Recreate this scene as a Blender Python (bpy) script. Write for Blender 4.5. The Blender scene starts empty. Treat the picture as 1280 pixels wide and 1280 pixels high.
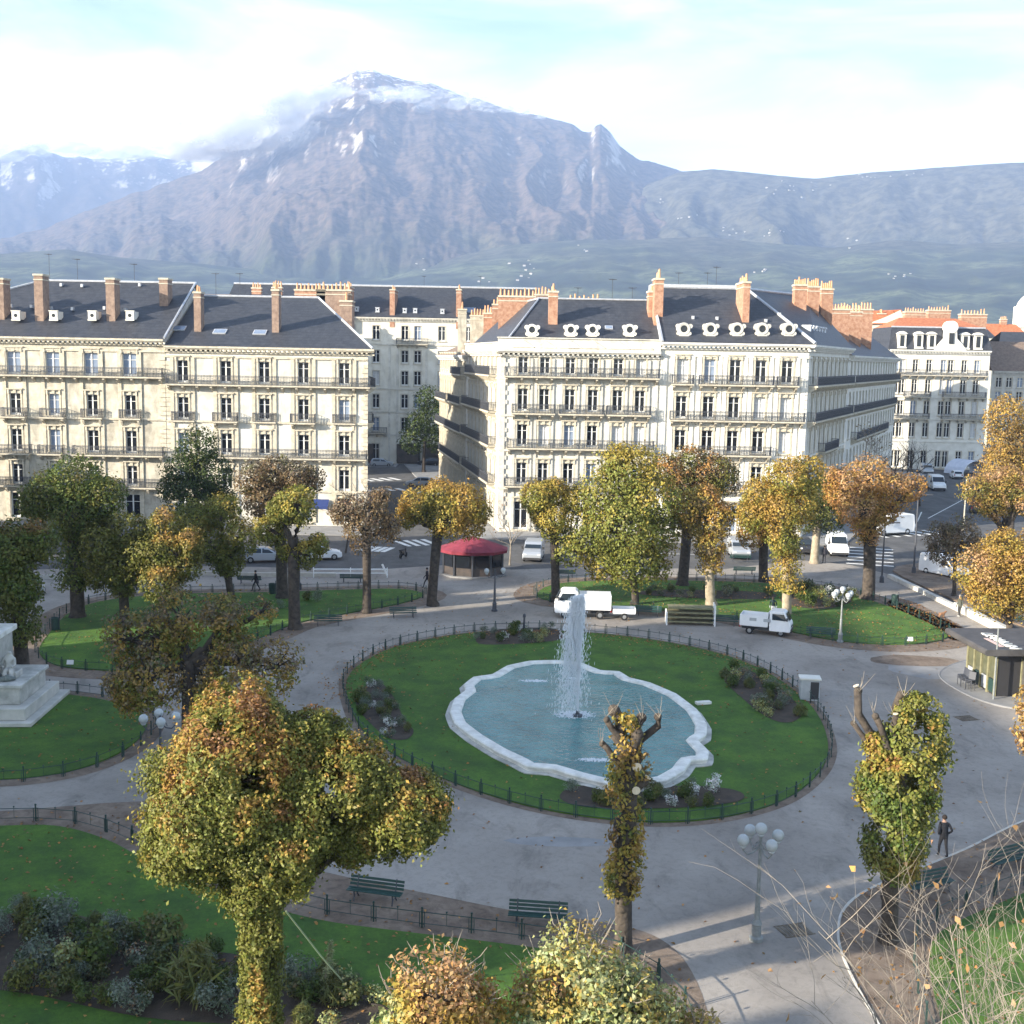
import bpy, bmesh, math, random
import numpy as np
from mathutils import Vector, Matrix
from mathutils.bvhtree import BVHTree

random.seed(7)
SC = bpy.context.scene
COL = SC.collection
R = math.radians

# ------------------------------------------------------------------ camera
F_PX, CAM_H, PITCH, ROLL = 1480.0, 19.6, math.atan(193 / 1480.0), 0.018
cam_data = bpy.data.cameras.new('camera')
cam_data.sensor_fit = 'HORIZONTAL'
cam_data.sensor_width = 36.0
cam_data.lens = 36.0 * F_PX / 1280.0
cam_data.clip_start = 0.5
cam_data.clip_end = 60000
cam = bpy.data.objects.new('camera', cam_data)
COL.objects.link(cam)
cam.matrix_world = (Matrix.Translation((0, 0, CAM_H)) @ Matrix.Rotation(R(90) - PITCH, 4, 'X')
                    @ Matrix.Rotation(ROLL, 4, 'Z'))
SC.camera = cam

# ------------------------------------------------------------------ sun, sky, exposure
SUN_EL, SUN_AZ = R(17.0), math.atan2(-0.88, -0.475)       # azimuth measured from +Y towards +X
sun_dir = Vector((math.sin(SUN_AZ) * math.cos(SUN_EL), math.cos(SUN_AZ) * math.cos(SUN_EL), math.sin(SUN_EL)))
sd = bpy.data.lights.new('sun', 'SUN')
sd.energy = 5.0
sd.angle = R(0.53)
sd.color = (1.0, 0.90, 0.74)
sun = bpy.data.objects.new('sun', sd)
COL.objects.link(sun)
sun.rotation_euler = sun_dir.to_track_quat('Z', 'Y').to_euler()
sun.location = (0, 0, 200)

world = bpy.data.worlds.new('World')
SC.world = world
world.use_nodes = True
wn, wl = world.node_tree.nodes, world.node_tree.links
wn.clear()
w_out = wn.new('ShaderNodeOutputWorld')
w_bg = wn.new('ShaderNodeBackground')
w_sky = wn.new('ShaderNodeTexSky')
w_sky.sky_type = 'NISHITA'
w_sky.sun_disc = False
w_sky.sun_elevation = SUN_EL
w_sky.sun_rotation = SUN_AZ
w_sky.altitude = 220
w_sky.air_density = 1.0
w_sky.dust_density = 1.2
w_sky.ozone_density = 1.5
w_bg.inputs['Strength'].default_value = 0.125
# thin high cloud, brighter and denser towards the horizon
w_tc = wn.new('ShaderNodeTexCoord')
w_map = wn.new('ShaderNodeMapping')
w_map.inputs['Scale'].default_value = (1.4, 1.4, 5.0)
w_no = wn.new('ShaderNodeTexNoise')
w_no.inputs['Scale'].default_value = 2.6
w_no.inputs['Detail'].default_value = 7.0
w_no.inputs['Roughness'].default_value = 0.58
w_no.inputs['Distortion'].default_value = 0.5
w_sep = wn.new('ShaderNodeSeparateXYZ')
w_h = wn.new('ShaderNodeMapRange')
w_h.inputs['From Min'].default_value = 0.07
w_h.inputs['From Max'].default_value = 0.34
w_h.inputs['To Min'].default_value = 0.30
w_h.inputs['To Max'].default_value = -0.12
w_add = wn.new('ShaderNodeMath')
w_add.operation = 'ADD'
w_r = wn.new('ShaderNodeMapRange')
w_r.interpolation_type = 'SMOOTHSTEP'
w_r.inputs['From Min'].default_value = 0.31
w_r.inputs['From Max'].default_value = 0.78
w_r.inputs['To Max'].default_value = 0.75
w_mix = wn.new('ShaderNodeMix')
w_mix.data_type = 'RGBA'
w_mix.inputs[7].default_value = (7.0, 7.7, 8.0, 1)
wl.new(w_tc.outputs['Generated'], w_map.inputs['Vector'])
wl.new(w_map.outputs[0], w_no.inputs['Vector'])
wl.new(w_tc.outputs['Generated'], w_sep.inputs[0])
wl.new(w_sep.outputs['Z'], w_h.inputs['Value'])
wl.new(w_no.outputs['Fac'], w_add.inputs[0])
wl.new(w_h.outputs[0], w_add.inputs[1])
wl.new(w_add.outputs[0], w_r.inputs['Value'])
wl.new(w_r.outputs[0], w_mix.inputs[0])
wl.new(w_sky.outputs[0], w_mix.inputs[6])
wl.new(w_mix.outputs[2], w_bg.inputs['Color'])
wl.new(w_bg.outputs[0], w_out.inputs[0])

SC.view_settings.view_transform = 'Standard'
SC.view_settings.look = 'None'
SC.view_settings.gamma = 1.0
SC.view_settings.exposure = 1.44
SC.render.engine = 'CYCLES'
SC.cycles.use_denoising = True
SC.cycles.max_bounces = 6
SC.cycles.diffuse_bounces = 3
SC.cycles.glossy_bounces = 2
SC.cycles.transmission_bounces = 4
SC.cycles.transparent_max_bounces = 48
SC.cycles.volume_bounces = 1
SC.cycles.sample_clamp_indirect = 6.0

# ------------------------------------------------------------------ survey helpers: a point of the plan from its bearing in the photo
def ray(px, py):
    u, v = px - 640.0, py - 640.0
    c, s = math.cos(ROLL), math.sin(ROLL)
    u, v = c * u + s * v, -s * u + c * v
    X, Y = u / F_PX, v / F_PX
    return Vector((X, math.cos(PITCH) - Y * math.sin(PITCH), -math.sin(PITCH) - Y * math.cos(PITCH)))
def G(px, py, z=0.0):
    r = ray(px, py)
    t = (z - CAM_H) / r.z
    return Vector((r.x * t, r.y * t, z))
def A(px, py, Y):
    r = ray(px, py)
    t = Y / r.y
    return Vector((r.x * t, Y, CAM_H + r.z * t))

# ------------------------------------------------------------------ numpy value noise
def _hash(ix, iy, iz):
    h = (ix.astype(np.int64) * 374761393 + iy.astype(np.int64) * 668265263 + iz.astype(np.int64) * 2147483647)
    h = (h ^ (h >> 13)) * 1274126177
    h = h ^ (h >> 16)
    return (h & 0xffff).astype(np.float64) / 65535.0
def vnoise(p):
    i = np.floor(p); f = p - i; f = f * f * (3 - 2 * f)
    r = 0
    for dx in (0, 1):
        for dy in (0, 1):
            for dz in (0, 1):
                w = (f[:, 0] if dx else 1 - f[:, 0]) * (f[:, 1] if dy else 1 - f[:, 1]) * (f[:, 2] if dz else 1 - f[:, 2])
                r = r + w * _hash(i[:, 0] + dx, i[:, 1] + dy, i[:, 2] + dz)
    return r
def fbm(p, o=5, g=0.5):
    a, r, s = 1.0, 0, 0
    for k in range(o):
        r = r + a * vnoise(p * (2.03 ** k) + 17.3 * k); s += a; a *= g
    return r / s

# ------------------------------------------------------------------ materials
def mat(name, col, rough=0.85, col2=None, scale=4.0, bump=0.0, bscale=None, metal=0.0, spec=None, detail=5.0, lo=0.35, hi=0.65):
    m = bpy.data.materials.new(name)
    m.use_nodes = True
    n, l = m.node_tree.nodes, m.node_tree.links
    b = n['Principled BSDF']
    b.inputs['Base Color'].default_value = (*col, 1)
    b.inputs['Roughness'].default_value = rough
    b.inputs['Metallic'].default_value = metal
    if spec is not None:
        b.inputs['Specular IOR Level'].default_value = spec
    if col2 is not None or bump:
        tc = n.new('ShaderNodeTexCoord')
    if col2 is not None:
        t = n.new('ShaderNodeTexNoise')
        t.inputs['Scale'].default_value = scale
        t.inputs['Detail'].default_value = detail
        t.inputs['Roughness'].default_value = 0.6
        r = n.new('ShaderNodeValToRGB')
        r.color_ramp.elements[0].position = lo
        r.color_ramp.elements[0].color = (*col, 1)
        r.color_ramp.elements[1].position = hi
        r.color_ramp.elements[1].color = (*col2, 1)
        l.new(tc.outputs['Object'], t.inputs['Vector'])
        l.new(t.outputs['Fac'], r.inputs['Fac'])
        l.new(r.outputs['Color'], b.inputs['Base Color'])
    if bump:
        t2 = n.new('ShaderNodeTexNoise')
        t2.inputs['Scale'].default_value = bscale or scale * 4
        t2.inputs['Detail'].default_value = 6
        bp = n.new('ShaderNodeBump')
        bp.inputs['Strength'].default_value = bump
        bp.inputs['Distance'].default_value = 0.05
        l.new(tc.outputs['Object'], t2.inputs['Vector'])
        l.new(t2.outputs['Fac'], bp.inputs['Height'])
        l.new(bp.outputs[0], b.inputs['Normal'])
    return m

M = {}
M['stone_warm'] = mat('stone_warm', (.44, .40, .32), .9, (.62, .58, .48), 1.1, .25, 9)
M['stone_pale'] = mat('stone_pale', (.56, .53, .45), .9, (.71, .68, .61), .9, .2, 9)
M['stone_white'] = mat('stone_white', (.58, .56, .50), .9, (.71, .69, .63), .8, .2, 9)
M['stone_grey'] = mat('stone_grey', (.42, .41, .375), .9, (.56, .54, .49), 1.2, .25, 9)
M['plaster_lime'] = mat('plaster_lime', (.62, .58, .48), .9, (.74, .71, .62), .5, .1, 12)
M['trim_stone'] = mat('trim_stone', (.40, .36, .28), .9, (.56, .51, .41), 2.5, .3, 14)
M['slate'] = mat('slate', (.030, .033, .042), .55, (.055, .058, .068), 1.6, .4, 10)
M['zinc'] = mat('zinc', (.42, .44, .47), .45, (.55, .57, .60), 3, 0, metal=.3)
M['tile_roof'] = mat('tile_roof', (.34, .10, .04), .85, (.48, .18, .08), 2, .5, 14)
M['brown_roof'] = mat('brown_roof', (.14, .10, .075), .85, (.22, .16, .12), 2, .5, 14)
M['brick'] = mat('brick', (.31, .155, .095), .9, (.46, .28, .19), 2.2, .35, 12)
M['brick_dull'] = mat('brick_dull', (.19, .13, .10), .9, (.30, .215, .165), 2.2, .35, 12)
M['clay_pot'] = mat('clay_pot', (.50, .27, .14), .85, (.58, .36, .22), 5)
M['iron'] = mat('iron', (.050, .055, .068), .5)
M['iron_green'] = mat('iron_green', (.018, .045, .040), .5)
M['window_white'] = mat('window_white', (.62, .62, .60), .6)
M['glass_dark'] = mat('glass_dark', (.012, .014, .018), .08, spec=.5)
M['glass_painted_sky'] = mat('glass_painted_sky', (.16, .21, .30), .12, (.24, .29, .38), 1.0, spec=.6)  # pale blue base colour paints the sky's reflection into the panes
M['curtain'] = mat('curtain', (.42, .43, .44), .8, (.55, .55, .55), 3)
M['shop_dark'] = mat('shop_dark', (.045, .040, .038), .4, (.09, .07, .06), 1.2)
M['blue_sign'] = mat('blue_sign', (.02, .04, .15), .5)
M['grass'] = mat('grass', (.042, .118, .008), .95, (.095, .205, .014), .55, .9, 60, detail=12)
M['gravel'] = mat('gravel', (.205, .182, .160), .95, (.325, .293, .258), .16, .3, 30, detail=14, lo=.32, hi=.62)
M['dirt'] = mat('dirt', (.135, .095, .068), .95, (.235, .180, .135), .6, .35, 30, detail=10)
M['soil'] = mat('soil', (.035, .026, .018), .95, (.07, .05, .035), 2, .6, 20)
M['asphalt'] = mat('asphalt', (.070, .070, .072), .9, (.105, .104, .104), .5, .2, 40, detail=8)
M['paving'] = mat('paving', (.20, .20, .20), .9, (.28, .275, .27), .7, .2, 30)
M['kerb'] = mat('kerb', (.42, .40, .36), .85, (.52, .50, .46), 3)
M['road_paint'] = mat('road_paint', (.62, .62, .60), .8, (.75, .75, .73), 8)
M['earth'] = mat('earth', (.10, .11, .07), .95, (.18, .17, .12), .02)
M['marble'] = mat('marble', (.55, .54, .49), .6, (.78, .77, .72), 2.0, .15, 12)
M['marble_old'] = mat('marble_old', (.30, .30, .27), .75, (.55, .54, .50), 1.4, .3, 8)
M['bark'] = mat('bark', (.030, .024, .020), .95, (.080, .064, .050), 3.0, .9, 9)
M['bark_mid'] = mat('bark_mid', (.075, .060, .045), .95, (.19, .155, .115), 2.5, .8, 8)
M['bark_pale'] = mat('bark_pale', (.20, .165, .12), .95, (.36, .30, .22), 2.5, .7, 8)
M['cut_wood'] = mat('cut_wood', (.60, .50, .36), .8, (.70, .60, .45), 9)
M['twig'] = mat('twig', (.17, .145, .115), .9, (.30, .26, .21), 3)
M['bench_green'] = mat('bench_green', (.006, .036, .031), .5, (.010, .050, .043), 4)
M['lamp_grey'] = mat('lamp_grey', (.15, .165, .165), .5, (.22, .235, .235), 6)
M['globe'] = mat('globe', (.36, .39, .40), .15)
M['white_paint'] = mat('white_paint', (.72, .73, .74), .35, (.78, .79, .80), 2)
M['silver_paint'] = mat('silver_paint', (.40, .43, .47), .35, metal=.4)
M['blue_paint'] = mat('blue_paint', (.05, .09, .20), .3)
M['dark_paint'] = mat('dark_paint', (.03, .03, .035), .3)
M['red_paint'] = mat('red_paint', (.40, .03, .03), .4)
M['rubber'] = mat('rubber', (.015, .015, .015), .85)
M['rim'] = mat('rim', (.35, .36, .37), .4, metal=.6)
M['car_glass'] = mat('car_glass', (.02, .028, .036), .06)
M['headlight'] = mat('headlight', (.70, .72, .74), .15)
M['tail_red'] = mat('tail_red', (.35, .02, .02), .3)
M['plastic_dark'] = mat('plastic_dark', (.03, .03, .033), .6)
M['grey_paint'] = mat('grey_paint', (.33, .35, .37), .5, (.40, .42, .43), 3)
M['timber'] = mat('timber', (.13, .125, .07), .85, (.24, .225, .13), 3, .3, 12)
M['burgundy'] = mat('burgundy', (.17, .020, .036), .85, (.23, .030, .05), 2, .2, 5)
M['kiosk_roof'] = mat('kiosk_roof', (.045, .042, .042), .7, (.075, .070, .068), 1.2, .15, 6)
M['kiosk_glass'] = mat('kiosk_glass', (.075, .080, .050), .12, (.12, .12, .07), 1.2)
M['banner'] = mat('banner', (.55, .40, .36), .7)
M['letter_white'] = mat('letter_white', (.72, .70, .64), .6)
M['bronze'] = mat('bronze', (.10, .12, .11), .6, (.20, .22, .20), 3, .3, 8)
M['tarp'] = mat('tarp', (.50, .55, .66), .5, (.60, .64, .74), 1.4)
M['spray'] = mat('spray', (.93, .95, .97), .3)
M['skin'] = mat('skin', (.45, .28, .20), .6)
M['cord'] = mat('cord', (.30, .36, .22), .7)
M['dog_fur'] = mat('dog_fur', (.20, .10, .05), .9, (.28, .15, .08), 8)

def add_brick_lines(m, sx, sz, depth=.25, mortar=.02, dark=.75):
    """rows of slates / stone courses: a brick pattern in the surface's own colour and relief"""
    n, l = m.node_tree.nodes, m.node_tree.links
    b = n['Principled BSDF']
    src = b.inputs['Base Color'].links[0].from_socket
    tc = n.new('ShaderNodeTexCoord')
    mp = n.new('ShaderNodeMapping')
    mp.inputs['Rotation'].default_value = (R(90), 0, 0)
    br = n.new('ShaderNodeTexBrick')
    br.inputs['Scale'].default_value = 1.0
    br.inputs['Brick Width'].default_value = sx
    br.inputs['Row Height'].default_value = sz
    br.inputs['Mortar Size'].default_value = mortar
    br.inputs['Color1'].default_value = (1, 1, 1, 1)
    br.inputs['Color2'].default_value = (.86, .86, .86, 1)
    br.inputs['Mortar'].default_value = (dark, dark, dark, 1)
    mx = n.new('ShaderNodeMix')
    mx.data_type = 'RGBA'
    mx.blend_type = 'MULTIPLY'
    mx.inputs[0].default_value = 1.0
    l.new(tc.outputs['Object'], mp.inputs[0])
    l.new(mp.outputs[0], br.inputs['Vector'])
    l.new(src, mx.inputs[6])
    l.new(br.outputs['Color'], mx.inputs[7])
    l.new(mx.outputs[2], b.inputs['Base Color'])
def stains(m, scale, stretch, lo, hi, amount, seed=0.0):
    """darker worn and damp patches with a shape of their own"""
    n, l = m.node_tree.nodes, m.node_tree.links
    b = n['Principled BSDF']
    src = b.inputs['Base Color'].links[0].from_socket
    tc = n.new('ShaderNodeTexCoord'); mp = n.new('ShaderNodeMapping')
    mp.inputs['Scale'].default_value = stretch; mp.inputs['Location'].default_value = (seed, seed * 2, 0); mp.inputs['Rotation'].default_value = (0, 0, .5)
    t = n.new('ShaderNodeTexNoise'); t.inputs['Scale'].default_value = scale; t.inputs['Detail'].default_value = 9; t.inputs['Roughness'].default_value = .7; t.inputs['Distortion'].default_value = .8
    r = n.new('ShaderNodeMapRange'); r.inputs['From Min'].default_value = lo; r.inputs['From Max'].default_value = hi; r.inputs['To Min'].default_value = 1 - amount; r.inputs['To Max'].default_value = 1.0
    mx = n.new('ShaderNodeMix'); mx.data_type = 'RGBA'; mx.blend_type = 'MULTIPLY'; mx.inputs[0].default_value = 1
    l.new(tc.outputs['Object'], mp.inputs[0]); l.new(mp.outputs[0], t.inputs['Vector']); l.new(t.outputs['Fac'], r.inputs['Value'])
    l.new(src, mx.inputs[6]); l.new(r.outputs[0], mx.inputs[7]); l.new(mx.outputs[2], b.inputs['Base Color'])
stains(M['gravel'], .55, (1, .45, 1), .33, .47, .30)
stains(M['gravel'], 3.5, (1, 1, 1), .30, .52, .22, 3)
stains(M['dirt'], 2.2, (1, 1, 1), .35, .55, .4, 2)
stains(M['grass'], 6.0, (1, 1, 1), .35, .6, .35, 1)
stains(M['grass'], .25, (1, .5, 1), .35, .6, .25, 5)
stains(M['asphalt'], .5, (1, .3, 1), .35, .55, .35, 4)
stains(M['stone_warm'], .8, (1, 1, .35), .36, .55, .35, 2)
stains(M['stone_pale'], .8, (1, 1, .35), .34, .52, .22, 6)
stains(M['plaster_lime'], .6, (1, 1, .3), .34, .5, .2, 1)
add_brick_lines(M['slate'], .6, .32, mortar=.03, dark=.7)
add_brick_lines(M['brick'], .24, .09, mortar=.012, dark=.85)
add_brick_lines(M['stone_warm'], 1.3, .55, mortar=.015, dark=.88)
add_brick_lines(M['stone_pale'], 1.3, .55, mortar=.015, dark=.9)

def leaf_material():
    m = bpy.data.materials.new('leaf')
    m.use_nodes = True
    n, l = m.node_tree.nodes, m.node_tree.links
    b = n['Principled BSDF']
    b.inputs['Roughness'].default_value = .55
    b.inputs['Specular IOR Level'].default_value = .3
    at = n.new('ShaderNodeAttribute')
    at.attribute_name = 'hue'
    tr = n.new('ShaderNodeBsdfTranslucent')
    mx = n.new('ShaderNodeMixShader')
    mx.inputs[0].default_value = .30
    l.new(at.outputs['Color'], b.inputs['Base Color'])
    l.new(at.outputs['Color'], tr.inputs['Color'])
    l.new(b.outputs[0], mx.inputs[1])
    l.new(tr.outputs[0], mx.inputs[2])
    l.new(mx.outputs[0], n['Material Output'].inputs['Surface'])
    return m
M['leaf'] = leaf_material()

# ------------------------------------------------------------------ object helpers
def put(o, parent=None):
    COL.objects.link(o)
    if parent is not None:
        o.parent = parent
    return o
def tag(o, label=None, cat=None, group=None, kind=None):
    if label: o['label'] = label
    if cat: o['category'] = cat
    if group: o['group'] = group
    if kind: o['kind'] = kind
    return o
def thing(name, label, cat, loc=(0, 0, 0), rz=0.0, group=None):
    o = put(bpy.data.objects.new(name, None))
    o.empty_display_size = .5
    o.location = loc
    o.rotation_euler = (0, 0, rz)
    return tag(o, label, cat, group)
def kids(o):
    return [c for c in o.children]
def copy_tree(o, parent=None):
    c = o.copy()
    COL.objects.link(c)
    if parent is not None:
        c.parent = parent
        c.matrix_parent_inverse = o.matrix_parent_inverse.copy()
    for ch in kids(o):
        copy_tree(ch, c)
    return c
def stamp(proto, used, loc, rz, label, group=None, scale=None):
    """first use moves the prototype itself, later uses copy it with its parts"""
    o = proto if not used else copy_tree(proto)
    used.append(o)
    o.location = loc
    o.rotation_euler = (0, 0, rz)
    if scale: o.scale = (scale,) * 3 if not hasattr(scale, '__len__') else scale
    o['label'] = label
    if group: o['group'] = group
    return o

class MB:
    """collects shapes into one mesh"""
    def __init__(self, xf=None):
        self.v, self.f, self.m, self.xf, self.cur = [], [], [], xf, 0
    def add(self, vs, fs):
        b = len(self.v)
        if self.xf: vs = [self.xf(*p) for p in vs]
        self.v.extend([tuple(p) for p in vs])
        for f in fs:
            self.f.append(tuple(b + i for i in f)); self.m.append(self.cur)
    def box(self, x0, x1, y0, y1, z0, z1):
        v = [(x0, y0, z0), (x1, y0, z0), (x1, y1, z0), (x0, y1, z0), (x0, y0, z1), (x1, y0, z1), (x1, y1, z1), (x0, y1, z1)]
        self.add(v, [(3, 2, 1, 0), (4, 5, 6, 7), (0, 1, 5, 4), (1, 2, 6, 5), (2, 3, 7, 6), (3, 0, 4, 7)])
    def cbox(self, c, s, mtx=None):
        v = [Vector((sx * s[0] / 2, sy * s[1] / 2, sz * s[2] / 2)) for sz in (-1, 1) for sx, sy in ((-1, -1), (1, -1), (1, 1), (-1, 1))]
        if mtx: v = [mtx @ p for p in v]
        v = [p + Vector(c) for p in v]
        self.add(v, [(3, 2, 1, 0), (4, 5, 6, 7), (0, 1, 5, 4), (1, 2, 6, 5), (2, 3, 7, 6), (3, 0, 4, 7)])
    def quad(self, *p):
        self.add(p, [tuple(range(len(p)))])
    def tube(self, pts, rad, n=6, cap=True, closed=False):
        pts = [Vector(p) for p in pts]
        if not hasattr(rad, '__len__'): rad = [rad] * len(pts)
        vs, N = [], len(pts)
        up = Vector((0.123, 0.345, 0.93)).normalized()
        for i, p in enumerate(pts):
            a = pts[i - 1] if (i or closed) else p
            b = pts[(i + 1) % N] if (i < N - 1 or closed) else p
            t = (b - a)
            t = t.normalized() if t.length > 1e-9 else Vector((0, 0, 1))
            s = t.cross(up)
            if s.length < 1e-3: s = t.cross(Vector((1, 0, 0)))
            s.normalize(); w = s.cross(t)
            for k in range(n):
                q = 2 * math.pi * k / n
                vs.append(p + (s * math.cos(q) + w * math.sin(q)) * rad[i])
        fs = []
        for i in range(N if closed else N - 1):
            for k in range(n):
                j = (i + 1) % N
                fs.append((i * n + k, i * n + (k + 1) % n, j * n + (k + 1) % n, j * n + k))
        if cap and not closed:
            fs.append(tuple(range(n))[::-1]); fs.append(tuple((N - 1) * n + k for k in range(n)))
        self.add(vs, fs)
    def lathe(self, prof, c=(0, 0, 0), n=16, axis='Z', cap=True):
        vs = []
        for r, h in prof:
            for k in range(n):
                q = 2 * math.pi * k / n
                a, b = r * math.cos(q), r * math.sin(q)
                p = (a, b, h) if axis == 'Z' else ((a, h, b) if axis == 'Y' else (h, a, b))
                vs.append((p[0] + c[0], p[1] + c[1], p[2] + c[2]))
        fs = []
        for i in range(len(prof) - 1):
            for k in range(n):
                fs.append((i * n + k, i * n + (k + 1) % n, (i + 1) * n + (k + 1) % n, (i + 1) * n + k))
        if cap:
            fs.append(tuple(range(n))[::-1]); fs.append(tuple((len(prof) - 1) * n + k for k in range(n)))
        self.add(vs, fs)
    def ball(self, c, r, n=12, m=8, sz=1.0):
        prof = [(max(1e-3, r * math.sin(math.pi * i / m)), -r * sz * math.cos(math.pi * i / m)) for i in range(m + 1)]
        self.lathe(prof, c, n)
    def prism(self, poly, z0, z1, bottom=True):
        n = len(poly)
        v = [(p[0], p[1], z0) for p in poly] + [(p[0], p[1], z1) for p in poly]
        f = [(i, (i + 1) % n, n + (i + 1) % n, n + i) for i in range(n)]
        f.append(tuple(range(n, 2 * n)))
        if bottom: f.append(tuple(range(n))[::-1])
        self.add(v, f)
    def extrude(self, prof, a0, a1, axis='Y'):
        """closed profile of (u, z) pairs swept along an axis"""
        n = len(prof)
        if axis == 'Y': v = [(u, a0, z) for u, z in prof] + [(u, a1, z) for u, z in prof]
        else: v = [(a0, u, z) for u, z in prof] + [(a1, u, z) for u, z in prof]
        f = [(i, (i + 1) % n, n + (i + 1) % n, n + i) for i in range(n)] + [tuple(range(n, 2 * n)), tuple(range(n))[::-1]]
        self.add(v, f)
    def mesh(self, name, mats, smooth=False, fix=True):
        me = bpy.data.meshes.new(name)
        me.from_pydata(self.v, [], self.f)
        for m in (mats if isinstance(mats, (list, tuple)) else [mats]):
            me.materials.append(m)
        if len(me.materials) > 1:
            me.polygons.foreach_set('material_index', self.m)
        if fix:
            bm = bmesh.new(); bm.from_mesh(me)
            bmesh.ops.recalc_face_normals(bm, faces=bm.faces)
            bm.to_mesh(me); bm.free()
        if smooth:
            me.polygons.foreach_set('use_smooth', [True] * len(me.polygons))
        return me
    def build(self, name, mats, parent=None, smooth=False, bevel=0.0, fix=True):
        o = put(bpy.data.objects.new(name, self.mesh(name, mats, smooth, fix)), parent)
        if parent is not None and parent.parent is None and parent.type == 'EMPTY' and parent.get('site'):
            o.matrix_parent_inverse = Matrix.Translation(-Vector(parent.location))
        if bevel:
            b = o.modifiers.new('bevel', 'BEVEL')
            b.width = bevel; b.segments = 2; b.limit_method = 'ANGLE'
        return o
def site(name, label, cat, loc, group=None):
    """a thing whose parts are modelled in site coordinates"""
    o = thing(name, label, cat, loc, 0, group)
    o['site'] = 1
    return o
def place_child(o, parent):
    put(o, parent)
    if parent.get('site'):
        o.matrix_parent_inverse = Matrix.Translation(-Vector(parent.location))
    return o
def smooth_poly(pts, k=6, closed=True):
    """Catmull-Rom through plan points"""
    pts = [Vector((p[0], p[1], 0)) for p in pts]
    n, out = len(pts), []
    rng = range(n) if closed else range(n - 1)
    for i in rng:
        if closed: p0, p1, p2, p3 = pts[i - 1], pts[i], pts[(i + 1) % n], pts[(i + 2) % n]
        else: p0, p1, p2, p3 = pts[max(i - 1, 0)], pts[i], pts[i + 1], pts[min(i + 2, n - 1)]
        for j in range(k):
            t = j / k
            out.append(.5 * ((2 * p1) + (p2 - p0) * t + (2 * p0 - 5 * p1 + 4 * p2 - p3) * t * t + (3 * p1 - p0 - 3 * p2 + p3) * t ** 3))
    if not closed: out.append(pts[-1])
    return out
def offset_poly(pts, d):
    """moves each point of a closed plan polygon outward by d"""
    n = len(pts)
    area = sum(pts[i].x * pts[(i + 1) % n].y - pts[(i + 1) % n].x * pts[i].y for i in range(n))
    sg = 1 if area > 0 else -1
    out = []
    for i in range(n):
        t = (pts[(i + 1) % n] - pts[i - 1])
        t.z = 0
        t.normalize()
        out.append(pts[i] + Vector((t.y, -t.x, 0)) * d * sg)
    return out
def sheet(name, poly, z, m, kind='structure', z0=None):
    """flat area (or a slab when z0 is given) filled by triangulation"""
    bm = bmesh.new()
    vs = [bm.verts.new((p[0], p[1], z)) for p in poly]
    f = bm.faces.new(vs)
    if f.normal.z < 0: f.normal_flip()
    bm.normal_update()
    if f.normal.z < 0: f.normal_flip()
    if z0 is not None:
        lo = [bm.verts.new((p[0], p[1], z0)) for p in poly]
        n = len(poly)
        for i in range(n):
            bm.faces.new((vs[i], vs[(i + 1) % n], lo[(i + 1) % n], lo[i]))
    bmesh.ops.triangulate(bm, faces=[f])
    bmesh.ops.recalc_face_normals(bm, faces=bm.faces)
    if z0 is None:
        for q in bm.faces:
            if q.normal.z < 0: q.normal_flip()
    me = bpy.data.meshes.new(name)
    bm.to_mesh(me); bm.free()
    me.materials.append(m)
    o = put(bpy.data.objects.new(name, me))
    tag(o, kind=kind)
    return o
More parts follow.
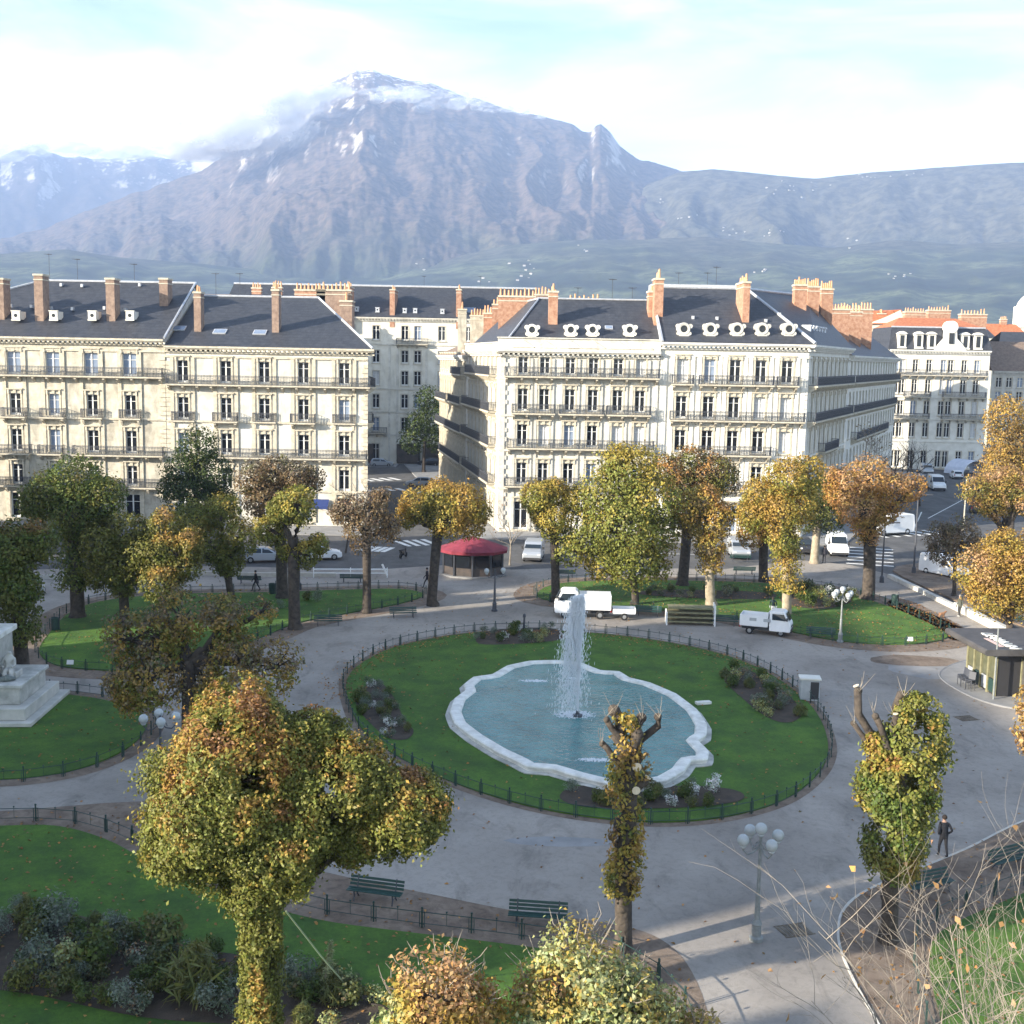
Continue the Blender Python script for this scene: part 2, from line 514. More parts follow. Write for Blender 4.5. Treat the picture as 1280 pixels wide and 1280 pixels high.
# ------------------------------------------------------------------ mountains and hills
def interp(prof, x):
    xs, ys = [p[0] for p in prof], [p[1] for p in prof]
    return np.interp(x, xs, ys)
def mountain_material(name, snow, low, mid, rock):
    m = bpy.data.materials.new(name)
    m.use_nodes = True
    n, l = m.node_tree.nodes, m.node_tree.links
    b = n['Principled BSDF']
    b.inputs['Roughness'].default_value = .95
    b.inputs['Specular IOR Level'].default_value = .1
    geo = n.new('ShaderNodeNewGeometry')
    sep = n.new('ShaderNodeSeparateXYZ')
    nsep = n.new('ShaderNodeSeparateXYZ')
    l.new(geo.outputs['Position'], sep.inputs[0])
    l.new(geo.outputs['Normal'], nsep.inputs[0])
    def noise(scale, detail=8, rough=.6):
        t = n.new('ShaderNodeTexNoise')
        t.inputs['Scale'].default_value = scale
        t.inputs['Detail'].default_value = detail
        t.inputs['Roughness'].default_value = rough
        l.new(geo.outputs['Position'], t.inputs['Vector'])
        return t.outputs['Fac']
    def math(op, a, c):
        k = n.new('ShaderNodeMath'); k.operation = op
        for i, q in enumerate((a, c)):
            if isinstance(q, (int, float)): k.inputs[i].default_value = q
            else: l.new(q, k.inputs[i])
        return k.outputs[0]
    def ramp(fac, lo, hi, a, c):
        r = n.new('ShaderNodeMapRange'); r.interpolation_type = 'SMOOTHSTEP'
        r.inputs['From Min'].default_value = lo; r.inputs['From Max'].default_value = hi
        l.new(fac, r.inputs['Value'])
        x = n.new('ShaderNodeMix'); x.data_type = 'RGBA'
        l.new(r.outputs[0], x.inputs[0])
        for i, q in ((6, a), (7, c)):
            if isinstance(q, tuple): x.inputs[i].default_value = (*q, 1)
            else: l.new(q, x.inputs[i])
        return x.outputs[2]
    big, fine, pat = noise(.0022), noise(.020, 12, .75), noise(.0050, 8, .65)
    # meadow / woodland patchwork low down, bare brown woods higher up
    lowc = ramp(pat, .45, .56, (.040, .055, .034), low)
    zj = math('ADD', sep.outputs['Z'], math('MULTIPLY', math('SUBTRACT', big, .5), 700))
    c = ramp(zj, 230, 620, lowc, mid)
    c2 = ramp(fine, .40, .60, c, (.018, .022, .016))
    mixed = n.new('ShaderNodeMix'); mixed.data_type = 'RGBA'; mixed.inputs[0].default_value = .8
    l.new(c, mixed.inputs[6]); l.new(c2, mixed.inputs[7])
    steep = math('ADD', nsep.outputs['Z'], math('MULTIPLY', math('SUBTRACT', fine, .5), .7))
    rk = ramp(fine, .40, .62, rock, tuple(q * .55 for q in rock))
    hi_mask = math('MULTIPLY', math('SUBTRACT', .80, steep), math('MAXIMUM', math('MULTIPLY', math('SUBTRACT', zj, 700), .006), 0.0))
    c3 = ramp(hi_mask, .22, .62, mixed.outputs[2], rk)
    snowf = math('ADD', math('MULTIPLY', math('SUBTRACT', zj, snow), .0022), math('MULTIPLY', math('SUBTRACT', fine, .56), 4.5))
    c4 = ramp(snowf, .10, .40, c3, (.72, .72, .74))
    l.new(c4, b.inputs['Base Color'])
    return m

def ridge(name, prof, dist, foot, m, nu=420, nv=110, rough=110.0, seed=0, power=1.25, back=1200, spur=1.0, jag=0):
    """a range of hills: its crest follows the skyline, its flank falls towards the town with spurs and gullies"""
    px = np.linspace(prof[0][0], prof[-1][0], nu)
    py = interp(prof, px)
    D = np.array([dist(x) if callable(dist) else dist for x in px])
    crest = []
    for i in range(nu):
        r = ray(px[i], py[i]); h = math.hypot(r.x, r.y)
        crest.append((r.x / h, r.y / h, CAM_H + r.z / h * D[i]))
    crest = np.array(crest)
    if jag:
        q = np.stack([px * .06, px * 0, px * 0 + seed], 1)
        crest[:, 2] += (fbm(q, 5) - .5) * jag
    V = np.concatenate([np.linspace(0, 1, nv), np.linspace(1, 2, 14)[1:]])
    P = np.zeros((len(V), nu, 3))
    for k, v in enumerate(V):
        if v <= 1:
            d = foot + (D - foot) * v
            z = (crest[:, 2] + 3) * (.06 * v + .94 * v ** power) - 3
        else:
            d = D + back * (v - 1)
            z = crest[:, 2] * (1 - (v - 1) * .75)
        P[k, :, 0] = crest[:, 0] * d; P[k, :, 1] = crest[:, 1] * d; P[k, :, 2] = z
    flat = P.reshape(-1, 3)
    # spurs: ridged noise stretched along the fall of the slope
    ang = np.tile(px / 1480.0, len(V))
    vv = np.repeat(V, nu)
    q = np.stack([ang * 11 + seed, vv * 1.5, vv * 0 + seed * 3.1], 1)
    q[:, 0] += (fbm(np.stack([ang * 7, vv * 3, vv * 0 + 5], 1), 3) - .5) * .9
    s = (1 - np.abs(2 * fbm(q, 4, .45) - 1)) - .72
    q2 = np.stack([ang * 45 + seed, vv * 7, vv * 0 + seed], 1)
    s2 = fbm(q2, 5, .55) - .5
    env = np.clip(vv * 4, 0, 1) * np.clip((1.0 - vv) * 5 + .10, 0, 1) * (vv <= 1)
    flat[:, 2] += env * (s * rough * 3.2 * spur + s2 * rough * 1.5)
    flat[:, 2] = np.maximum(flat[:, 2], -3)
    W = len(V)
    idx = np.arange(W * nu).reshape(W, nu)
    f = np.stack([idx[:-1, :-1], idx[:-1, 1:], idx[1:, 1:], idx[1:, :-1]], -1).reshape(-1, 4)
    me = bpy.data.meshes.new(name)
    me.from_pydata(flat.tolist(), [], f.tolist())
    me.materials.append(m)
    me.polygons.foreach_set('use_smooth', [True] * len(me.polygons))
    o = put(bpy.data.objects.new(name, me))
    tag(o, kind='structure')
    return o, BVHTree.FromPolygons([Vector(p) for p in flat.tolist()], f.tolist())

M['mountain_far'] = mountain_material('mountain_far', 1500, (.04, .06, .03), (.07, .055, .05), (.42, .40, .37))
M['mountain_main'] = mountain_material('mountain_main', 1470, (.090, .110, .050), (.150, .108, .080), (.50, .46, .40))
M['hill'] = mountain_material('hill', 9000, (.150, .172, .085), (.120, .112, .075), (.40, .38, .33))

main_prof = [(-420, 420), (-200, 372), (-60, 326), (0, 300), (60, 283), (110, 262), (180, 238), (250, 214), (300, 188), (345, 158), (372, 134),
             (400, 108), (425, 97), (445, 88), (468, 91), (490, 95), (515, 102), (540, 106), (580, 120), (640, 139), (690, 150), (715, 158),
             (728, 165), (738, 166), (744, 159), (751, 155), (758, 161), (764, 166), (775, 183), (800, 199), (830, 208), (860, 218), (900, 240), (1000, 300), (1100, 350)]
far_prof = [(-420, 205), (-200, 190), (-60, 200), (0, 198), (18, 188), (42, 182), (62, 190), (90, 197), (120, 199), (150, 201), (180, 196), (210, 196), (240, 190), (255, 180), (266, 166),
            (280, 160), (296, 168), (320, 160), (350, 130), (372, 110), (392, 108), (430, 130), (520, 180), (640, 260)]
right_prof = [(640, 352), (700, 318), (760, 268), (810, 232), (850, 215), (890, 211), (930, 215), (975, 221), (1020, 225), (1050, 221), (1080, 218), (1115, 215),
              (1150, 212), (1200, 208), (1240, 206), (1290, 202), (1360, 196), (1500, 205), (1750, 240)]
foot_prof = [(-420, 352), (-200, 332), (0, 318), (80, 312), (150, 322), (250, 330), (330, 338), (420, 344), (500, 336), (560, 322), (640, 306), (720, 300), (800, 300),
             (880, 296), (960, 304), (1040, 310), (1120, 300), (1200, 306), (1300, 300), (1500, 310), (1750, 330)]
ridge('mountain', far_prof, 11000, 8200, M['mountain_far'], 300, 70, 120, 3.3, .9, jag=60)
peak, peak_bvh = ridge('mountain', main_prof, 7400, 3600, M['mountain_main'], 680, 240, 74, 1.7, 1.12, spur=1.25, jag=34)
hills, hills_bvh = ridge('hills', right_prof, 6300, 3900, M['hill'], 380, 110, 48, 8.1, 1.05, spur=1.6)
low_hills, low_bvh = ridge('hills', foot_prof, 4700, 2300, M['hill'], 420, 120, 12, 5.2, 1.0)

# ------------------------------------------------------------------ ground, square, roads
ground = MB()
for i in range(24):
    for j in range(24):
        pass
N = 40
gx = np.sign(np.linspace(-1, 1, N)) * np.abs(np.linspace(-1, 1, N)) ** 3 * 14000
gv = [(float(x), float(y), -.30) for y in gx for x in gx]
gf = [(j * N + i, j * N + i + 1, (j + 1) * N + i + 1, (j + 1) * N + i) for j in range(N - 1) for i in range(N - 1)]
ground.add(gv, gf)
tag(ground.build('ground', M['earth']), kind='structure')

far_kerb = [G(-260, 716), G(0, 713), G(240, 707), G(470, 712), G(560, 706), G(640, 712), G(760, 708), G(900, 712), G(1000, 700), G(1062, 706), G(1112, 718)]
side_kerb = [G(1150, 736), G(1195, 758), G(1240, 782), G(1300, 812), G(1420, 860)]
plaza_poly = [Vector((-75, -12, 0))] + [Vector((-75, far_kerb[0].y, 0))] + far_kerb + side_kerb + [Vector((side_kerb[-1].x + 3, -12, 0))]
sheet('plaza', plaza_poly, 0.0, M['gravel'], z0=-.29)
road = [(-140, -12), (200, -12), (200, 320), (-140, 320)]
sheet('road', road, -.13, M['asphalt'])
# pavements in front of and beside the house blocks
V2 = lambda x, y: Vector((x, y, 0))
sheet('pavement', [V2(-95, 128.5), V2(-15.4, 128.5), V2(-14.3, 131), V2(-30, 218), V2(-95, 218)], 0.0, M['paving'], z0=-.13)
sheet('pavement', [V2(-3.2, 127.8), V2(34.5, 127.8), V2(37.5, 130.5), V2(76, 216), V2(71, 219), V2(-20.5, 219), V2(-4.8, 131)], 0.0, M['paving'], z0=-.13)
sheet('pavement', [V2(-60, 209.5), V2(-20.8, 209.5), V2(-20.8, 240), V2(-60, 240)], 0.004, M['paving'], z0=-.13)

def strips(name, quads, z=-.122):
    b = MB()
    for q in quads:
        b.quad(*[(p.x, p.y, z) for p in q])
    tag(b.build(name, M['road_paint']), kind='structure')
def zebra(px0, px1, n, w=.55, length=3.0, ang=0.0):
    a, c = G(*px0, -.13), G(*px1, -.13)
    out = []
    d = (c - a).normalized(); p = Vector((-d.y, d.x, 0))
    p = Matrix.Rotation(ang, 3, 'Z') @ p
    for i in range(n):
        o = a + (c - a) * (i / (n - 1))
        out.append((o - d * w / 2, o + d * w / 2, o + d * w / 2 + p * length, o - d * w / 2 + p * length))
    return out
marks = zebra((446, 688), (478, 690), 5) + zebra((512, 683), (546, 681), 4, length=4) + zebra((455, 602), (500, 600), 5, .8, 4) + zebra((452, 615), (505, 613), 5, .8, 3)
marks += zebra((1062, 684), (1058, 704), 6, .5, 4.5) + zebra((1110, 672), (1180, 668), 6, .6, 3.5)
for (a, c) in (((690, 693), (702, 680)), ((1142, 662), (1152, 640)), ((1160, 648), (1250, 600)), ((760, 690), (900, 694)), ((20, 700), (300, 690))):
    p, q = G(*a, -.13), G(*c, -.13)
    d = (q - p).normalized(); s = Vector((-d.y, d.x, 0)) * .08
    marks.append((p - s, q - s, q + s, p + s))
strips('road_markings', marks)

# ------------------------------------------------------------------ lawns and their gravel margins
def gp(pts, z=0.0): return [G(x, y, z) for x, y in pts]
lawn_c = smooth_poly(gp([(437, 880), (434, 850), (455, 828), (500, 808), (580, 793), (660, 789), (740, 792), (830, 803), (910, 821), (970, 848), (1015, 885),
                         (1034, 925), (1028, 960), (990, 995), (930, 1017), (850, 1028), (760, 1025), (660, 1008), (570, 980), (500, 948), (455, 915)]), 5)
lawn_1 = smooth_poly(gp([(-220, 1050), (-90, 1036), (0, 1034), (70, 1034), (130, 1050), (190, 1080), (280, 1118), (390, 1150), (500, 1166), (600, 1178), (690, 1190), (760, 1204), (810, 1235), (845, 1290), (830, 1400),
                         (560, 1500), (200, 1490), (-250, 1420), (-420, 1200)]), 4)
lawn_2 = smooth_poly(gp([(-260, 880), (-120, 872), (0, 868), (60, 868), (120, 874), (170, 888), (184, 906), (165, 932), (120, 955), (60, 970), (-20, 976), (-140, 976), (-280, 950), (-330, 910)]), 4)
lawn_3 = smooth_poly(gp([(49, 815), (62, 792), (90, 765), (140, 750), (230, 743), (340, 741), (430, 738), (500, 737), (530, 744), (500, 755), (430, 768), (370, 780), (320, 800), (250, 825), (180, 838), (120, 838), (70, 832)]), 4)
lawn_4 = smooth_poly(gp([(690, 752), (672, 742), (700, 730), (780, 726), (880, 727), (960, 730), (1040, 738), (1100, 755), (1150, 775), (1182, 792), (1176, 801), (1130, 806), (1070, 804), (1010, 795), (940, 778), (870, 767), (780, 760)]), 4)
lawn_5 = smooth_poly(gp([(1165, 1180), (1190, 1158), (1240, 1135), (1310, 1110), (1480, 1080), (1700, 1250), (1500, 1460), (1300, 1440), (1200, 1330), (1165, 1230)]), 4)
lawns = [lawn_c, lawn_1, lawn_2, lawn_3, lawn_4, lawn_5]
for L in lawns:
    sheet('lawn', L, .07, M['grass'], z0=-.01)
margin = [smooth_poly(gp([(-300, 1030), (-100, 1018), (0, 1014), (80, 1008), (150, 1003), (205, 1006), (290, 1050), (370, 1080), (450, 1100), (540, 1118), (640, 1138), (720, 1148), (790, 1160), (835, 1180), (865, 1215), (888, 1280), (900, 1400), (600, 1560), (100, 1540), (-420, 1400), (-520, 1200)]), 4),
          offset_poly(lawn_2, .9), offset_poly(lawn_3, 1.9), offset_poly(lawn_4, 2.0), offset_poly(lawn_c, .45),
          smooth_poly(gp([(1048, 1160), (1056, 1135), (1085, 1112), (1150, 1085), (1210, 1060), (1290, 1022), (1420, 985), (1750, 1200), (1500, 1600), (1240, 1480), (1130, 1330), (1075, 1240), (1052, 1190)]), 4),
          smooth_poly(gp([(652, 742), (690, 733), (740, 742), (735, 754), (700, 757), (665, 752)]), 4),
          smooth_poly(gp([(1120, 748), (1150, 756), (1215, 792), (1190, 800), (1150, 775), (1110, 757)]), 4)]
for k, mg in enumerate(margin):
    sheet('path', mg, .006 + .004 * (k % 2), M['dirt'])
ring = offset_poly(margin[5], .12)
edge = MB()
for poly in (margin[5],):
    edge.tube([(p.x, p.y, .0) for p in poly], .055, 5, closed=True)
tag(edge.build('kerb', M['kerb']), kind='structure')
# island with a kerb under the kiosk
isl = smooth_poly(gp([(1178, 838), (1176, 848), (1195, 862), (1225, 876), (1265, 886), (1330, 892), (1400, 870), (1340, 822), (1250, 818), (1200, 828)]), 4)
sheet('pavement', isl, .05, M['paving'], z0=0.0)
k = MB(); k.tube([(p.x, p.y, .02) for p in isl], .06, 5, closed=True)
tag(k.build('kerb', M['paving']), kind='structure')

def in_poly(p, poly):
    c, n = False, len(poly)
    for i in range(n):
        a, b = poly[i], poly[i - 1]
        if (a.y > p[1]) != (b.y > p[1]) and p[0] < (b.x - a.x) * (p[1] - a.y) / (b.y - a.y) + a.x: c = not c
    return c
# ------------------------------------------------------------------ house blocks
WIN = {}
def window_meshes(w, h, style):
    """casement window with stone surround; glass as its own mesh. local x along the wall, -y outwards, z up from the sill"""
    key = (round(w, 2), round(h, 2), style)
    if key in WIN: return WIN[key]
    b = MB()
    s = .20 if style != 'plain' else .12
    p = .09 if style != 'plain' else .04
    b.box(-w / 2 - s, -w / 2, -p, .02, -.02, h); b.box(w / 2, w / 2 + s, -p, .02, -.02, h)
    b.box(-w / 2 - s, w / 2 + s, -p - .003, .02, h, h + s)
    if style in ('rich', 'arch'):
        b.box(-w / 2 - s - .12, w / 2 + s + .12, -.28, .02, h + s + .22, h + s + .36)
        for q in (-1, 1):
            b.box(q * (w / 2 + s * .5) - .09, q * (w / 2 + s * .5) + .09, -.22, .02, h + s - .25, h + s + .218)
        b.box(-.16, .16, -.18, .02, h + .02, h + s + .3)
    b.box(-w / 2 - s - .06, w / 2 + s + .06, -.17, .02, -.16, -.022)
    n0 = len(b.f)
    b.cur = 1
    t = .075
    y0, y1 = .20, .27
    b.box(-w / 2, -w / 2 + t, y0, y1, 0, h); b.box(w / 2 - t, w / 2, y0, y1, 0, h)
    b.box(-w / 2 + t, w / 2 - t, y0, y1, h - t, h); b.box(-w / 2 + t, w / 2 - t, y0, y1, 0, .22 if h > 1.9 else t)
    b.box(-.075, .075, y0 - .02, y1, t, h - t)
    if h > 1.6: b.box(-w / 2 + t, w / 2 - t, y0 - .01, y1 - .003, h * .70, h * .70 + .06)
    g = MB(); g.box(-w / 2 + .03, w / 2 - .03, .238, .262, .03, h - .03)
    meshes = (b.mesh('window', [M['trim_stone'] if style != 'white' else M['stone_white'], M['window_white']]), {m: g.mesh('pane', M[m]) for m in ('glass_dark', 'glass_painted_sky', 'curtain')})
    WIN[key] = meshes
    return meshes

class Wall:
    """one straight facade from P0 to P1 (left to right seen from outside)"""
    def __init__(self, b, P0, P1):
        self.b = b
        self.P0, self.P1 = Vector((P0[0], P0[1], 0)), Vector((P1[0], P1[1], 0))
        self.d = (self.P1 - self.P0); self.L = self.d.length; self.d.normalize()
        self.o = Vector((self.d.y, -self.d.x, 0))
        self.rz = math.atan2(self.d.y, self.d.x)
    def xf(self, s, d, z):
        p = self.P0 + self.d * s + self.o * d
        return (p.x, p.y, z)
    def mb(self): return MB(self.xf)
    def build(self, bays, floors, H, m, ww=1.2, style='rich', glass=(.6, .25, .15), z0=0.0, seed=1, per_floor=None, skip=()):
        """floors: (sill z, window height). Openings are real recesses."""
        rnd = random.Random(seed)
        ops = []
        for k, (z, h) in enumerate(floors):
            w = per_floor[k] if per_floor else ww
            for j, s in enumerate(bays):
                if (k, j) not in skip: ops.append((s - w / 2, s + w / 2, z, z + h))
        b = self.mb()
        zs = sorted({z0, H} | {o[2] for o in ops} | {o[3] for o in ops})
        for a, c in zip(zs[:-1], zs[1:]):
            row = sorted([o for o in ops if o[2] <= a + 1e-6 and o[3] >= c - 1e-6])
            x = 0.0
            for o in row:
                b.quad((x, 0, a), (o[0], 0, a), (o[0], 0, c), (x, 0, c)); x = o[1]
            b.quad((x, 0, a), (self.L, 0, a), (self.L, 0, c), (x, 0, c))
        D = -.30
        for x0, x1, a, c in ops:
            b.quad((x0, 0, a), (x0, D, a), (x0, D, c), (x0, 0, c)); b.quad((x1, 0, a), (x1, 0, c), (x1, D, c), (x1, D, a))
            b.quad((x0, 0, c), (x0, D, c), (x1, D, c), (x1, 0, c)); b.quad((x0, 0, a), (x1, 0, a), (x1, D, a), (x0, D, a))
            b.quad((x0, D, a), (x1, D, a), (x1, D, c), (x0, D, c))
        b.build('wall', m, self.b, fix=False)
        for k, (z, h) in enumerate(floors):
            w = per_floor[k] if per_floor else ww
            for j, s in enumerate(bays):
                if (k, j) in skip: continue
                fm, gm = window_meshes(w, h, style)
                o = bpy.data.objects.new('window', fm)
                p = self.xf(s, 0, z)
                place_child(o, self.b)
                o.location = p; o.rotation_euler = (0, 0, self.rz)
                gl = glass[k] if hasattr(glass[0], '__len__') else glass
                r = rnd.random()
                g = 'glass_dark' if r < gl[0] else ('glass_painted_sky' if r < gl[0] + gl[1] else 'curtain')
                q = bpy.data.objects.new('pane', gm[g]); put(q, o)
        return self
    def balcony(self, z, s0, s1, depth=.95, console=1.6, bars=.17, hgt=1.0):
        b = self.mb()
        b.box(s0, s1, 0.0, depth, z - .20, z - .02)
        b.box(s0 - .04, s1 + .04, depth - .02, depth + .05, z - .15, z - .05)
        n = max(2, int((s1 - s0) / console) + 1)
        for i in range(n):
            s = s0 + .25 + (s1 - s0 - .5) * i / (n - 1)
            b.add([(s - .12, 0, z - .203), (s + .12, 0, z - .203), (s + .12, depth - .15, z - .203), (s - .12, depth - .15, z - .203), (s - .12, 0, z - .75), (s + .12, 0, z - .75), (s + .12, .2, z - .75), (s - .12, .2, z - .75),
                   (s - .12, depth - .15, z - .38), (s + .12, depth - .15, z - .38)],
                  [(0, 4, 5, 1), (4, 7, 6, 5), (7, 8, 9, 6), (8, 3, 2, 9), (0, 3, 8, 7, 4), (1, 5, 6, 9, 2)])
        sl = b.build('balcony', M['trim_stone'], self.b)
        r = self.mb()
        y = depth - .06
        t = .028
        for zz in (z + .04, z + hgt - .12, z + hgt): r.box(s0, s1, y - t, y + t, zz - .025, zz + .025)
        for s in (s0, s1 - .04):
            for zz in (z + .04, z + hgt): r.box(s, s + .04, .0, y - t, zz - .025, zz + .025)
            k = 0.0
            while k < y - .1:
                r.box(s + .005, s + .035, k, k + .03, z + .02, z + hgt); k += bars
        n = int((s1 - s0) / bars)
        for i in range(n + 1):
            s = s0 + .02 + (s1 - s0 - .04) * i / n
            wd = .018 if i % 6 else .03
            r.box(s - wd, s + wd, y - .018, y + .018, z + .066, z + hgt - .026)
            if i % 3 == 1:
                r.box(s - .07, s + .07, y - .012, y + .012, z + .35, z + .42); r.box(s - .06, s + .06, y - .013, y + .013, z + .6, z + .66)
        r.build('railing', M['iron'], sl)
    def cornice(self, z, depth=.7, m='trim_stone', dent=.55, e0=0.0, e1=0.0):
        b = self.mb()
        b.box(-e0, self.L + e1, 0, depth * .35, z - .75, z - .55)
        b.box(-e0, self.L + e1, 0, depth, z - .22, z)
        b.box(-e0, self.L + e1, 0, depth * .82, z - .36, z - .223)
        s = .15
        while s < self.L - .1:
            b.box(s, s + .24, 0.0, depth * .7, z - .56, z - .362); s += dent
        b.build('cornice', M[m], self.b)
    def mouldings(self, courses=(), pil=(), z0=0.4, z1=20, quoin=(), m='trim_stone', pw=.4):
        b = self.mb()
        for z in courses: b.box(0, self.L, .0, .16, z - .14, z + .10)
        cuts = sorted(courses)
        for s in pil:
            lo = z0
            for z in list(cuts) + [z1]:
                if z - .15 > lo: b.box(s - pw / 2, s + pw / 2, 0.0, .13, lo, z - .145)
                lo = z + .105
        for s in quoin:
            z = z0; k = 0
            while z < z1 - .5:
                if not any(abs(z + .25 - c) < .5 for c in cuts):
                    w = .75 if k % 2 else .5
                    a = 0 if s < self.L / 2 else self.L - w
                    b.box(a, a + w, .0, .11, z, z + .46)
                z += .52; k += 1
        if b.v: b.build('moulding', M[m], self.b)

def chimney(parent, x, y, z0, z1, wx, wy, pots=4, m='brick', cap=True):
    b = MB()
    b.box(x - wx / 2, x + wx / 2, y - wy / 2, y + wy / 2, z0, z1)
    if cap:
        b.cur = 1
        b.box(x - wx / 2 - .1, x + wx / 2 + .1, y - wy / 2 - .1, y + wy / 2 + .1, z1 + .003, z1 + .22)
        b.box(x - wx / 2 - .06, x + wx / 2 + .06, y - wy / 2 - .06, y + wy / 2 + .06, z1 - .5, z1 - .38)
    b.cur = 2
    along_x = wx > wy
    for i in range(pots):
        t = (i + .5) / pots - .5
        px, py = (x + t * wx, y) if along_x else (x, y + t * wy)
        hgt = .55 + .5 * random.random()
        b.lathe([(.13, z1 + .225), (.15, z1 + .3), (.10, z1 + .22 + hgt), (.13, z1 + .24 + hgt)], (px, py, 0), 7)
    b.build('chimney', [M[m], M['trim_stone'], M['clay_pot']], parent)
def poly_part(name, m, parent, *polys, thick=None):
    b = MB()
    for p in polys: b.quad(*p)
    return b.build(name, M[m] if isinstance(m, str) else m, parent)
def ridge_lines(parent, *lines, r=.14):
    b = MB()
    for l in lines: b.tube(l, r, 6)
    b.build('ridge_cap', M['zinc'], parent)
def round_dormer(parent, x, y, z, r=.62, back=1.6, m='stone_white', sq=False):
    b = MB()
    if sq:
        b.box(x - r, x + r, y, y + back, z - r, z + r)
        b.box(x - r - .08, x + r + .08, y - .06, y + .25, z + r + .002, z + r + .1)
        b.box(x - r - .05, x + r + .05, y - .04, y + .15, z - r - .14, z - r - .002)
    else:
        b.lathe([(r * .58, y - .02), (r * .60, y - .13), (r * .95, y - .16), (r * 1.04, y - .05), (r * 1.0, y + back), (r * .5, y + back)], (x, 0, z), 18, 'Y', cap=False)
        b.box(x - r * .8, x + r * .8, y - .12, y + .8, z - r * 1.35, z - r * .93)
        for s in (-1, 1):
            b.lathe([(.02, y - .1), (.26, y - .1), (.26, y + .15), (.02, y + .15)], (x + s * r * 1.02, 0, z + r * .45), 10, 'Y', cap=False)
            b.lathe([(.02, y - .1), (.22, y - .1), (.22, y + .15), (.02, y + .15)], (x + s * r * .9, 0, z - r * .75), 10, 'Y', cap=False)
    b.cur = 1
    b.lathe([(.01, y + .05 if not sq else y - .012), (r * (.56 if not sq else .45), y + .05 if not sq else y - .012)], (x, 0, z), 16, 'Y', cap=False)
    b.build('dormer', [M[m], M['glass_dark']], parent)
def skylight(parent, x, y, z, k, w=1.1, h=.9, m='zinc'):
    b = MB()
    n = Vector((0, -k, 1)).normalized(); u = Vector((0, 1, k)).normalized()
    c = Vector((x, y, z))
    mt = Matrix((Vector((1, 0, 0)), u, n)).transposed()
    b.cbox(c + n * .06, (w, h, .14), mt)
    b.cur = 1
    b.cbox(c + n * .125, (w - .2, h - .2, .03), mt)
    b.build('skylight', [M[m], M['glass_painted_sky']], parent)
def roof_vents(parent, pts):
    for x, y, z in pts:
        b = MB()
        b.box(x - .14, x + .14, y - .3, y + .2, z - .1, z + .28)
        b.build('roof_vent', M['zinc'], parent)

FLOORS_A = [(.35, 2.9), (4.25, 2.3), (8.0, 2.55), (12.15, 2.45), (16.75, 2.55)]
def aerial(parent, px, py, Y, h=2.6):
    """television aerial standing on the ridge"""
    p = A(px, py, Y); b = MB()
    b.tube([(p.x, Y, p.z - .4), (p.x, Y, p.z + h)], .03, 5)
    for k in range(5): b.box(p.x - .5 + .06 * k, p.x + .5 - .06 * k, Y - .02 + .16 * k - .3, Y + .02 + .16 * k - .3, p.z + h - .12, p.z + h - .08)
    b.box(p.x - .02, p.x + .02, Y - .35, Y + .4, p.z + h - .118, p.z + h - .082)
    b.build('aerial', M['iron'], parent)
# ---- far left block
b1 = site('apartment_block', 'warm stone apartment block at the far left, slate roof with three square white roof vents', 'building', (-50, 140, 0), 'stone apartment blocks round the square')
W = Wall(b1, (-66.0, 135), (-39.55, 135))
bays1 = [-56.7 + 66 - 4.35, -56.7 + 66, -52.3 + 66, -47.95 + 66, -43.6 + 66]
W.build(bays1, FLOORS_A, 20.3, M['stone_warm'], style='rich', glass=[(.8, .1, .1)] * 4 + [(.05, .9, .05)], seed=3, per_floor=[1.7, 1.2, 1.25, 1.25, 1.6])
W.cornice(20.95, .8)
W.mouldings((4.0, 7.75, 11.9, 16.55, 19.6), [s + q for s in bays1 for q in (-1.15, 1.15)], quoin=(25,), z1=19.4)
W.balcony(16.7, 0.2, W.L - .2)
for s in bays1:
    W.balcony(11.98, s - 1.35, s + 1.35) if int(s) % 2 else W.balcony(11.98, s - 1.2, s + 1.2, .6)
W.balcony(7.8, 4.5, 11.0); W.balcony(7.8, 11.9, 14.7, .8); W.balcony(7.8, 15.9, W.L - .3)
W.balcony(4.1, 3.0, W.L - .3, .7)
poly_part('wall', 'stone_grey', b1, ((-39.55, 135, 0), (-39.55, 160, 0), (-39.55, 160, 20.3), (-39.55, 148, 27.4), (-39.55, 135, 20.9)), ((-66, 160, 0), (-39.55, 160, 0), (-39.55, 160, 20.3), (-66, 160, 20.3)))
rf = poly_part('roof', 'slate', b1, ((-66.3, 134.3, 20.96), (-39.4, 134.3, 20.96), (-39.4, 148, 27.95), (-58.2, 148, 27.95), (-66.3, 143, 25.0)), ((-39.4, 148, 27.95), (-39.4, 160.4, 20.8), (-66.3, 160.4, 20.8), (-58.2, 148, 27.95)))
ridge_lines(rf, [(-39.4, 148, 28.0), (-58.2, 148, 28.0), (-66.2, 143, 25.05)], [(-39.42, 134.3, 21.1), (-39.42, 148, 28.05)])
for px in (62, 97, 168): aerial(rf, px, 352, 148.2, 2.2 + (px % 3) * .6)
k1 = (27.95 - 20.96) / 13.7
def on_roof(px, py, y0=134.3, z0=20.96, k=k1):
    r = ray(px, py)
    # meet the front slope z = z0 + k (y - y0)
    t = (z0 - k * y0 - CAM_H) / (r.z - k * r.y)
    return Vector((r.x * t, r.y * t, CAM_H + r.z * t))
for px, py, top in ((2, 395, 350), (51, 397, 345), (140, 398, 350), (206, 380, 350)):
    p = on_roof(px, py)
    chimney(rf, p.x, p.y + .5, p.z - 1, A(px, top, p.y).z, 1.0, 1.9, 0, 'brick_dull')
for px in (22, 69, 117, 164):
    p = on_roof(px, 401); round_dormer(rf, p.x, p.y - .5, p.z + .6, .46, 1.8, 'stone_white', True)
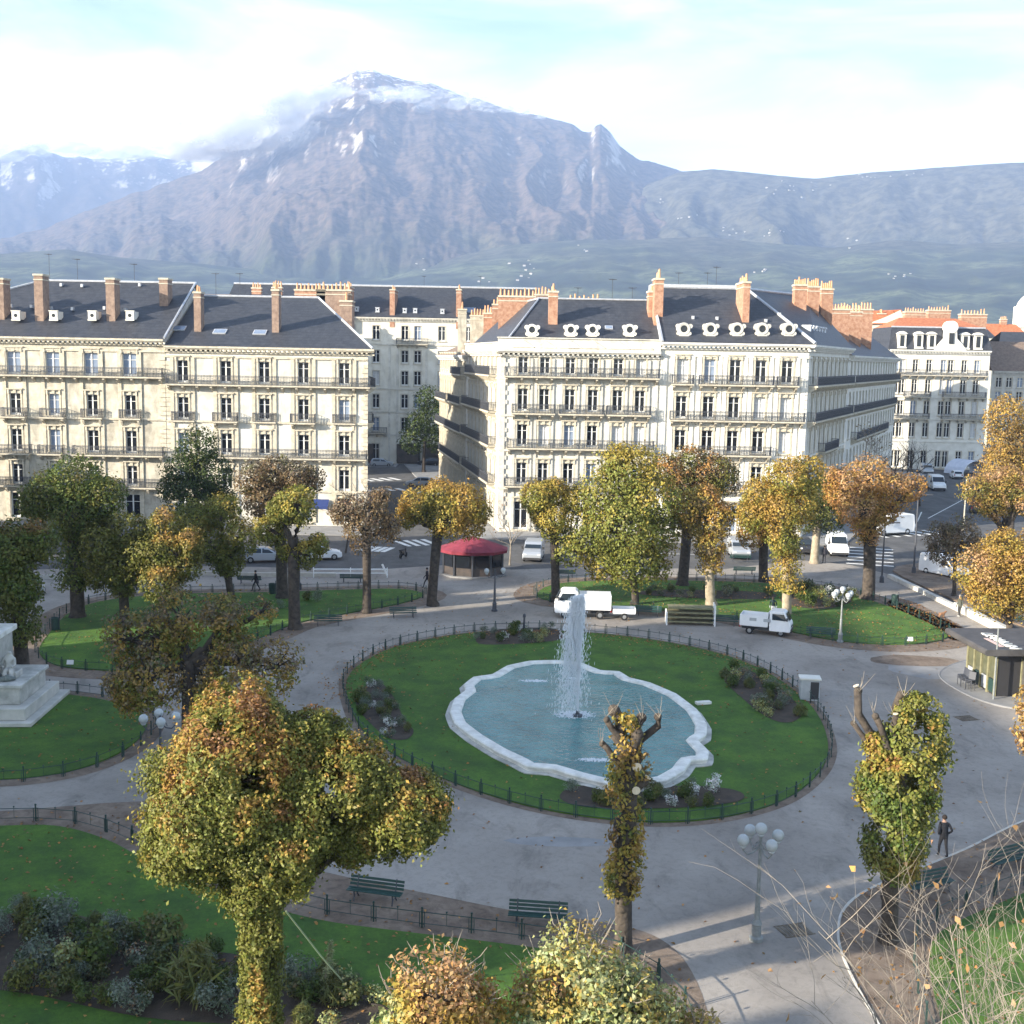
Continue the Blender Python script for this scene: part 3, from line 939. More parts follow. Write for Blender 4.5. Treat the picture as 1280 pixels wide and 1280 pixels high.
roof_vents(rf, [on_roof(x, y) for x, y in ((14, 383), (40, 384), (64, 386), (91, 387), (131, 386), (157, 388), (77, 357), (103, 358), (175, 357))])

# ---- left block, right half
b2 = site('apartment_block', 'cream apartment block at the left street corner, slate roof with two slim chimneys', 'building', (-28, 140, 0), 'stone apartment blocks round the square')
W = Wall(b2, (-39.5, 135), (-16.6, 135))
bays2 = [-37.62 + 39.5, -32.73 + 39.5, -28.38 + 39.5, -23.93 + 39.5, -19.31 + 39.5]
FLOORS_B = [(.35, 2.9), (4.1, 2.4), (8.05, 2.4), (12.0, 2.5), (16.15, 2.5)]
W.build(bays2, FLOORS_B, 19.7, M['stone_pale'], style='rich', glass=(.85, .1, .05), seed=5, per_floor=[1.7, 1.2, 1.25, 1.25, 1.25])
W.cornice(20.25, .75, e1=.75)
W.mouldings((4.0, 7.75, 11.8, 19.1), [s + q for s in bays2 for q in (-1.2, 1.2)], quoin=(0, 22), z1=18.9)
W.balcony(16.0, .2, W.L + .3, 1.0)
W.balcony(7.8, bays2[1] - 1.3, W.L - .1, .9)
for j, s in enumerate(bays2):
    if j in (1, 3): W.balcony(11.85, s - 1.4, s + 1.4, .9)
    else: W.balcony(11.85, s - 1.3, s + 1.3, .35)
S = Wall(b2, (-16.6, 135), (-22.0, 165))
S.build([3, 8, 13, 18, 23], FLOORS_B, 19.7, M['stone_pale'], style='plain', seed=6)
S.cornice(20.25, .75); S.balcony(16.0, .0, 12, .9); S.balcony(11.85, 1.5, 5, .8)
rf = poly_part('roof', 'slate', b2, ((-39.3, 134.35, 20.26), (-16.0, 134.35, 20.26), (-24.3, 148, 26.45), (-39.3, 148, 26.45)), ((-16.0, 134.35, 20.26), (-22.4, 165.5, 20.26), (-24.3, 148, 26.45)), ((-24.3, 148, 26.45), (-22.4, 165.5, 20.26), (-39.3, 165.5, 20.26), (-39.3, 148, 26.45)))
ridge_lines(rf, [(-39.2, 148, 26.5), (-24.3, 148, 26.5), (-16.0, 134.4, 20.35)], [(-24.3, 148, 26.5), (-22.4, 165.5, 20.3)])
for px in (270, 300): aerial(rf, px, 368, 148.2)
k2 = (26.45 - 20.26) / 13.65
rb2 = lambda x, y: on_roof(x, y, 134.35, 20.26, k2)
for px, py, top, w in ((248, 413, 367, .8), (345, 414, 364, .8)):
    p = rb2(px, py); chimney(rf, p.x, p.y + .4, p.z - 1, A(px, top, p.y).z, w, 1.5, 2, 'brick_dull')
for px, py in ((224, 411), (275, 415), (325, 416)):
    p = rb2(px, py); skylight(rf, p.x, p.y, p.z, k2, 1.5, 1.2)
for px, w, m in ((385, 4.0, 'brick'), (415, 4.5, 'brick_dull')):
    p = A(px, 382, 156); chimney(rf, p.x, 158, 20, A(px, 364, 158).z, w, 1.1, 8, m)
chimney(rf, A(434, 390, 158).x, 158, 18, A(434, 378, 158).z, 1.6, 2.4, 3, 'brick_dull')

# ---- block across the end of the left street
b3 = site('apartment_block', 'cream apartment block closing the end of the left street, slate roof', 'building', (-18, 222, 0), 'stone apartment blocks round the square')
W = Wall(b3, (-52, 216), (3, 216))
bays3 = [A(px, 440, 216).x + 52 for px in (404, 440, 470, 506, 522, 552, 585)]
FLOORS_C = [(.3, 3.3), (5.8, 2.6), (10.0, 2.6), (14.2, 2.6), (18.2, 2.3), (22.3, 2.6)]
W.build(bays3, FLOORS_C, 26.0, M['plaster_lime'], style='plain', glass=(.45, .2, .35), seed=9, ww=1.25)
W.cornice(26.4, .6, 'stone_pale')
W.mouldings((5.2, 9.4, 13.6, 21.6), [A(p, 440, 216).x + 52 for p in (487, 497, 533)], z1=21.4, m='stone_pale', pw=.35)
W.balcony(21.7, bays3[3] - 1.5, bays3[3] + 4.2, .9)
W.balcony(5.6, bays3[2] - 1.6, bays3[2] + 2, .9)
for x in (-27.5, -19.2, -14.2):
    b = MB(); b.box(x - 2.0, x + 2.0, 215.3, 215.94, .1, 3.6); b.build('shopfront', M['shop_dark'], b3)
rf = poly_part('roof', 'slate', b3, ((-53, 215.3, 26.42), (4, 215.3, 26.42), (4, 226, 32.4), (-53, 226, 32.4)), ((-53, 226, 32.4), (4, 226, 32.4), (4, 237, 26.4), (-53, 237, 26.4)))
ridge_lines(rf, [(-53, 226, 32.5), (4, 226, 32.5)], r=.2)
for px in (530, 600): aerial(rf, px, 365, 226.2, 3)
k3 = (32.4 - 26.42) / 10.7
rb3 = lambda x, y: on_roof(x, y, 215.3, 26.42, k3)
for px, py, top in ((490, 395, 364), (573, 397, 364), (434, 398, 360)):
    p = rb3(px, py); chimney(rf, p.x, p.y + 3, p.z - 2, A(px, top, p.y + 3).z, .9, 5.5, 3, 'brick')
for px, py in ((446, 389), (472, 390), (506, 391), (519, 391), (553, 392)):
    p = rb3(px, py); round_dormer(rf, p.x, p.y - .3, p.z + .4, .34, 1.5, 'zinc', True)
p = rb3(587, 388); skylight(rf, p.x, p.y, p.z, k3, 2.2, 1.8); p = rb3(615, 388); skylight(rf, p.x, p.y, p.z, k3, 1.8, 1.6)

# ---- middle block: front wing and street wing
b4 = site('apartment_block', 'ornate stone corner block in the middle, four round attic windows in its slate roof', 'building', (8, 140, 0), 'stone apartment blocks round the square')
W = Wall(b4, (-1.5, 133), (16.2, 133))
bays4 = [A(px, 460, 133).x + 1.5 for px in (654, 681, 713, 742, 773, 801)]
FLOORS_D = [(.3, 3.2), (5.45, 2.45), (9.75, 2.45), (13.7, 2.5), (17.75, 1.95)]
W.build(bays4, FLOORS_D, 20.0, M['stone_pale'], style='rich', glass=(.68, .12, .20), seed=11, per_floor=[1.5, 1.15, 1.15, 1.15, 1.1])
W.cornice(20.5, .75, 'stone_pale', e0=.5)
W.mouldings((5.0, 9.3, 13.2, 17.3), [.35] + [s + q for s in bays4 for q in (-.95, .95)] + [17.4], z1=19.7, quoin=(0,), m='stone_grey', pw=.3)
W.balcony(17.6, .4, 17.6, 1.0); W.balcony(9.6, .8, 17.2, .9); W.balcony(5.3, .6, 17.2, .8)
for j in range(0, 6, 2): W.balcony(13.5, bays4[j] - 1.2, bays4[j + 1] + 1.2, 1.0)
b = W.mb()                                                       # parapet with shallow gables above the cornice
b.box(-.4, 17.7, -.3, .3, 20.503, 21.75)
for j in range(6):
    c = bays4[j]
    b.add([(c - 1.3, .42, 20.75), (c + 1.3, .42, 20.75), (c, .42, 21.55), (c - 1.3, .29, 20.7), (c + 1.3, .29, 20.7), (c, .29, 21.6)], [(0, 1, 2), (3, 5, 4), (0, 2, 5, 3), (1, 4, 5, 2), (0, 3, 4, 1)])
b.box(-.5, 17.8, -.2, .45, 21.753, 21.87)
b.build('parapet', M['stone_pale'], b4)
sdir = Vector((-.18, 1.0)).normalized()
def along(p, d, t): return (p[0] + d.x * t, p[1] + d.y * t)
P_a = along((-1.5, 133), sdir, 27.0)
S = Wall(b4, P_a, (-1.5, 133))
sb = [2.6 + i * 3.1 for i in range(8)]
S.build(sb, FLOORS_D, 20.0, M['stone_pale'], style='rich', glass=(.6, .2, .2), seed=12, per_floor=[1.5, 1.15, 1.15, 1.15, 1.1])
S.cornice(20.5, .75, 'stone_pale', e1=.5)
S.mouldings((5.0, 9.3, 13.2, 17.3), [s + q for s in sb for q in (-.95, .95)], z1=19.7, quoin=(27,), m='stone_grey', pw=.3)
for z, a in ((17.6, 4), (13.5, 1), (9.6, .5), (5.3, 2)): S.balcony(z, a, 24.5, 1.0)
b = S.mb(); b.box(0, 26.9, -.5, .3, 20.503, 21.2); b.box(0, 26.9, -.2, .5, 21.203, 21.32); b.build('parapet', M['stone_pale'], b4)
rx, ry = P_a
rf = poly_part('roof', 'slate', b4, ((-1.2, 133.3, 21.0), (16.4, 133.3, 21.0), (16.4, 144, 26.6), (2.8, 144, 26.6)), ((-1.2, 133.3, 21.0), (2.8, 144, 26.6), (rx + 6.5, ry, 26.6), (rx + .3, ry, 21.0)), ((2.8, 144, 26.6), (16.4, 144, 26.6), (16.4, 156, 20.6), (rx + 12, ry, 21.0), (rx + 6.5, ry, 26.6)))
ridge_lines(rf, [(16.4, 133.4, 21.1), (16.4, 144, 26.7), (2.8, 144, 26.7), (-1.2, 133.4, 21.15)], [(2.8, 144, 26.7), (rx + 6.5, ry, 26.7)], r=.12)
for px in (722, 765, 790): aerial(rf, px, 378, 144.2, 1.8 + (px % 2))
k4 = 5.6 / 10.7
rb4 = lambda x, y: on_roof(x, y, 133.3, 21.0, k4)
for px in (665, 713, 740, 786):
    p = rb4(px, 413); round_dormer(rf, p.x, p.y - 1.25, p.z + .05, .62, 2.6)
p = rb4(761, 410); skylight(rf, p.x, p.y, p.z, k4, .9, .8)
for px, py, top, w, d in ((691, 404, 366, 1.05, 1.6), (814, 394, 366, .8, 2.0)):
    p = rb4(px, py); chimney(rf, p.x, p.y + .5, p.z - 1, A(px, top, p.y).z, w, d, 2, 'brick')
p = A(646, 372, 152); chimney(rf, p.x, 152, 20, p.z, 4.6, 1.2, 9, 'brick')
p = A(682, 370, 158); chimney(rf, p.x, 158, 20, p.z, 3.0, 1.2, 7, 'brick_dull')
p = A(730, 379, 152); chimney(rf, p.x, 152, 20, p.z, 4.0, 1.0, 7, 'stone_warm')

b4b = site('apartment_block', 'narrow grey stone block in the left street with a low brown roof', 'building', (-9, 175, 0), 'stone apartment blocks round the square')
P_b = along((-1.5, 133), sdir, 59.0)
P_c = along((-1.5, 133), sdir, 27.1)
S = Wall(b4b, P_b, P_c)
sb = [2.2 + i * 3.05 for i in range(10)]
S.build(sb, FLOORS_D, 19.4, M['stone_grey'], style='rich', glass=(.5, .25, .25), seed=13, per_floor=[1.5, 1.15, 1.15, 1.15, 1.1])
S.cornice(19.8, .7, 'stone_grey')
for z, a, c in ((17.2, 20, 31), (13.2, 1, 15), (13.2, 17, 30), (9.4, 1, 31), (5.2, 6, 31)): S.balcony(z, a, c, .9)
S.mouldings((5.0, 9.2, 13.0, 17.0), [s + q for s in sb for q in (-.95, .95)], z1=19, pw=.3)
rf = poly_part('roof', 'brown_roof', b4b, ((P_b[0] - .5, P_b[1], 19.82), (P_c[0] - .5, P_c[1], 19.82), (P_c[0] + 6, P_c[1], 22.6), (P_b[0] + 6, P_b[1], 22.6)), ((P_b[0] + 6, P_b[1], 22.6), (P_c[0] + 6, P_c[1], 22.6), (P_c[0] + 12, P_c[1], 19.8), (P_b[0] + 12, P_b[1], 19.8)))
for px, top, y, w, n in ((578, 388, 172, 1.2, 2), (597, 396, 166, 2.0, 5), (612, 393, 164, 1.6, 4), (622, 382, 163, 1.4, 3)):
    p = A(px, top, y); chimney(rf, p.x, y, 19.5, p.z, w, 1.2, n, 'stone_warm' if px < 610 else 'brick')

# ---- right block of the middle pair
b5 = site('apartment_block', 'tall pale stone corner block right of centre with five ornate round attic windows', 'building', (25, 142, 0), 'stone apartment blocks round the square')
W = Wall(b5, (16.25, 133), (32.75, 133))
bays5 = [A(px, 465, 133).x - 16.25 for px in (853, 887, 919, 951, 984)]
FLOORS_E = [(.3, 3.1), (5.4, 2.5), (9.4, 2.5), (13.2, 2.5), (17.2, 2.6)]
W.build(bays5, FLOORS_E, 21.0, M['stone_white'], style='rich', glass=(.6, .12, .28), seed=21, per_floor=[1.6, 1.25, 1.25, 1.25, 1.25])
W.cornice(21.6, .8, 'stone_white', .5, e1=.6)
W.mouldings((5.0, 9.0, 20.2), [.5, W.L - .5] + [s + q for s in bays5 for q in (-1.15, 1.15)], z1=19.9, m='stone_white', pw=.45, quoin=(0, 16))
W.balcony(17.05, bays5[0] - 1.2, bays5[0] + 1.2, .9); W.balcony(17.05, bays5[1] - 1.2, bays5[3] + 1.4, .9); W.balcony(17.05, bays5[4] - 1.2, bays5[4] + 1.2, .9)
W.balcony(13.05, bays5[0] - 1.3, W.L - .3, .9); W.balcony(9.2, bays5[1] - 1.0, bays5[3] + 1.4, .9); W.balcony(5.25, .8, W.L - .5, .9)
rdir = Vector((.45, 1.0)).normalized()
Q_a = along((32.75, 133), rdir, 29.0)
S = Wall(b5, (32.75, 133), Q_a)
sb = [2.4 + i * 3.0 for i in range(9)]
S.build(sb, FLOORS_E, 21.0, M['stone_white'], style='rich', glass=(.5, .3, .2), seed=22, per_floor=[1.5, 1.15, 1.15, 1.15, 1.1])
S.cornice(21.6, .8, 'stone_white', .5, e0=.6)
S.mouldings((5.0, 9.0, 20.2), [s + q for s in sb for q in (-.95, .95)], z1=19.9, m='stone_white', pw=.3)
for z, a, c in ((17.05, .6, 28.5), (13.05, .6, 28.5), (9.2, 8, 18), (5.25, 3, 26)): S.balcony(z, a, c, 1.0)
qx, qy = Q_a
ap = (27.9, 145.5, 28.3)
rf = poly_part('roof', 'slate', b5, ((16.3, 132.5, 21.62), (33.3, 132.5, 21.62), ap, (16.3, 145.5, 28.3)), ((33.3, 132.5, 21.62), (qx + .5, qy, 21.62), (qx - 6, qy, 28.3), ap), (ap, (qx - 6, qy, 28.3), (qx - 12, qy + 1, 21.6), (16.3, 158, 21.6), (16.3, 145.5, 28.3)))
wl_ = poly_part('wall', 'stone_white', b5, ((16.35, 133, 19), (16.35, 145.4, 19), (16.35, 145.4, 28.2), (16.35, 133, 21.7)), ((16.35, 145.4, 19), (16.35, 157, 19), (16.35, 157, 21.7), (16.35, 145.4, 28.2)))
ridge_lines(rf, [(16.3, 132.6, 21.7), (16.3, 145.5, 28.4), ap, (33.3, 132.6, 21.75)], [ap, (qx - 6, qy, 28.4)], r=.2)
b = MB(); b.box(16.4, 27.8, 145.6, 149, 28.1, 28.75); b.build('ridge_cap', M['zinc'], rf)
for px in (848, 884, 895): aerial(rf, px, 357, 147, 1.6 + (px % 2) * .7)
k5 = (28.3 - 21.62) / 13.0
rb5 = lambda x, y: on_roof(x, y, 132.5, 21.62, k5)
for px in (853, 886, 919, 950, 983):
    p = rb5(px, 412); round_dormer(rf, p.x, p.y - 1.35, p.z + .05, .68, 2.8, 'stone_grey')
roof_vents(rf, [rb5(x, y) for x, y in ((866, 398), (896, 399), (957, 402), (974, 394))])
for px, py, top, w, d in ((823, 396, 350, 1.0, 2.6), (932, 403, 354, .75, 4.6)):
    p = rb5(px, py); chimney(rf, p.x, p.y + d / 2, p.z - 1.2, A(px, top, p.y).z, w, d, 4, 'brick')
for px, top, y in ((1000, 358, 150), (1016, 360, 154), (1033, 363, 158)):
    p = A(px, top, y); chimney(rf, p.x, y, 21, p.z, 1.5, 1.4, 6, 'brick')
pz = A(1010, 408, 140)
b = MB()
for i in range(6):
    t = 5 + i * 1.9
    c = along((32.0, 134), rdir, t)
    b.cbox((c[0] - .3, c[1], 23.2), (.9, .9, 1.1), Matrix.Rotation(-math.atan2(.45, 1), 3, 'Z'))
    b.cbox((c[0] - .3, c[1], 23.85), (1.1, 1.1, .18), Matrix.Rotation(-math.atan2(.45, 1), 3, 'Z'))
b.build('dormer', M['zinc'], rf)

b5b = site('apartment_block', 'pale block behind the tall corner block in the right street, dark slate roof', 'building', (55, 185, 0), 'stone apartment blocks round the square')
Q_b = along((32.75, 133), rdir, 29.1); Q_c = along((32.75, 133), rdir, 83.0)
S = Wall(b5b, Q_b, Q_c)
sb = [2.2 + i * 3.1 for i in range(17)]
S.build(sb, FLOORS_E, 20.3, M['stone_white'], style='plain', glass=(.5, .3, .2), seed=23, per_floor=[1.5, 1.15, 1.15, 1.15, 1.1])
S.cornice(20.7, .7, 'stone_white')
for z, a, c in ((17.05, 1, 53), (13.05, 1, 50), (9.2, 5, 40)): S.balcony(z, a, c, .9)
rf = poly_part('roof', 'slate', b5b, ((Q_b[0] + .4, Q_b[1], 20.72), (Q_c[0] + .4, Q_c[1], 20.72), (Q_c[0] - 6, Q_c[1] + 2, 25.6), (Q_b[0] - 6, Q_b[1] + 2, 25.6)), ((Q_b[0] - 6, Q_b[1] + 2, 25.6), (Q_c[0] - 6, Q_c[1] + 2, 25.6), (Q_c[0] - 13, Q_c[1] + 4, 20.7), (Q_b[0] - 13, Q_b[1] + 4, 20.7)))
for px, top, y, w in ((1048, 388, 172, 3), (1062, 391, 178, 3.4), (1077, 388, 186, 3.2)):
    p = A(px, top, y); chimney(rf, p.x, y, 20, p.z, w, 1.3, 7, 'brick')
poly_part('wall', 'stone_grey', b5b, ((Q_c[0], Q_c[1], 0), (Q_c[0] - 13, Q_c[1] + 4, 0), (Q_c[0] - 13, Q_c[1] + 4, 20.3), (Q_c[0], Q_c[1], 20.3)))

# ---- block at the end of the right street
b6 = site('apartment_block', 'grey stone block with steep mansard and white dormers at the end of the right street', 'building', (80, 232, 0), 'stone apartment blocks round the square')
YB = 224.0
x0, x1 = A(1112, 440, YB).x, A(1238, 440, YB).x
W = Wall(b6, (x0, YB), (x1, YB))
bays6 = [A(px, 450, YB).x - x0 for px in (1121, 1129, 1145, 1162, 1180, 1189, 1206, 1222)]
FLOORS_F = [(.3, 3.2), (6.0, 2.8), (10.2, 2.7), (14.2, 2.7), (18.2, 2.4)]
W.build(bays6, FLOORS_F, 22.0, M['stone_white'], style='plain', glass=(.75, .2, .05), seed=31, per_floor=[1.0, 1.05, 1.05, 1.05, 1.05])
W.cornice(22.4, .7, 'stone_white')
W.mouldings((5.3, 9.5, 13.6, 17.7), (), z1=20, m='stone_white')
for z, a, c in ((17.75, .5, W.L - .5), (13.7, 3, 8), (13.7, 10.3, W.L - .5), (9.6, .5, 8), (9.6, 10.3, W.L - .5)): W.balcony(z, a, c, .9)
rf = poly_part('roof', 'slate', b6, ((x0 - .3, YB - .4, 22.42), (x1 + .3, YB - .4, 22.42), (x1 - .6, YB + 1.6, 26.6), (x0 + .6, YB + 1.6, 26.6)), ((x1 + .3, YB - .4, 22.42), (x1 + .3, YB + 14, 22.42), (x1 - .6, YB + 13, 26.6), (x1 - .6, YB + 1.6, 26.6)), ((x0 - .3, YB + 14, 22.42), (x0 - .3, YB - .4, 22.42), (x0 + .6, YB + 1.6, 26.6), (x0 + .6, YB + 13, 26.6)))
poly_part('roof', 'tile_roof', b6, ((x0 + .6, YB + 1.6, 26.6), (x1 - .6, YB + 1.6, 26.6), (x1 - 4, YB + 8, 28.6), (x0 + 4, YB + 8, 28.6)), ((x1 - .6, YB + 1.6, 26.6), (x1 - .6, YB + 13, 26.6), (x1 - 4, YB + 8, 28.6)), ((x0 + .6, YB + 13, 26.6), (x0 + .6, YB + 1.6, 26.6), (x0 + 4, YB + 8, 28.6)))
ridge_lines(rf, [(x0 + .6, YB + 1.6, 26.65), (x1 - .6, YB + 1.6, 26.65)], r=.15)
def dormer_house(parent, x, y, z, w, h, m='stone_white'):
    b = MB()
    b.box(x - w / 2, x + w / 2, y, y + 2.4, z, z + h)
    b.extrude([(x - w / 2 - .2, z + h + .003), (x + w / 2 + .2, z + h + .003), (x + w * .3, z + h + .35), (x, z + h + .5), (x - w * .3, z + h + .35)], y - .25, y + 2.4)
    b.box(x - w / 2 - .1, x + w / 2 + .1, y - .2, y - .002, z - .1, z + .15)
    b.cur = 1
    b.box(x - w * .26, x + w * .26, y - .02, y + .02, z + .3, z + h - .25)
    b.build('dormer', [M[m], M['glass_dark']], parent)
for px in (1127, 1148, 1164, 1206, 1222):
    dormer_house(rf, A(px, 430, YB).x, YB - .3, 22.7, 1.5, 2.6)
cx = A(1187, 430, YB).x
b = MB()
b.extrude([(cx - 3, 22.45), (cx + 3, 22.45), (cx + 2.3, 23.4), (cx + 1.1, 24.6), (cx + .95, 26.6), (cx - .95, 26.6), (cx - 1.1, 24.6), (cx - 2.3, 23.4)], YB - .7, YB + .8)
b.lathe([(.1, YB - .8), (1.15, YB - .8), (1.15, YB + 1.2), (.1, YB + 1.2)], (cx, 0, 26.7), 16, 'Y')
b.cur = 1; b.box(cx - .45, cx + .45, YB - .86, YB - .82, 23.6, 25.6)
b.build('dormer', [M['stone_white'], M['glass_dark']], rf)
for px, top, y, w in ((1143, 391, 236, 4.0), (1173, 389, 240, 4.4), (1216, 394, 234, 5.0)):
    p = A(px, top, y); chimney(rf, p.x, y, 24, p.z, w, 1.6, 8, 'brick')

b6b = site('apartment_block', 'white gabled house with an orange tile roof rising behind the right street', 'building', (70, 242, 0), 'houses behind the square')
gx_, gy_ = A(1118, 430, 240).x, 240.0
W = Wall(b6b, (gx_ - 5.5, gy_), (gx_ + 2.5, gy_))
W.build([1.5, 4.0, 6.5], [(16, 2.2), (20.6, 2.2), (24.6, 2.0)], 27.6, M['plaster_lime'], style='plain', seed=4, ww=1.0)
b = MB(); b.quad((gx_ - 5.5, gy_, 27.6), (gx_ + 2.5, gy_, 27.6), (gx_ + .8, gy_, 30.4), (gx_ - 2, gy_, 29.0)); b.quad((gx_ + 2.5, gy_, 0), (gx_ + 2.5, gy_ + 9, 0), (gx_ + 2.5, gy_ + 9, 27.6), (gx_ + 2.5, gy_, 27.6)); b.quad((gx_ - 5.5, gy_ + 9, 0), (gx_ - 5.5, gy_, 0), (gx_ - 5.5, gy_, 27.6), (gx_ - 5.5, gy_ + 9, 27.6))
b.build('wall', M['plaster_lime'], b6b)
rf = poly_part('roof', 'tile_roof', b6b, ((gx_ - 6, gy_ - .4, 27.5), (gx_ + .8, gy_ - .4, 27.7), (gx_ + .8, gy_ + 5, 30.6), (gx_ - 4, gy_ + 5, 30.4)), ((gx_ + 3, gy_ - .4, 27.4), (gx_ + 3, gy_ + 9, 27.4), (gx_ + .8, gy_ + 5, 30.6), (gx_ + .8, gy_ - .4, 30.5)), ((gx_ - 4, gy_ + 5, 30.4), (gx_ + .8, gy_ + 5, 30.6), (gx_ + 3, gy_ + 9, 27.4), (gx_ - 6, gy_ + 9, 27.4)))
p = A(1101, 393, 244); chimney(rf, p.x, 244, 26, p.z, 1.6, 1.6, 2, 'brick_dull')

b7 = site('terraced_house', 'low house with a brown roof right of the mansard block, mostly behind a golden tree', 'building', (92, 236, 0), 'houses behind the square')
x0 = A(1240, 480, 230).x
W = Wall(b7, (x0, 230), (x0 + 11, 230))
W.build([1.3, 3.3, 5.4, 8.0], [(5, 2.3), (9, 2.3), (12.6, 2.2), (15.6, 1.9)], 18.3, M['stone_grey'], style='plain', seed=2, ww=1.1)
W.cornice(18.7, .6, 'stone_grey')
poly_part('roof', 'brown_roof', b7, ((x0 - .4, 229.3, 18.72), (x0 + 11.4, 229.3, 18.72), (x0 + 9, 238, 24.5), (x0, 238, 24.5)), ((x0, 238, 24.5), (x0 + 9, 238, 24.5), (x0 + 11.4, 247, 18.7), (x0 - .4, 247, 18.7)))
b8 = site('terraced_house', 'grey house with dark roof at the right picture edge behind the tall golden tree', 'building', (106, 250, 0), 'houses behind the square')
x0 = A(1262, 450, 250).x
W = Wall(b8, (x0, 250), (x0 + 16, 250))
W.build([2, 5, 8, 11], [(8, 2.3), (12, 2.3), (16.5, 2.2)], 20.3, M['plaster_lime'], style='plain', seed=8, ww=1.2)
W.cornice(20.7, .6, 'stone_grey')
rf = poly_part('roof', 'slate', b8, ((x0 - 3, 249.3, 20.72), (x0 + 16, 249.3, 20.72), (x0 + 16, 258, 27), (x0 + 1, 258, 27)), ((x0 + 1, 258, 27), (x0 + 16, 258, 27), (x0 + 16, 267, 20.7), (x0 - 3, 267, 20.7)))
tw = site('church_tower', 'white tower poking above the roofs at the right picture edge', 'tower', (140, 330, 0))
c = A(1277, 400, 330)
b = MB(); b.box(c.x - 2.6, c.x + 3.4, 327, 333, 0, 31); b.box(c.x - 1.6, c.x + 2.4, 328, 332, 31.003, 36); b.box(c.x - 3, c.x + 3.8, 326.6, 333.4, 30.2, 30.9)
b.build('wall', M['stone_white'], tw)
b = MB(); b.lathe([(2.0, 36.01), (1.7, 37), (.9, 38.2), (.1, 39)], (c.x + .4, 330, 0), 12); b.build('roof', M['stone_white'], tw)
for i, (px, top, Y, w, hgt, lab, m) in enumerate(((1250, 404, 300, 14, 26, 'red roofed house far behind the right hand blocks', 'tile_roof'), (1228, 405, 290, 6, 26, 'small pale rooftop building right of the mansard block chimneys', 'slate'),
                                  (280, 366, 200, 22, 24, 'rooftop seen just above the cream corner block at left', 'brown_roof'), (320, 366, 190, 12, 23, 'second rooftop peeping above the cream corner block, next to a brick chimney', 'slate'))):
    h = site('house', lab, 'house', (A(px, top, Y).x, Y, 0), 'houses behind the square')
    x = A(px, top, Y).x; zt = A(px, top, Y).z
    b = MB(); b.box(x - w / 2, x + w / 2, Y, Y + 10, 0, zt - 3.2); b.build('wall', M['plaster_lime'], h)
    b = MB(); b.add([(x - w / 2 - .4, Y - .4, zt - 3.2), (x + w / 2 + .4, Y - .4, zt - 3.2), (x + w / 2 + .4, Y + 10.4, zt - 3.2), (x - w / 2 - .4, Y + 10.4, zt - 3.2), (x - w / 2 + 1, Y + 5, zt), (x + w / 2 - 1, Y + 5, zt)], [(0, 1, 5, 4), (1, 2, 5), (2, 3, 4, 5), (3, 0, 4)])
    r_ = b.build('roof', M[m], h)
    chimney(r_, x + w * .2, Y + 5, zt - 2, zt + 1.0, 1.6, .9, 4, 'brick')

# ---- added unseen houses left of the square, heights and gaps shaped for its shade
def shade_house(y0, y1, hgt, lab, m, roof_h=3.0, x=-60.0, depth=12.0):
    h = site('shade_house', lab, 'building', (x, (y0 + y1) / 2, 0), 'unseen houses added to shade the square')
    W = Wall(h, (x, y1), (x, y0))
    W.P0, W.P1 = Vector((x, y0, 0)), Vector((x, y1, 0))
    W.d = Vector((0, 1, 0)); W.o = Vector((1, 0, 0)); W.rz = R(90)
    nb = max(2, int((y1 - y0) / 3.6))
    fl = [(.3, 2.8)] + [(4.2 + 3.7 * i, 2.3) for i in range(int((hgt - 4) / 3.7))]
    W.build([(i + .5) * (y1 - y0) / nb for i in range(nb)], fl, hgt, M[m], style='plain', seed=int(y0) + 77)
    W.cornice(hgt + .3, .6)
    b = MB(); b.box(x - depth, x - .31, y0, y1, 0, hgt); b.build('wall', M[m], h)
    b = MB(); b.add([(x + .5, y0, hgt + .31), (x + .5, y1, hgt + .31), (x - depth, y1, hgt + .31), (x - depth, y0, hgt + .31), (x - depth / 2, y0 + .1, hgt + roof_h), (x - depth / 2, y1 - .1, hgt + roof_h)], [(0, 1, 5, 4), (1, 2, 5), (2, 3, 4, 5), (3, 0, 4)])
    rf = b.build('roof', M['slate'], h)
    return rf
shade_house(-46, -4.6, 22.8, 'unseen pale house added at the near end of the left hand shade row', 'stone_pale', 2.4, depth=5.0)
shade_house(3.6, 24, 29.5, 'unseen tall stone house beside the light gap in the left hand shade row', 'stone_warm', 3)
shade_house(24, 42.5, 29.0, 'second unseen tall house of the left hand shade row', 'stone_grey', 3)
shade_house(42.6, 58.7, 22.0, 'lower unseen pale house of the left hand shade row', 'stone_pale', 1.6, depth=4.0)
shade_house(65.2, 100, 18.0, 'unseen long low house at the far end of the left hand shade row', 'stone_warm', 1.8, depth=5.0)
shade_house(104, 130, 9.6, 'unseen low house added to shade the foot of the far left block', 'stone_grey', 1.2, x=-61.0, depth=5.0)  # added out of view to shade the far left block's lower floors
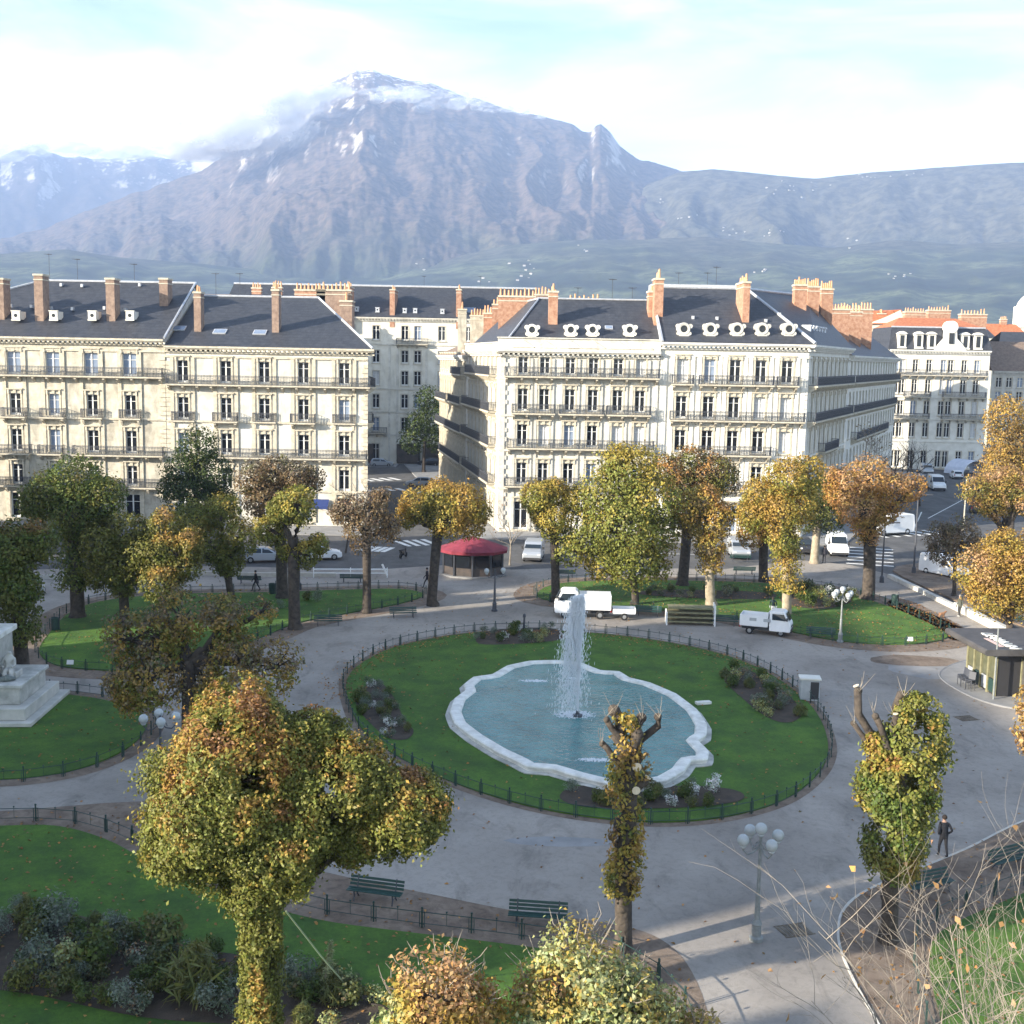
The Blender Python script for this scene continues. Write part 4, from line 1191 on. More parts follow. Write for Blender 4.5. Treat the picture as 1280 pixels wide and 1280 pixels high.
# ------------------------------------------------------------------ foliage
def rgb(*c): return np.array(c)
HUE = dict(dark=(.048, .072, .018), green=(.080, .120, .024), olive=(.150, .150, .034), lime=(.185, .20, .042), ylw=(.33, .26, .052), gold=(.38, .245, .058),
           orange=(.40, .21, .06), rust=(.27, .13, .05), brown=(.19, .13, .065), drab=(.17, .14, .10), pink=(.44, .28, .15), silver=(.19, .225, .175), white=(.70, .70, .68),
           sage=(.085, .120, .060), pale=(.36, .40, .20), deep=(.028, .050, .015))
def leaf_mesh(name, P, N, L, W, hues, rng, droop=.35, extra=None):
    """one kite-shaped, slightly folded leaf per point"""
    n = len(P)
    rnd = rng.normal(size=(n, 3))
    N = N * .9 + rnd * .55 + np.array([0, 0, .25])
    N /= np.linalg.norm(N, axis=1, keepdims=True) + 1e-9
    ax = rng.normal(size=(n, 3)) + N * .3
    ax[:, 2] -= droop * 1.5
    ax -= (ax * N).sum(1, keepdims=True) * N
    ax /= np.linalg.norm(ax, axis=1, keepdims=True) + 1e-9
    sd_ = np.cross(N, ax)
    l = (L * rng.uniform(.65, 1.25, n))[:, None]
    w = (W * rng.uniform(.7, 1.2, n))[:, None]
    a = P - ax * l * .5
    b = P + ax * l * .08 + sd_ * w * .5 + N * w * .18
    c = P + ax * l * .5 - N * l * .08
    d = P + ax * l * .08 - sd_ * w * .5 + N * w * .18
    V = np.stack([a, b, c, d], 1).reshape(-1, 3)
    me = bpy.data.meshes.new(name)
    me.vertices.add(4 * n)
    me.vertices.foreach_set('co', V.ravel())
    me.loops.add(4 * n)
    me.loops.foreach_set('vertex_index', np.arange(4 * n, dtype=np.int32))
    me.polygons.add(n)
    me.polygons.foreach_set('loop_start', np.arange(0, 4 * n, 4, dtype=np.int32))
    me.polygons.foreach_set('loop_total', np.full(n, 4, dtype=np.int32))
    at = me.attributes.new('hue', 'FLOAT_COLOR', 'POINT')
    col = np.concatenate([np.repeat(hues, 4, 0), np.ones((4 * n, 1))], 1)
    at.data.foreach_set('color', col.ravel().astype(np.float32))
    me.materials.append(M['leaf'])
    me.update()
    me.validate()
    return me
def pick_hues(P, pal, rng, scale=.8, jit=.35, up=None):
    cols = np.array([HUE[p] for p in pal])
    t = fbm(P * scale + rng.uniform(0, 50), 3)
    t = np.clip((t - .28) / .44, 0, .999) * .75 + rng.uniform(0, .25, len(P))
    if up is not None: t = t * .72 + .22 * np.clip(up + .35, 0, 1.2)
    x = np.clip(t, 0, .999) * (len(cols) - 1)
    i = x.astype(int); f = (x - i)[:, None]
    c = cols[i] * (1 - f) + cols[np.minimum(i + 1, len(cols) - 1)] * f
    return np.clip(c * rng.uniform(1 - jit, 1 + jit, (len(P), 1)) * rng.uniform(.92, 1.08, (len(P), 3)), 0, 1)
def lobe_points(lobes, n, rng, shell=.5, gap=.0, squash=1.0, lump=.34):
    """points in the outer part of overlapping lumpy lobes"""
    w = np.array([l[3] ** 2 for l in lobes]); w /= w.sum()
    which = rng.choice(len(lobes), n, p=w)
    C = np.array([l[:3] for l in lobes])[which]; Rr = np.array([l[3] for l in lobes])[which]
    D = rng.normal(size=(n, 3)); D /= np.linalg.norm(D, axis=1, keepdims=True)
    u = rng.uniform(0, 1, n) ** .45
    k = 1 + lump * 2 * (fbm(D * 2.1 + which[:, None] * 7.7 + rng.uniform(0, 9), 3) - .5)
    k = k * (1 + .42 * (fbm(D * Rr[:, None] * 2.6 + which[:, None] * 3.3, 2) - .5))
    rad = Rr * (shell + (1 - shell) * u) * k * (1 + np.maximum(0, rng.normal(size=n) - .9) * .14)
    P = C + D * rad[:, None] * np.array([1, 1, squash])
    keep = np.ones(n, bool)
    if gap > 0:
        keep = fbm(P * 1.15 + 31.7, 3) > gap
    return P[keep], D[keep]
def limb(b, p, q, r0, r1, sag=.0, rng=None, n=5, sides=7):
    pts, rad = [], []
    for i in range(n + 1):
        t = i / n
        w = Vector((rng.normal() * .05, rng.normal() * .05, rng.normal() * .05)) * (q - p).length if rng is not None and 0 < i < n else Vector()
        pts.append(p.lerp(q, t) + Vector((0, 0, sag * math.sin(t * math.pi))) + w)
        rad.append(r0 + (r1 - r0) * t)
    b.tube(pts, rad, sides)
def tree(base, lobes, n, leaf, pal, label, name='pollarded_tree', cat='tree', tr=.28, fork=None, sleeve=(), seed=1, gap=.33, group='autumn trees in the square',
         bark='bark', shell=.45, twigs=0, hue_scale=.8, droop=.35, lump=.34, squash=1.0, width=.62, loc=None, sprigs=0):
    """lobes: (px, py, r px, depth offset m) as sized in the photo at the tree's own distance"""
    rng = np.random.default_rng(seed)
    g = Vector(loc) if loc else G(*base)
    if leaf > .21: n, leaf = int(n * 1.7), leaf * .77
    o = thing(name, label, cat, g, 0, group)
    L = []
    for px, py, rp, dd in lobes:
        p = A(px, py, g.y + dd)
        L.append((p.x - g.x, dd, p.z - g.z, rp * (p - Vector((0, 0, CAM_H))).length / F_PX))
    zs = [l[2] - l[3] for l in L]
    fork_z = fork if fork else max(1.2, min(l[2] for l in L) - .2)
    cx = np.average([l[0] for l in L], weights=[l[3] ** 2 for l in L]) * .35
    b = MB()
    top = Vector((cx, 0, fork_z))
    lean = Vector((rng.normal() * .06, rng.normal() * .06, 0))
    pts = [Vector((0, 0, -.15)), Vector((0, 0, .12)), Vector((0, 0, .45)) + lean, top * .5 + lean, top]
    b.tube(pts, [tr * 1.55, tr * 1.3, tr * 1.04, tr * .95, tr * 1.02], 10)
    for l in L:
        c = Vector(l[:3])
        if (c - top).length > .3:
            limb(b, top - Vector((0, 0, .2)), c, tr * .62, tr * .28, .1, rng)
            b.ball(c, tr * .42, 8, 5)
            for k in range(max(3, twigs)):
                d = Vector(rng.normal(size=3)); d.z = abs(d.z) * .8; d.normalize()
                limb(b, c, c + d * l[3] * rng.uniform(.7, 1.02), tr * .16, .012, 0, rng, 3, 4)
    b.build('trunk', M[bark], o, smooth=True)
    P, D = lobe_points(L, n, rng, shell, gap, squash, lump)
    for z0, z1, r in sleeve:
        k = int(n * .55 * (z1 - z0) * r / sum(q[3] ** 2 for q in L))
        th = rng.uniform(0, 2 * math.pi, k); z = rng.uniform(z0, z1, k)
        rr = r * rng.uniform(.40, 1.0, k) * (1 + .85 * (fbm(np.stack([np.cos(th) * 1.5, np.sin(th) * 1.5, z * 1.1], 1) + seed, 3) - .5) * 2)
        xx = cx * np.clip(z / fork_z, 0, 1)
        P = np.concatenate([P, np.stack([xx + np.cos(th) * rr, np.sin(th) * rr, z], 1)])
        D = np.concatenate([D, np.stack([np.cos(th), np.sin(th), th * 0], 1)])
    H = pick_hues(P, pal, rng, hue_scale, up=D[:, 2])
    me = leaf_mesh('crown', P, D, leaf, leaf * width, H, rng, droop)
    put(bpy.data.objects.new('crown', me), o)
    if sprigs:
        s = MB()
        for l in L:
            for k in range(sprigs):
                d = Vector(rng.normal(size=3)); d.z = abs(d.z) + .9; d.normalize()
                a = Vector(l[:3]) + d * l[3] * .7
                limb(s, a, a + d * l[3] * rng.uniform(.45, .8), .016, .004, 0, rng, 3, 4)
        s.build('sprig', M['twig'], o)
    return o

T = tree
# foreground, left
T((320, 1362), [(290, 985, 98, 0), (300, 910, 58, .6), (250, 1040, 64, -.5), (385, 985, 70, .3), (350, 1055, 64, -.6), (440, 975, 52, 0), (322, 1100, 46, -.3), (505, 1010, 56, .3), (450, 1035, 50, .4), (395, 930, 46, .6)],
  175000, .118, ('green', 'olive', 'lime', 'olive', 'lime', 'gold', 'rust', 'pink'), 'big pollarded chestnut in the foreground at left, yellow green crown and leafy trunk', tr=.33, sleeve=((.3, 6.2, .58),), seed=11, fork=5.6, gap=.36, hue_scale=1.5, lump=.40)
# dark pollard behind it
T((236, 925), [(165, 800, 38, 0), (185, 850, 46, -.5), (225, 775, 40, .6), (280, 775, 36, .3), (300, 830, 40, -.3), (345, 835, 34, 0), (160, 860, 30, .3), (325, 765, 22, .4), (265, 860, 34, .8), (205, 800, 30, 0)],
  17000, .26, ('olive', 'lime', 'gold', 'drab', 'olive', 'gold', 'brown'), 'dull brown green pollard with a black trunk behind the big foreground chestnut', tr=.36, seed=12, fork=4.2, gap=.46, twigs=9, shell=.25)
T((30, 866), [(8, 690, 38, 0), (46, 678, 26, .5), (-25, 700, 40, 0), (22, 735, 28, -.3)], 9000, .28, ('green', 'olive', 'green', 'olive', 'rust'), 'dark green pollard with leafy trunk beside the statue at the left picture edge', tr=.40, sleeve=((3.0, 7.0, 1.1),), seed=13, fork=7, gap=.3)
T((97, 772), [(60, 622, 32, 0), (95, 605, 34, .5), (130, 620, 28, 0), (95, 640, 34, -.5), (45, 630, 22, .4), (120, 645, 24, .6)], 8500, .30, ('green', 'olive', 'green', 'olive', 'brown'), 'broad mushroom shaped green pollard in front of the far left block', tr=.5, sleeve=((2.2, 7.5, 1.6),), seed=14, fork=7.2, gap=.3)
T((158, 778), [(130, 680, 28, 0), (160, 670, 30, .5), (185, 690, 28, -.4), (150, 710, 32, 0), (125, 715, 22, .3)], 8500, .29, ('green', 'olive', 'olive', 'olive', 'brown'), 'green brown round headed pollard on the left lawn, second from its pointed end', tr=.36, sleeve=((2.0, 4, 1.0),), seed=15, gap=.3)
T((207, 782), [(205, 690, 26, 0), (228, 705, 24, .4), (200, 725, 26, -.3), (235, 680, 20, 0), (205, 655, 20, .5)], 7500, .28, ('green', 'olive', 'olive', 'gold', 'pink'), 'small headed green pollard with pink shoot tips between two broader pollards on the left lawn', tr=.32, seed=16, gap=.33, sprigs=5)
T((289, 758), [(245, 650, 24, 0), (278, 640, 24, .3), (300, 670, 24, -.3), (262, 680, 24, .3), (285, 700, 22, 0), (235, 675, 18, .4)], 7500, .28, ('green', 'olive', 'lime', 'ylw', 'gold'), 'yellow tipped pollard in the middle of the left lawn with a slim bent trunk', tr=.30, sleeve=((2.5, 4.5, .8),), seed=17, gap=.33)
T((369, 786), [(370, 632, 26, 0), (338, 662, 20, .3), (352, 640, 20, -.3), (382, 692, 18, 0), (398, 680, 14, .5), (360, 685, 16, .4)], 6000, .28, ('olive', 'olive', 'lime', 'ylw', 'ylw', 'gold'), 'pollard with separate bright yellow tufts right of the left lawn', tr=.42, seed=18, gap=.36, fork=5.8)
T((247, 700), [(248, 560, 26, 0), (232, 590, 28, .5), (262, 595, 30, 0), (245, 625, 36, -.5), (272, 630, 24, .5), (215, 610, 18, 0)], 8500, .34, ('deep', 'dark', 'dark', 'olive'), 'tall dark green tree against the join of the two left blocks', name='broadleaf_tree', tr=.35, seed=19, gap=.36, fork=5.0)
T((353, 748), [(318, 600, 24, 0), (345, 592, 24, .5), (372, 598, 22, 0), (330, 625, 26, -.4), (360, 622, 24, .5), (390, 600, 16, .4)], 7000, .30, ('dark', 'brown', 'brown', 'drab', 'olive'), 'dull brown pollard in front of the cream corner block', tr=.45, seed=20, gap=.38, twigs=7)
T((458, 766), [(440, 640, 24, 0), (468, 635, 26, .4), (455, 665, 28, -.4), (485, 660, 20, .5), (425, 640, 16, .3), (478, 622, 14, -.4)], 5200, .26, ('drab', 'brown', 'brown', 'drab', 'pink'), 'thin grey brown pollard left of the yellow orange one, almost out of leaf', tr=.33, seed=21, gap=.42, twigs=16, shell=.2)
T((541, 757), [(522, 632, 24, 0), (550, 622, 26, .4), (580, 630, 28, 0), (558, 648, 26, -.6), (588, 655, 20, .5), (510, 645, 16, .4), (600, 640, 16, .2)], 7800, .28, ('dark', 'olive', 'ylw', 'gold', 'gold', 'orange'), 'yellow orange pollard beside the kiosk with the red roof', tr=.40, seed=22, gap=.32, fork=6.2)
T((694, 752), [(672, 622, 23, 0), (692, 615, 20, .4), (690, 650, 24, -.4), (718, 625, 18, .5), (675, 640, 16, .2)], 6200, .28, ('olive', 'lime', 'ylw', 'ylw', 'gold', 'rust'), 'yellow pollard right of the kiosk with the red roof', tr=.36, seed=23, gap=.33, fork=5.5)
T((793, 756), [(790, 590, 36, 0), (760, 620, 40, .6), (812, 625, 40, -.6), (780, 660, 46, -1.2), (735, 670, 32, .4), (820, 670, 30, .6), (790, 700, 36, -.6), (715, 688, 22, .2), (755, 700, 28, .8), (825, 710, 16, 0), (770, 575, 22, .6)],
  15000, .34, ('olive', 'lime', 'lime', 'ylw', 'ylw', 'gold'), 'large unpruned yellow green chestnut behind the fountain', name='chestnut_tree', tr=.30, seed=24, gap=.33, fork=3.6, hue_scale=.45, droop=.7, width=.7)
T((853, 732), [(835, 590, 24, 0), (862, 580, 26, .4), (890, 590, 26, 0), (905, 600, 20, .4), (850, 612, 24, -.4), (880, 612, 24, .5)], 7800, .29, ('dark', 'olive', 'olive', 'brown', 'orange', 'rust'), 'rust brown pollard behind the large chestnut with a thick dark trunk', tr=.46, seed=25, gap=.34, fork=6.6)
T((889, 757), [(858, 640, 22, 0), (880, 628, 24, .4), (895, 650, 22, -.4), (870, 660, 20, .3), (888, 680, 22, 0), (905, 640, 14, .3)], 6500, .28, ('olive', 'brown', 'ylw', 'gold', 'orange', 'pink'), 'golden brown pollard right of the large chestnut, ivy green below its head', tr=.40, sleeve=((2.6, 4.2, .9),), seed=26, gap=.33, bark='bark_pale')
T((982, 768), [(950, 620, 26, .6), (985, 600, 30, 0), (1010, 590, 22, .5), (975, 640, 28, -.5), (1000, 630, 26, .4), (940, 645, 20, 0), (980, 675, 22, -.3)], 9000, .28, ('olive', 'lime', 'ylw', 'gold', 'gold', 'pink'), 'tall yellow pollard behind the small white pickup with leaves down its pale trunk', tr=.36, sleeve=((1.8, 6.2, 1.2),), seed=27, gap=.32, bark='bark_pale')
T((955, 727), [(935, 640, 18, 0), (960, 625, 22, .4), (940, 665, 20, 0), (965, 660, 20, -.4)], 4200, .30, ('olive', 'ylw', 'orange', 'gold', 'pink'), 'orange pollard partly hidden left behind the tall yellow one, dark straight trunk', tr=.42, seed=28, gap=.34)
T((1018, 704), [(1010, 640, 24, 0), (1035, 645, 22, .4), (1025, 620, 22, -.3), (1045, 625, 16, .3)], 5200, .30, ('deep', 'dark', 'olive', 'olive', 'ylw'), 'shaded olive pollard with a pale trunk behind the tall yellow one, near the white van', tr=.40, seed=29, gap=.34, bark='bark_pale')
T((1084, 749), [(1055, 610, 28, 0), (1085, 600, 30, .4), (1115, 615, 26, 0), (1075, 635, 28, -.6), (1105, 635, 22, .5), (1140, 610, 18, .3), (1040, 600, 16, .2), (1085, 655, 20, 0)], 9000, .28, ('olive', 'gold', 'orange', 'pink', 'gold', 'brown'), 'broad orange pollard with a double dark trunk on the right lawn', tr=.52, seed=30, gap=.32, fork=6.0, sleeve=((4.6, 6, .9),))
T((1262, 700), [(1258, 520, 26, 0), (1262, 555, 30, .5), (1255, 585, 28, -.4), (1280, 560, 26, .6), (1275, 600, 24, 0)], 8000, .32, ('olive', 'brown', 'gold', 'gold', 'pink'), 'tall narrow golden tree at the right picture edge', name='broadleaf_tree', tr=.35, seed=31, gap=.33, fork=4)
T((1250, 728), [(1222, 612, 20, 0), (1250, 608, 24, .4), (1275, 620, 24, 0), (1240, 630, 20, -.4), (1262, 600, 16, .4)], 6500, .28, ('brown', 'olive', 'gold', 'pink', 'pink', 'drab'), 'pinkish brown pollard in front of the tall narrow golden tree', tr=.38, seed=32, gap=.36, fork=5.2, twigs=7)
T((1262, 800), [(1225, 715, 30, 0), (1250, 700, 32, .5), (1275, 720, 34, 0), (1235, 740, 28, -.4), (1262, 745, 30, .4), (1300, 700, 40, 0), (1255, 680, 20, .3)], 11000, .26, ('olive', 'ylw', 'gold', 'gold', 'pink', 'orange'), 'low bushy golden tree above the stone kerb at the right picture edge', name='bushy_tree', tr=.25, seed=33, gap=.30, fork=1.2)
T((1192, 745), [(1180, 672, 22, 0), (1200, 665, 22, .4), (1215, 680, 16, 0), (1175, 690, 16, -.3)], 4500, .26, ('dark', 'drab', 'brown', 'drab', 'olive'), 'dull grey brown small tree above the parked van at right', name='broadleaf_tree', tr=.16, seed=34, gap=.40, twigs=8, shell=.2)
T((530, 590), [(535, 500, 18, 0), (540, 525, 22, .6), (522, 530, 18, 0), (515, 550, 18, -.6), (545, 550, 16, .5)], 3600, .50, ('deep', 'dark', 'green', 'olive'), 'dark green street tree in front of the block closing the left street', name='broadleaf_tree', tr=.30, seed=35, gap=.36, group='trees in the side streets')
# crowns seen from above along the bottom edge
T((545, 1620), [(545, 1250, 62, 0), (505, 1270, 44, .5), (590, 1265, 46, .3), (545, 1300, 60, 0)], 9000, .125, ('olive', 'pale', 'ylw', 'gold', 'pink', 'orange'), 'orange and cream leaved pollard head with upright shoots at the bottom edge, left of two', tr=.3, seed=36, gap=.36, sprigs=16, loc=(-2.1, 22.5, 0), shell=.35)
T((735, 1620), [(725, 1225, 62, 0), (690, 1255, 56, .4), (770, 1255, 58, 0), (740, 1290, 80, .6), (820, 1285, 44, .2), (870, 1300, 34, .2)], 17500, .125, ('olive', 'lime', 'pale', 'ylw', 'pink', 'orange'), 'orange and green leaved pollard head with upright shoots at the bottom edge, right of two', tr=.3, seed=37, gap=.34, sprigs=14, loc=(1.75, 23.0, 0), shell=.35)
T((1330, 960), [(1285, 905, 20, 0), (1300, 880, 24, .4), (1290, 930, 16, -.3)], 1500, .24, ('ylw', 'gold', 'pink', 'orange'), 'tip of a golden crown at the right picture edge below the black kiosk', name='broadleaf_tree', tr=.2, seed=38, gap=.35, loc=(22.5, 46, 0), fork=5.5)

# ---- freshly lopped trees: thick stubs with pale cut ends
def lopped(base, stubs, sleeves, n, pal, label, tr, seed, bark, tufts=(), htop=8.0):
    rng = np.random.default_rng(seed)
    g = G(*base)
    o = thing('lopped_tree', label, 'tree', g, 0, 'freshly lopped trees')
    b, cuts = MB(), []
    pts = [Vector((0, 0, -.15)), Vector((0, 0, .15)), Vector((.02, 0, .6)), Vector((-.05, .05, htop * .35)), Vector((.08, -.03, htop * .6)), Vector((.0, 0, htop * .8))]
    b.tube(pts, [tr * 1.6, tr * 1.3, tr * 1.05, tr, tr * .95, tr * .9], 12)
    for z in (.2, .33, .45, .55, .62, .7):
        b.ball((tr * .45 * rng.normal(), tr * .35 * rng.normal(), htop * z), tr * rng.uniform(.8, 1.1), 10, 6)
    for px, py, r, z in stubs:
        p = A(px, py, g.y) - g
        dd = rng.uniform(-.35, .35)
        q = Vector((p.x, dd, p.z))
        s = Vector((.0, 0, z))
        limb(b, s, q, r * 1.15, r, .05, rng, 4, 9)
        d = (q - s).normalized()
        b.ball(q - d * .05, r * 1.12, 9, 6)
        m = d.to_track_quat('Z', 'Y').to_matrix()
        k = [q + d * r * 1.05 + m @ Vector((math.cos(a) * r * .8, math.sin(a) * r * .8, 0)) for a in np.linspace(0, 2 * math.pi, 11)[:-1]]
        k2 = [v + d * .02 for v in k]
        if rng.uniform() < .55: continue
        ends = MB(); ends.add(k + k2, [tuple(range(10, 20))] + [(i, (i + 1) % 10, 10 + (i + 1) % 10, 10 + i) for i in range(10)]); cuts.append(ends)
    for px, py, r in tufts:                                    # pale cuts on the trunk facing the viewer
        p = A(px, py, g.y) - g
        ends = MB(); cuts.append(ends); ends.lathe([(r * .45, -tr * 1.06), (r, -tr * 1.12), (r * .9, -tr * 1.16), (.02, -tr * 1.165)], (p.x, 0, p.z), 12, 'Y')
    b.build('trunk', M[bark], o, smooth=True)
    for e in cuts: e.build('cut_end', M['cut_wood'], o)
    P, D = [], []
    for cx, z0, z1, r, k in sleeves:
        m = int(n * k)
        th = rng.uniform(0, 2 * math.pi, m); z = rng.uniform(z0, z1, m)
        u = (z - z0) / (z1 - z0)
        env = np.sin(np.clip(u * .8 + .2, 0, 1) * math.pi) ** .5
        rr = (tr * .7 + (r - tr * .7) * env) * rng.uniform(.55, 1.0, m) * (.75 + .7 * fbm(np.stack([np.cos(th) * 1.6, np.sin(th) * 1.6, z], 1) + seed, 3))
        P.append(np.stack([cx + np.cos(th) * rr, np.sin(th) * rr, z], 1)); D.append(np.stack([np.cos(th), np.sin(th), th * 0 + .2], 1))
    P, D = np.concatenate(P), np.concatenate(D)
    keep = fbm(P * 1.7 + seed, 3) > (.42 if seed == 51 else .47)
    P, D = P[keep], D[keep]
    P = P + rng.normal(size=P.shape) * .07
    me = leaf_mesh('crown', P, D, .16, .10, pick_hues(P, pal, rng, 1.2), rng, .5)
    put(bpy.data.objects.new('crown', me), o)
    s = MB()
    for px, py, r, z in stubs:
        p = A(px, py, g.y) - g
        for k in range(4):
            d = Vector(rng.normal(size=3)) * .5; d.z = 1; d.normalize()
            limb(s, Vector(p), Vector(p) + d * rng.uniform(.3, .8), .012, .004, 0, rng, 2, 4)
    s.build('sprig', M['twig'], o)
lopped((778, 1192), [(768, 890, .19, 6.6), (757, 897, .10, 7.0), (752, 930, .10, 6.2), (803, 898, .16, 6.2), (824, 897, .12, 6.4), (797, 914, .17, 5.8), (806, 975, .14, 5.2)],
       [(-.08, 2.0, 4.4, .60, .42), (.05, 3.6, 5.2, .52, .18), (-.15, 6.9, 8.2, .46, .20), (.3, 6.1, 7.0, .4, .08), (-.22, 5.2, 7.2, .46, .16)], 4800, ('green', 'olive', 'ylw', 'gold', 'brown', 'rust'), 'tall lopped trunk with cut stubs standing in front of the fountain', .28, 51, 'bark', ((795, 955, .15), (794, 984, .14)), 8.2)
lopped((1110, 1176), [(1074, 864, .13, 5.4), (1092, 892, .11, 5.8), (1130, 870, .13, 6.0), (1118, 895, .11, 5.8), (1068, 905, .09, 4.8)],
       [(0, 2.4, 4.9, 1.0, .55), (.05, 4.3, 6.6, 1.25, .75), (.45, 6.2, 8.0, 1.15, .42), (.6, 7.4, 8.7, .8, .16), (-.55, 4.9, 6.9, .75, .22), (-.8, 6.0, 7.3, .5, .12)], 12500, ('green', 'green', 'lime', 'olive', 'lime', 'ylw', 'rust'), 'lopped tree with bright green and yellow regrowth beside the walking man', .27, 52, 'bark', ((1088, 968, .11),), 8.0)

# ---- leafless trees and shoots
def bare(loc, label, h, spread, n, seed, group=None, m='twig', r=.05, leaves=0, pal=('orange', 'pink'), name='bare_tree', levels=3, lean=.5, stems=1):
    rng = np.random.default_rng(seed)
    o = thing(name, label, 'tree', loc, 0, group)
    b, tips = MB(), []
    def grow(p, d, l, rad, lev):
        k = 4
        pts, rs = [p], [rad]
        for i in range(k):
            d = (d + Vector(rng.normal(size=3)) * .16 + Vector((0, 0, .06))).normalized()
            pts.append(pts[-1] + d * l / k); rs.append(rad * (1 - .6 * (i + 1) / k))
        b.tube(pts, rs, 6 if lev == levels else 4)
        tips.append(pts[-1])
        if lev > 0:
            for i in range(n if lev < levels else n + 2):
                t = rng.uniform(.3, 1.0)
                j = min(int(t * k), k - 1)
                q = pts[j].lerp(pts[j + 1], t * k - j)
                a = Vector(rng.normal(size=3)); a.z = abs(a.z) * .5
                nd = (d * (1 - lean) + a.normalized() * lean * 1.5 * spread).normalized()
                grow(q, nd, l * rng.uniform(.42, .72), rad * .45, lev - 1)
    for s in range(stems):
        off = Vector((rng.normal() * .25 * (stems > 1), rng.normal() * .25 * (stems > 1), -.1))
        grow(off, (Vector((0, 0, 1)) + Vector(rng.normal(size=3)) * .22 * (stems > 1)).normalized(), h * .62 * rng.uniform(.8, 1.1), r, levels)
    b.build('trunk', M[m], o)
    if leaves:
        t = np.array([list(rng.choice(len(tips)) * 0 + np.array(tips[rng.integers(len(tips))]) + rng.normal(size=3) * .04) for _ in range(leaves)])
        me = leaf_mesh('leaves', t, rng.normal(size=t.shape), .2, .13, pick_hues(t, pal, rng), rng)
        put(bpy.data.objects.new('leaves', me), o)
    return o
GB = 'leafless shrubby trees at the bottom right corner'
for i, (x, y, h, st, sd2, lv) in enumerate(((9.0, 22.5, 8.0, 2, 1, 18), (8.9, 24.0, 11.2, 1, 2, 26), (11.0, 23.0, 10.4, 2, 3, 18), (12.2, 25.5, 10.8, 1, 4, 10), (9.2, 26.5, 8.4, 1, 5, 12), (10.2, 21.5, 9.0, 2, 6, 14), (10.6, 26.0, 9.4, 1, 7, 8))):
    bare((x, y, 0), ['low leafless shrub nearest the bottom edge path', 'tall leafless shrub with a few orange leaves in front of the lopped green tree', 'pale many stemmed leafless shrub before the sunlit lawn',
         'thin leafless shrub on the sunlit lawn', 'small leafless shrub reaching over the path kerb', 'tall pale leafless shrub in the bottom right corner', 'short leafless shrub behind the tall ones'][i], h, 1.0, 4, 60 + sd2, GB, r=.042, leaves=lv, levels=3, stems=st)
g = G(637, 705); bare(g, 'young leafless street tree beside the middle corner block', 8.5, .9, 4, 71, 'leafless street trees', 'twig', .09, 30)
g = G(432, 690); bare(g, 'leafless street tree in front of the cream corner block', 9.5, .9, 4, 72, 'leafless street trees', 'bark', .10)
for i, (px, py, h) in enumerate(((1078, 650, 11.5), (1120, 640, 11.0), (1150, 632, 10.5))):
    bare(G(px, py), ['pale leafless tree at the foot of the right street', 'dark leafless tree in the right street', 'second dark leafless tree deeper in the right street'][i], h, 1.1, 5, 75 + i, 'leafless street trees', 'twig' if i == 0 else 'bark', .16, 500 if i == 0 else 0, ('drab', 'brown', 'gold'))

# ------------------------------------------------------------------ shrubs and flowers
def plant_mesh(kind, seed):
    rng = np.random.default_rng(seed)
    n = dict(shrub=520, grass_tuft=420, silver=620, flower=260, low=320)[kind]
    if kind == 'grass_tuft':
        th = rng.uniform(0, 2 * math.pi, n); a = rng.uniform(.1, 1.0, n)
        P = np.stack([np.cos(th) * a * .5, np.sin(th) * a * .5, rng.uniform(.15, 1.0, n) * (1.1 - a * .6)], 1)
        D = np.stack([np.cos(th) * .5, np.sin(th) * .5, 1 - a], 1)
        return P, D, .5, .05
    lob = [(0, 0, .45, .5)] + [(rng.uniform(-.35, .35), rng.uniform(-.35, .35), rng.uniform(.25, .75), rng.uniform(.22, .38)) for _ in range(5)]
    P, D = lobe_points(lob, n, rng, .35, .0)
    P[:, 2] = np.abs(P[:, 2])
    return P, D, dict(shrub=.15, silver=.11, flower=.13, low=.13)[kind], dict(shrub=.09, silver=.05, flower=.11, low=.08)[kind]
PLANT = {}
def plant(name, kind, pal, loc, s, label, group, cat='shrub', seed=1, sz=1.0):
    key = (kind, pal, seed % 3)
    if key not in PLANT:
        P, D, l, w = plant_mesh(kind, seed)
        rng = np.random.default_rng(seed + 5)
        PLANT[key] = leaf_mesh(name, P, D, l, w, pick_hues(P, pal, rng, 2.5), rng, -.6 if kind == 'grass_tuft' else .2)
    o = put(bpy.data.objects.new(name, PLANT[key]))
    o.location = (loc[0], loc[1], loc[2]); o.scale = (s, s, s * sz); o.rotation_euler = (0, 0, random.uniform(0, 6))
    return tag(o, label, cat, group)
def scatter(poly, n, seed):
    rnd = random.Random(seed)
    xs, ys = [p.x for p in poly], [p.y for p in poly]
    out = []
    while len(out) < n:
        p = Vector((rnd.uniform(min(xs), max(xs)), rnd.uniform(min(ys), max(ys)), .08))
        if in_poly(p, poly) and all((p - q).length > .35 for q in out): out.append(p)
    return out
def bed(pts, n, kinds, where, seed, s=(.55, .95)):
    poly = smooth_poly(gp(pts), 4)
    sheet('soil', poly, .085 + .002 * (seed % 5), M['soil'])
    rnd = random.Random(seed)
    for k, p in enumerate(scatter(poly, n, seed)):
        kind, pal, nm, cat, lab = kinds[k % len(kinds)]
        plant(nm, kind, pal, p, rnd.uniform(*s), lab + ' ' + where, lab + ' ' + where, cat, seed + k)
SIL = ('silver', ('silver', 'silver', 'sage'), 'silver_shrub', 'shrub', 'silvery leaved shrub')
GRN = ('shrub', ('dark', 'green', 'olive'), 'green_shrub', 'shrub', 'dark green shrub')
DRB = ('shrub', ('dark', 'olive', 'sage', 'brown'), 'bronze_shrub', 'shrub', 'bronze leaved shrub')
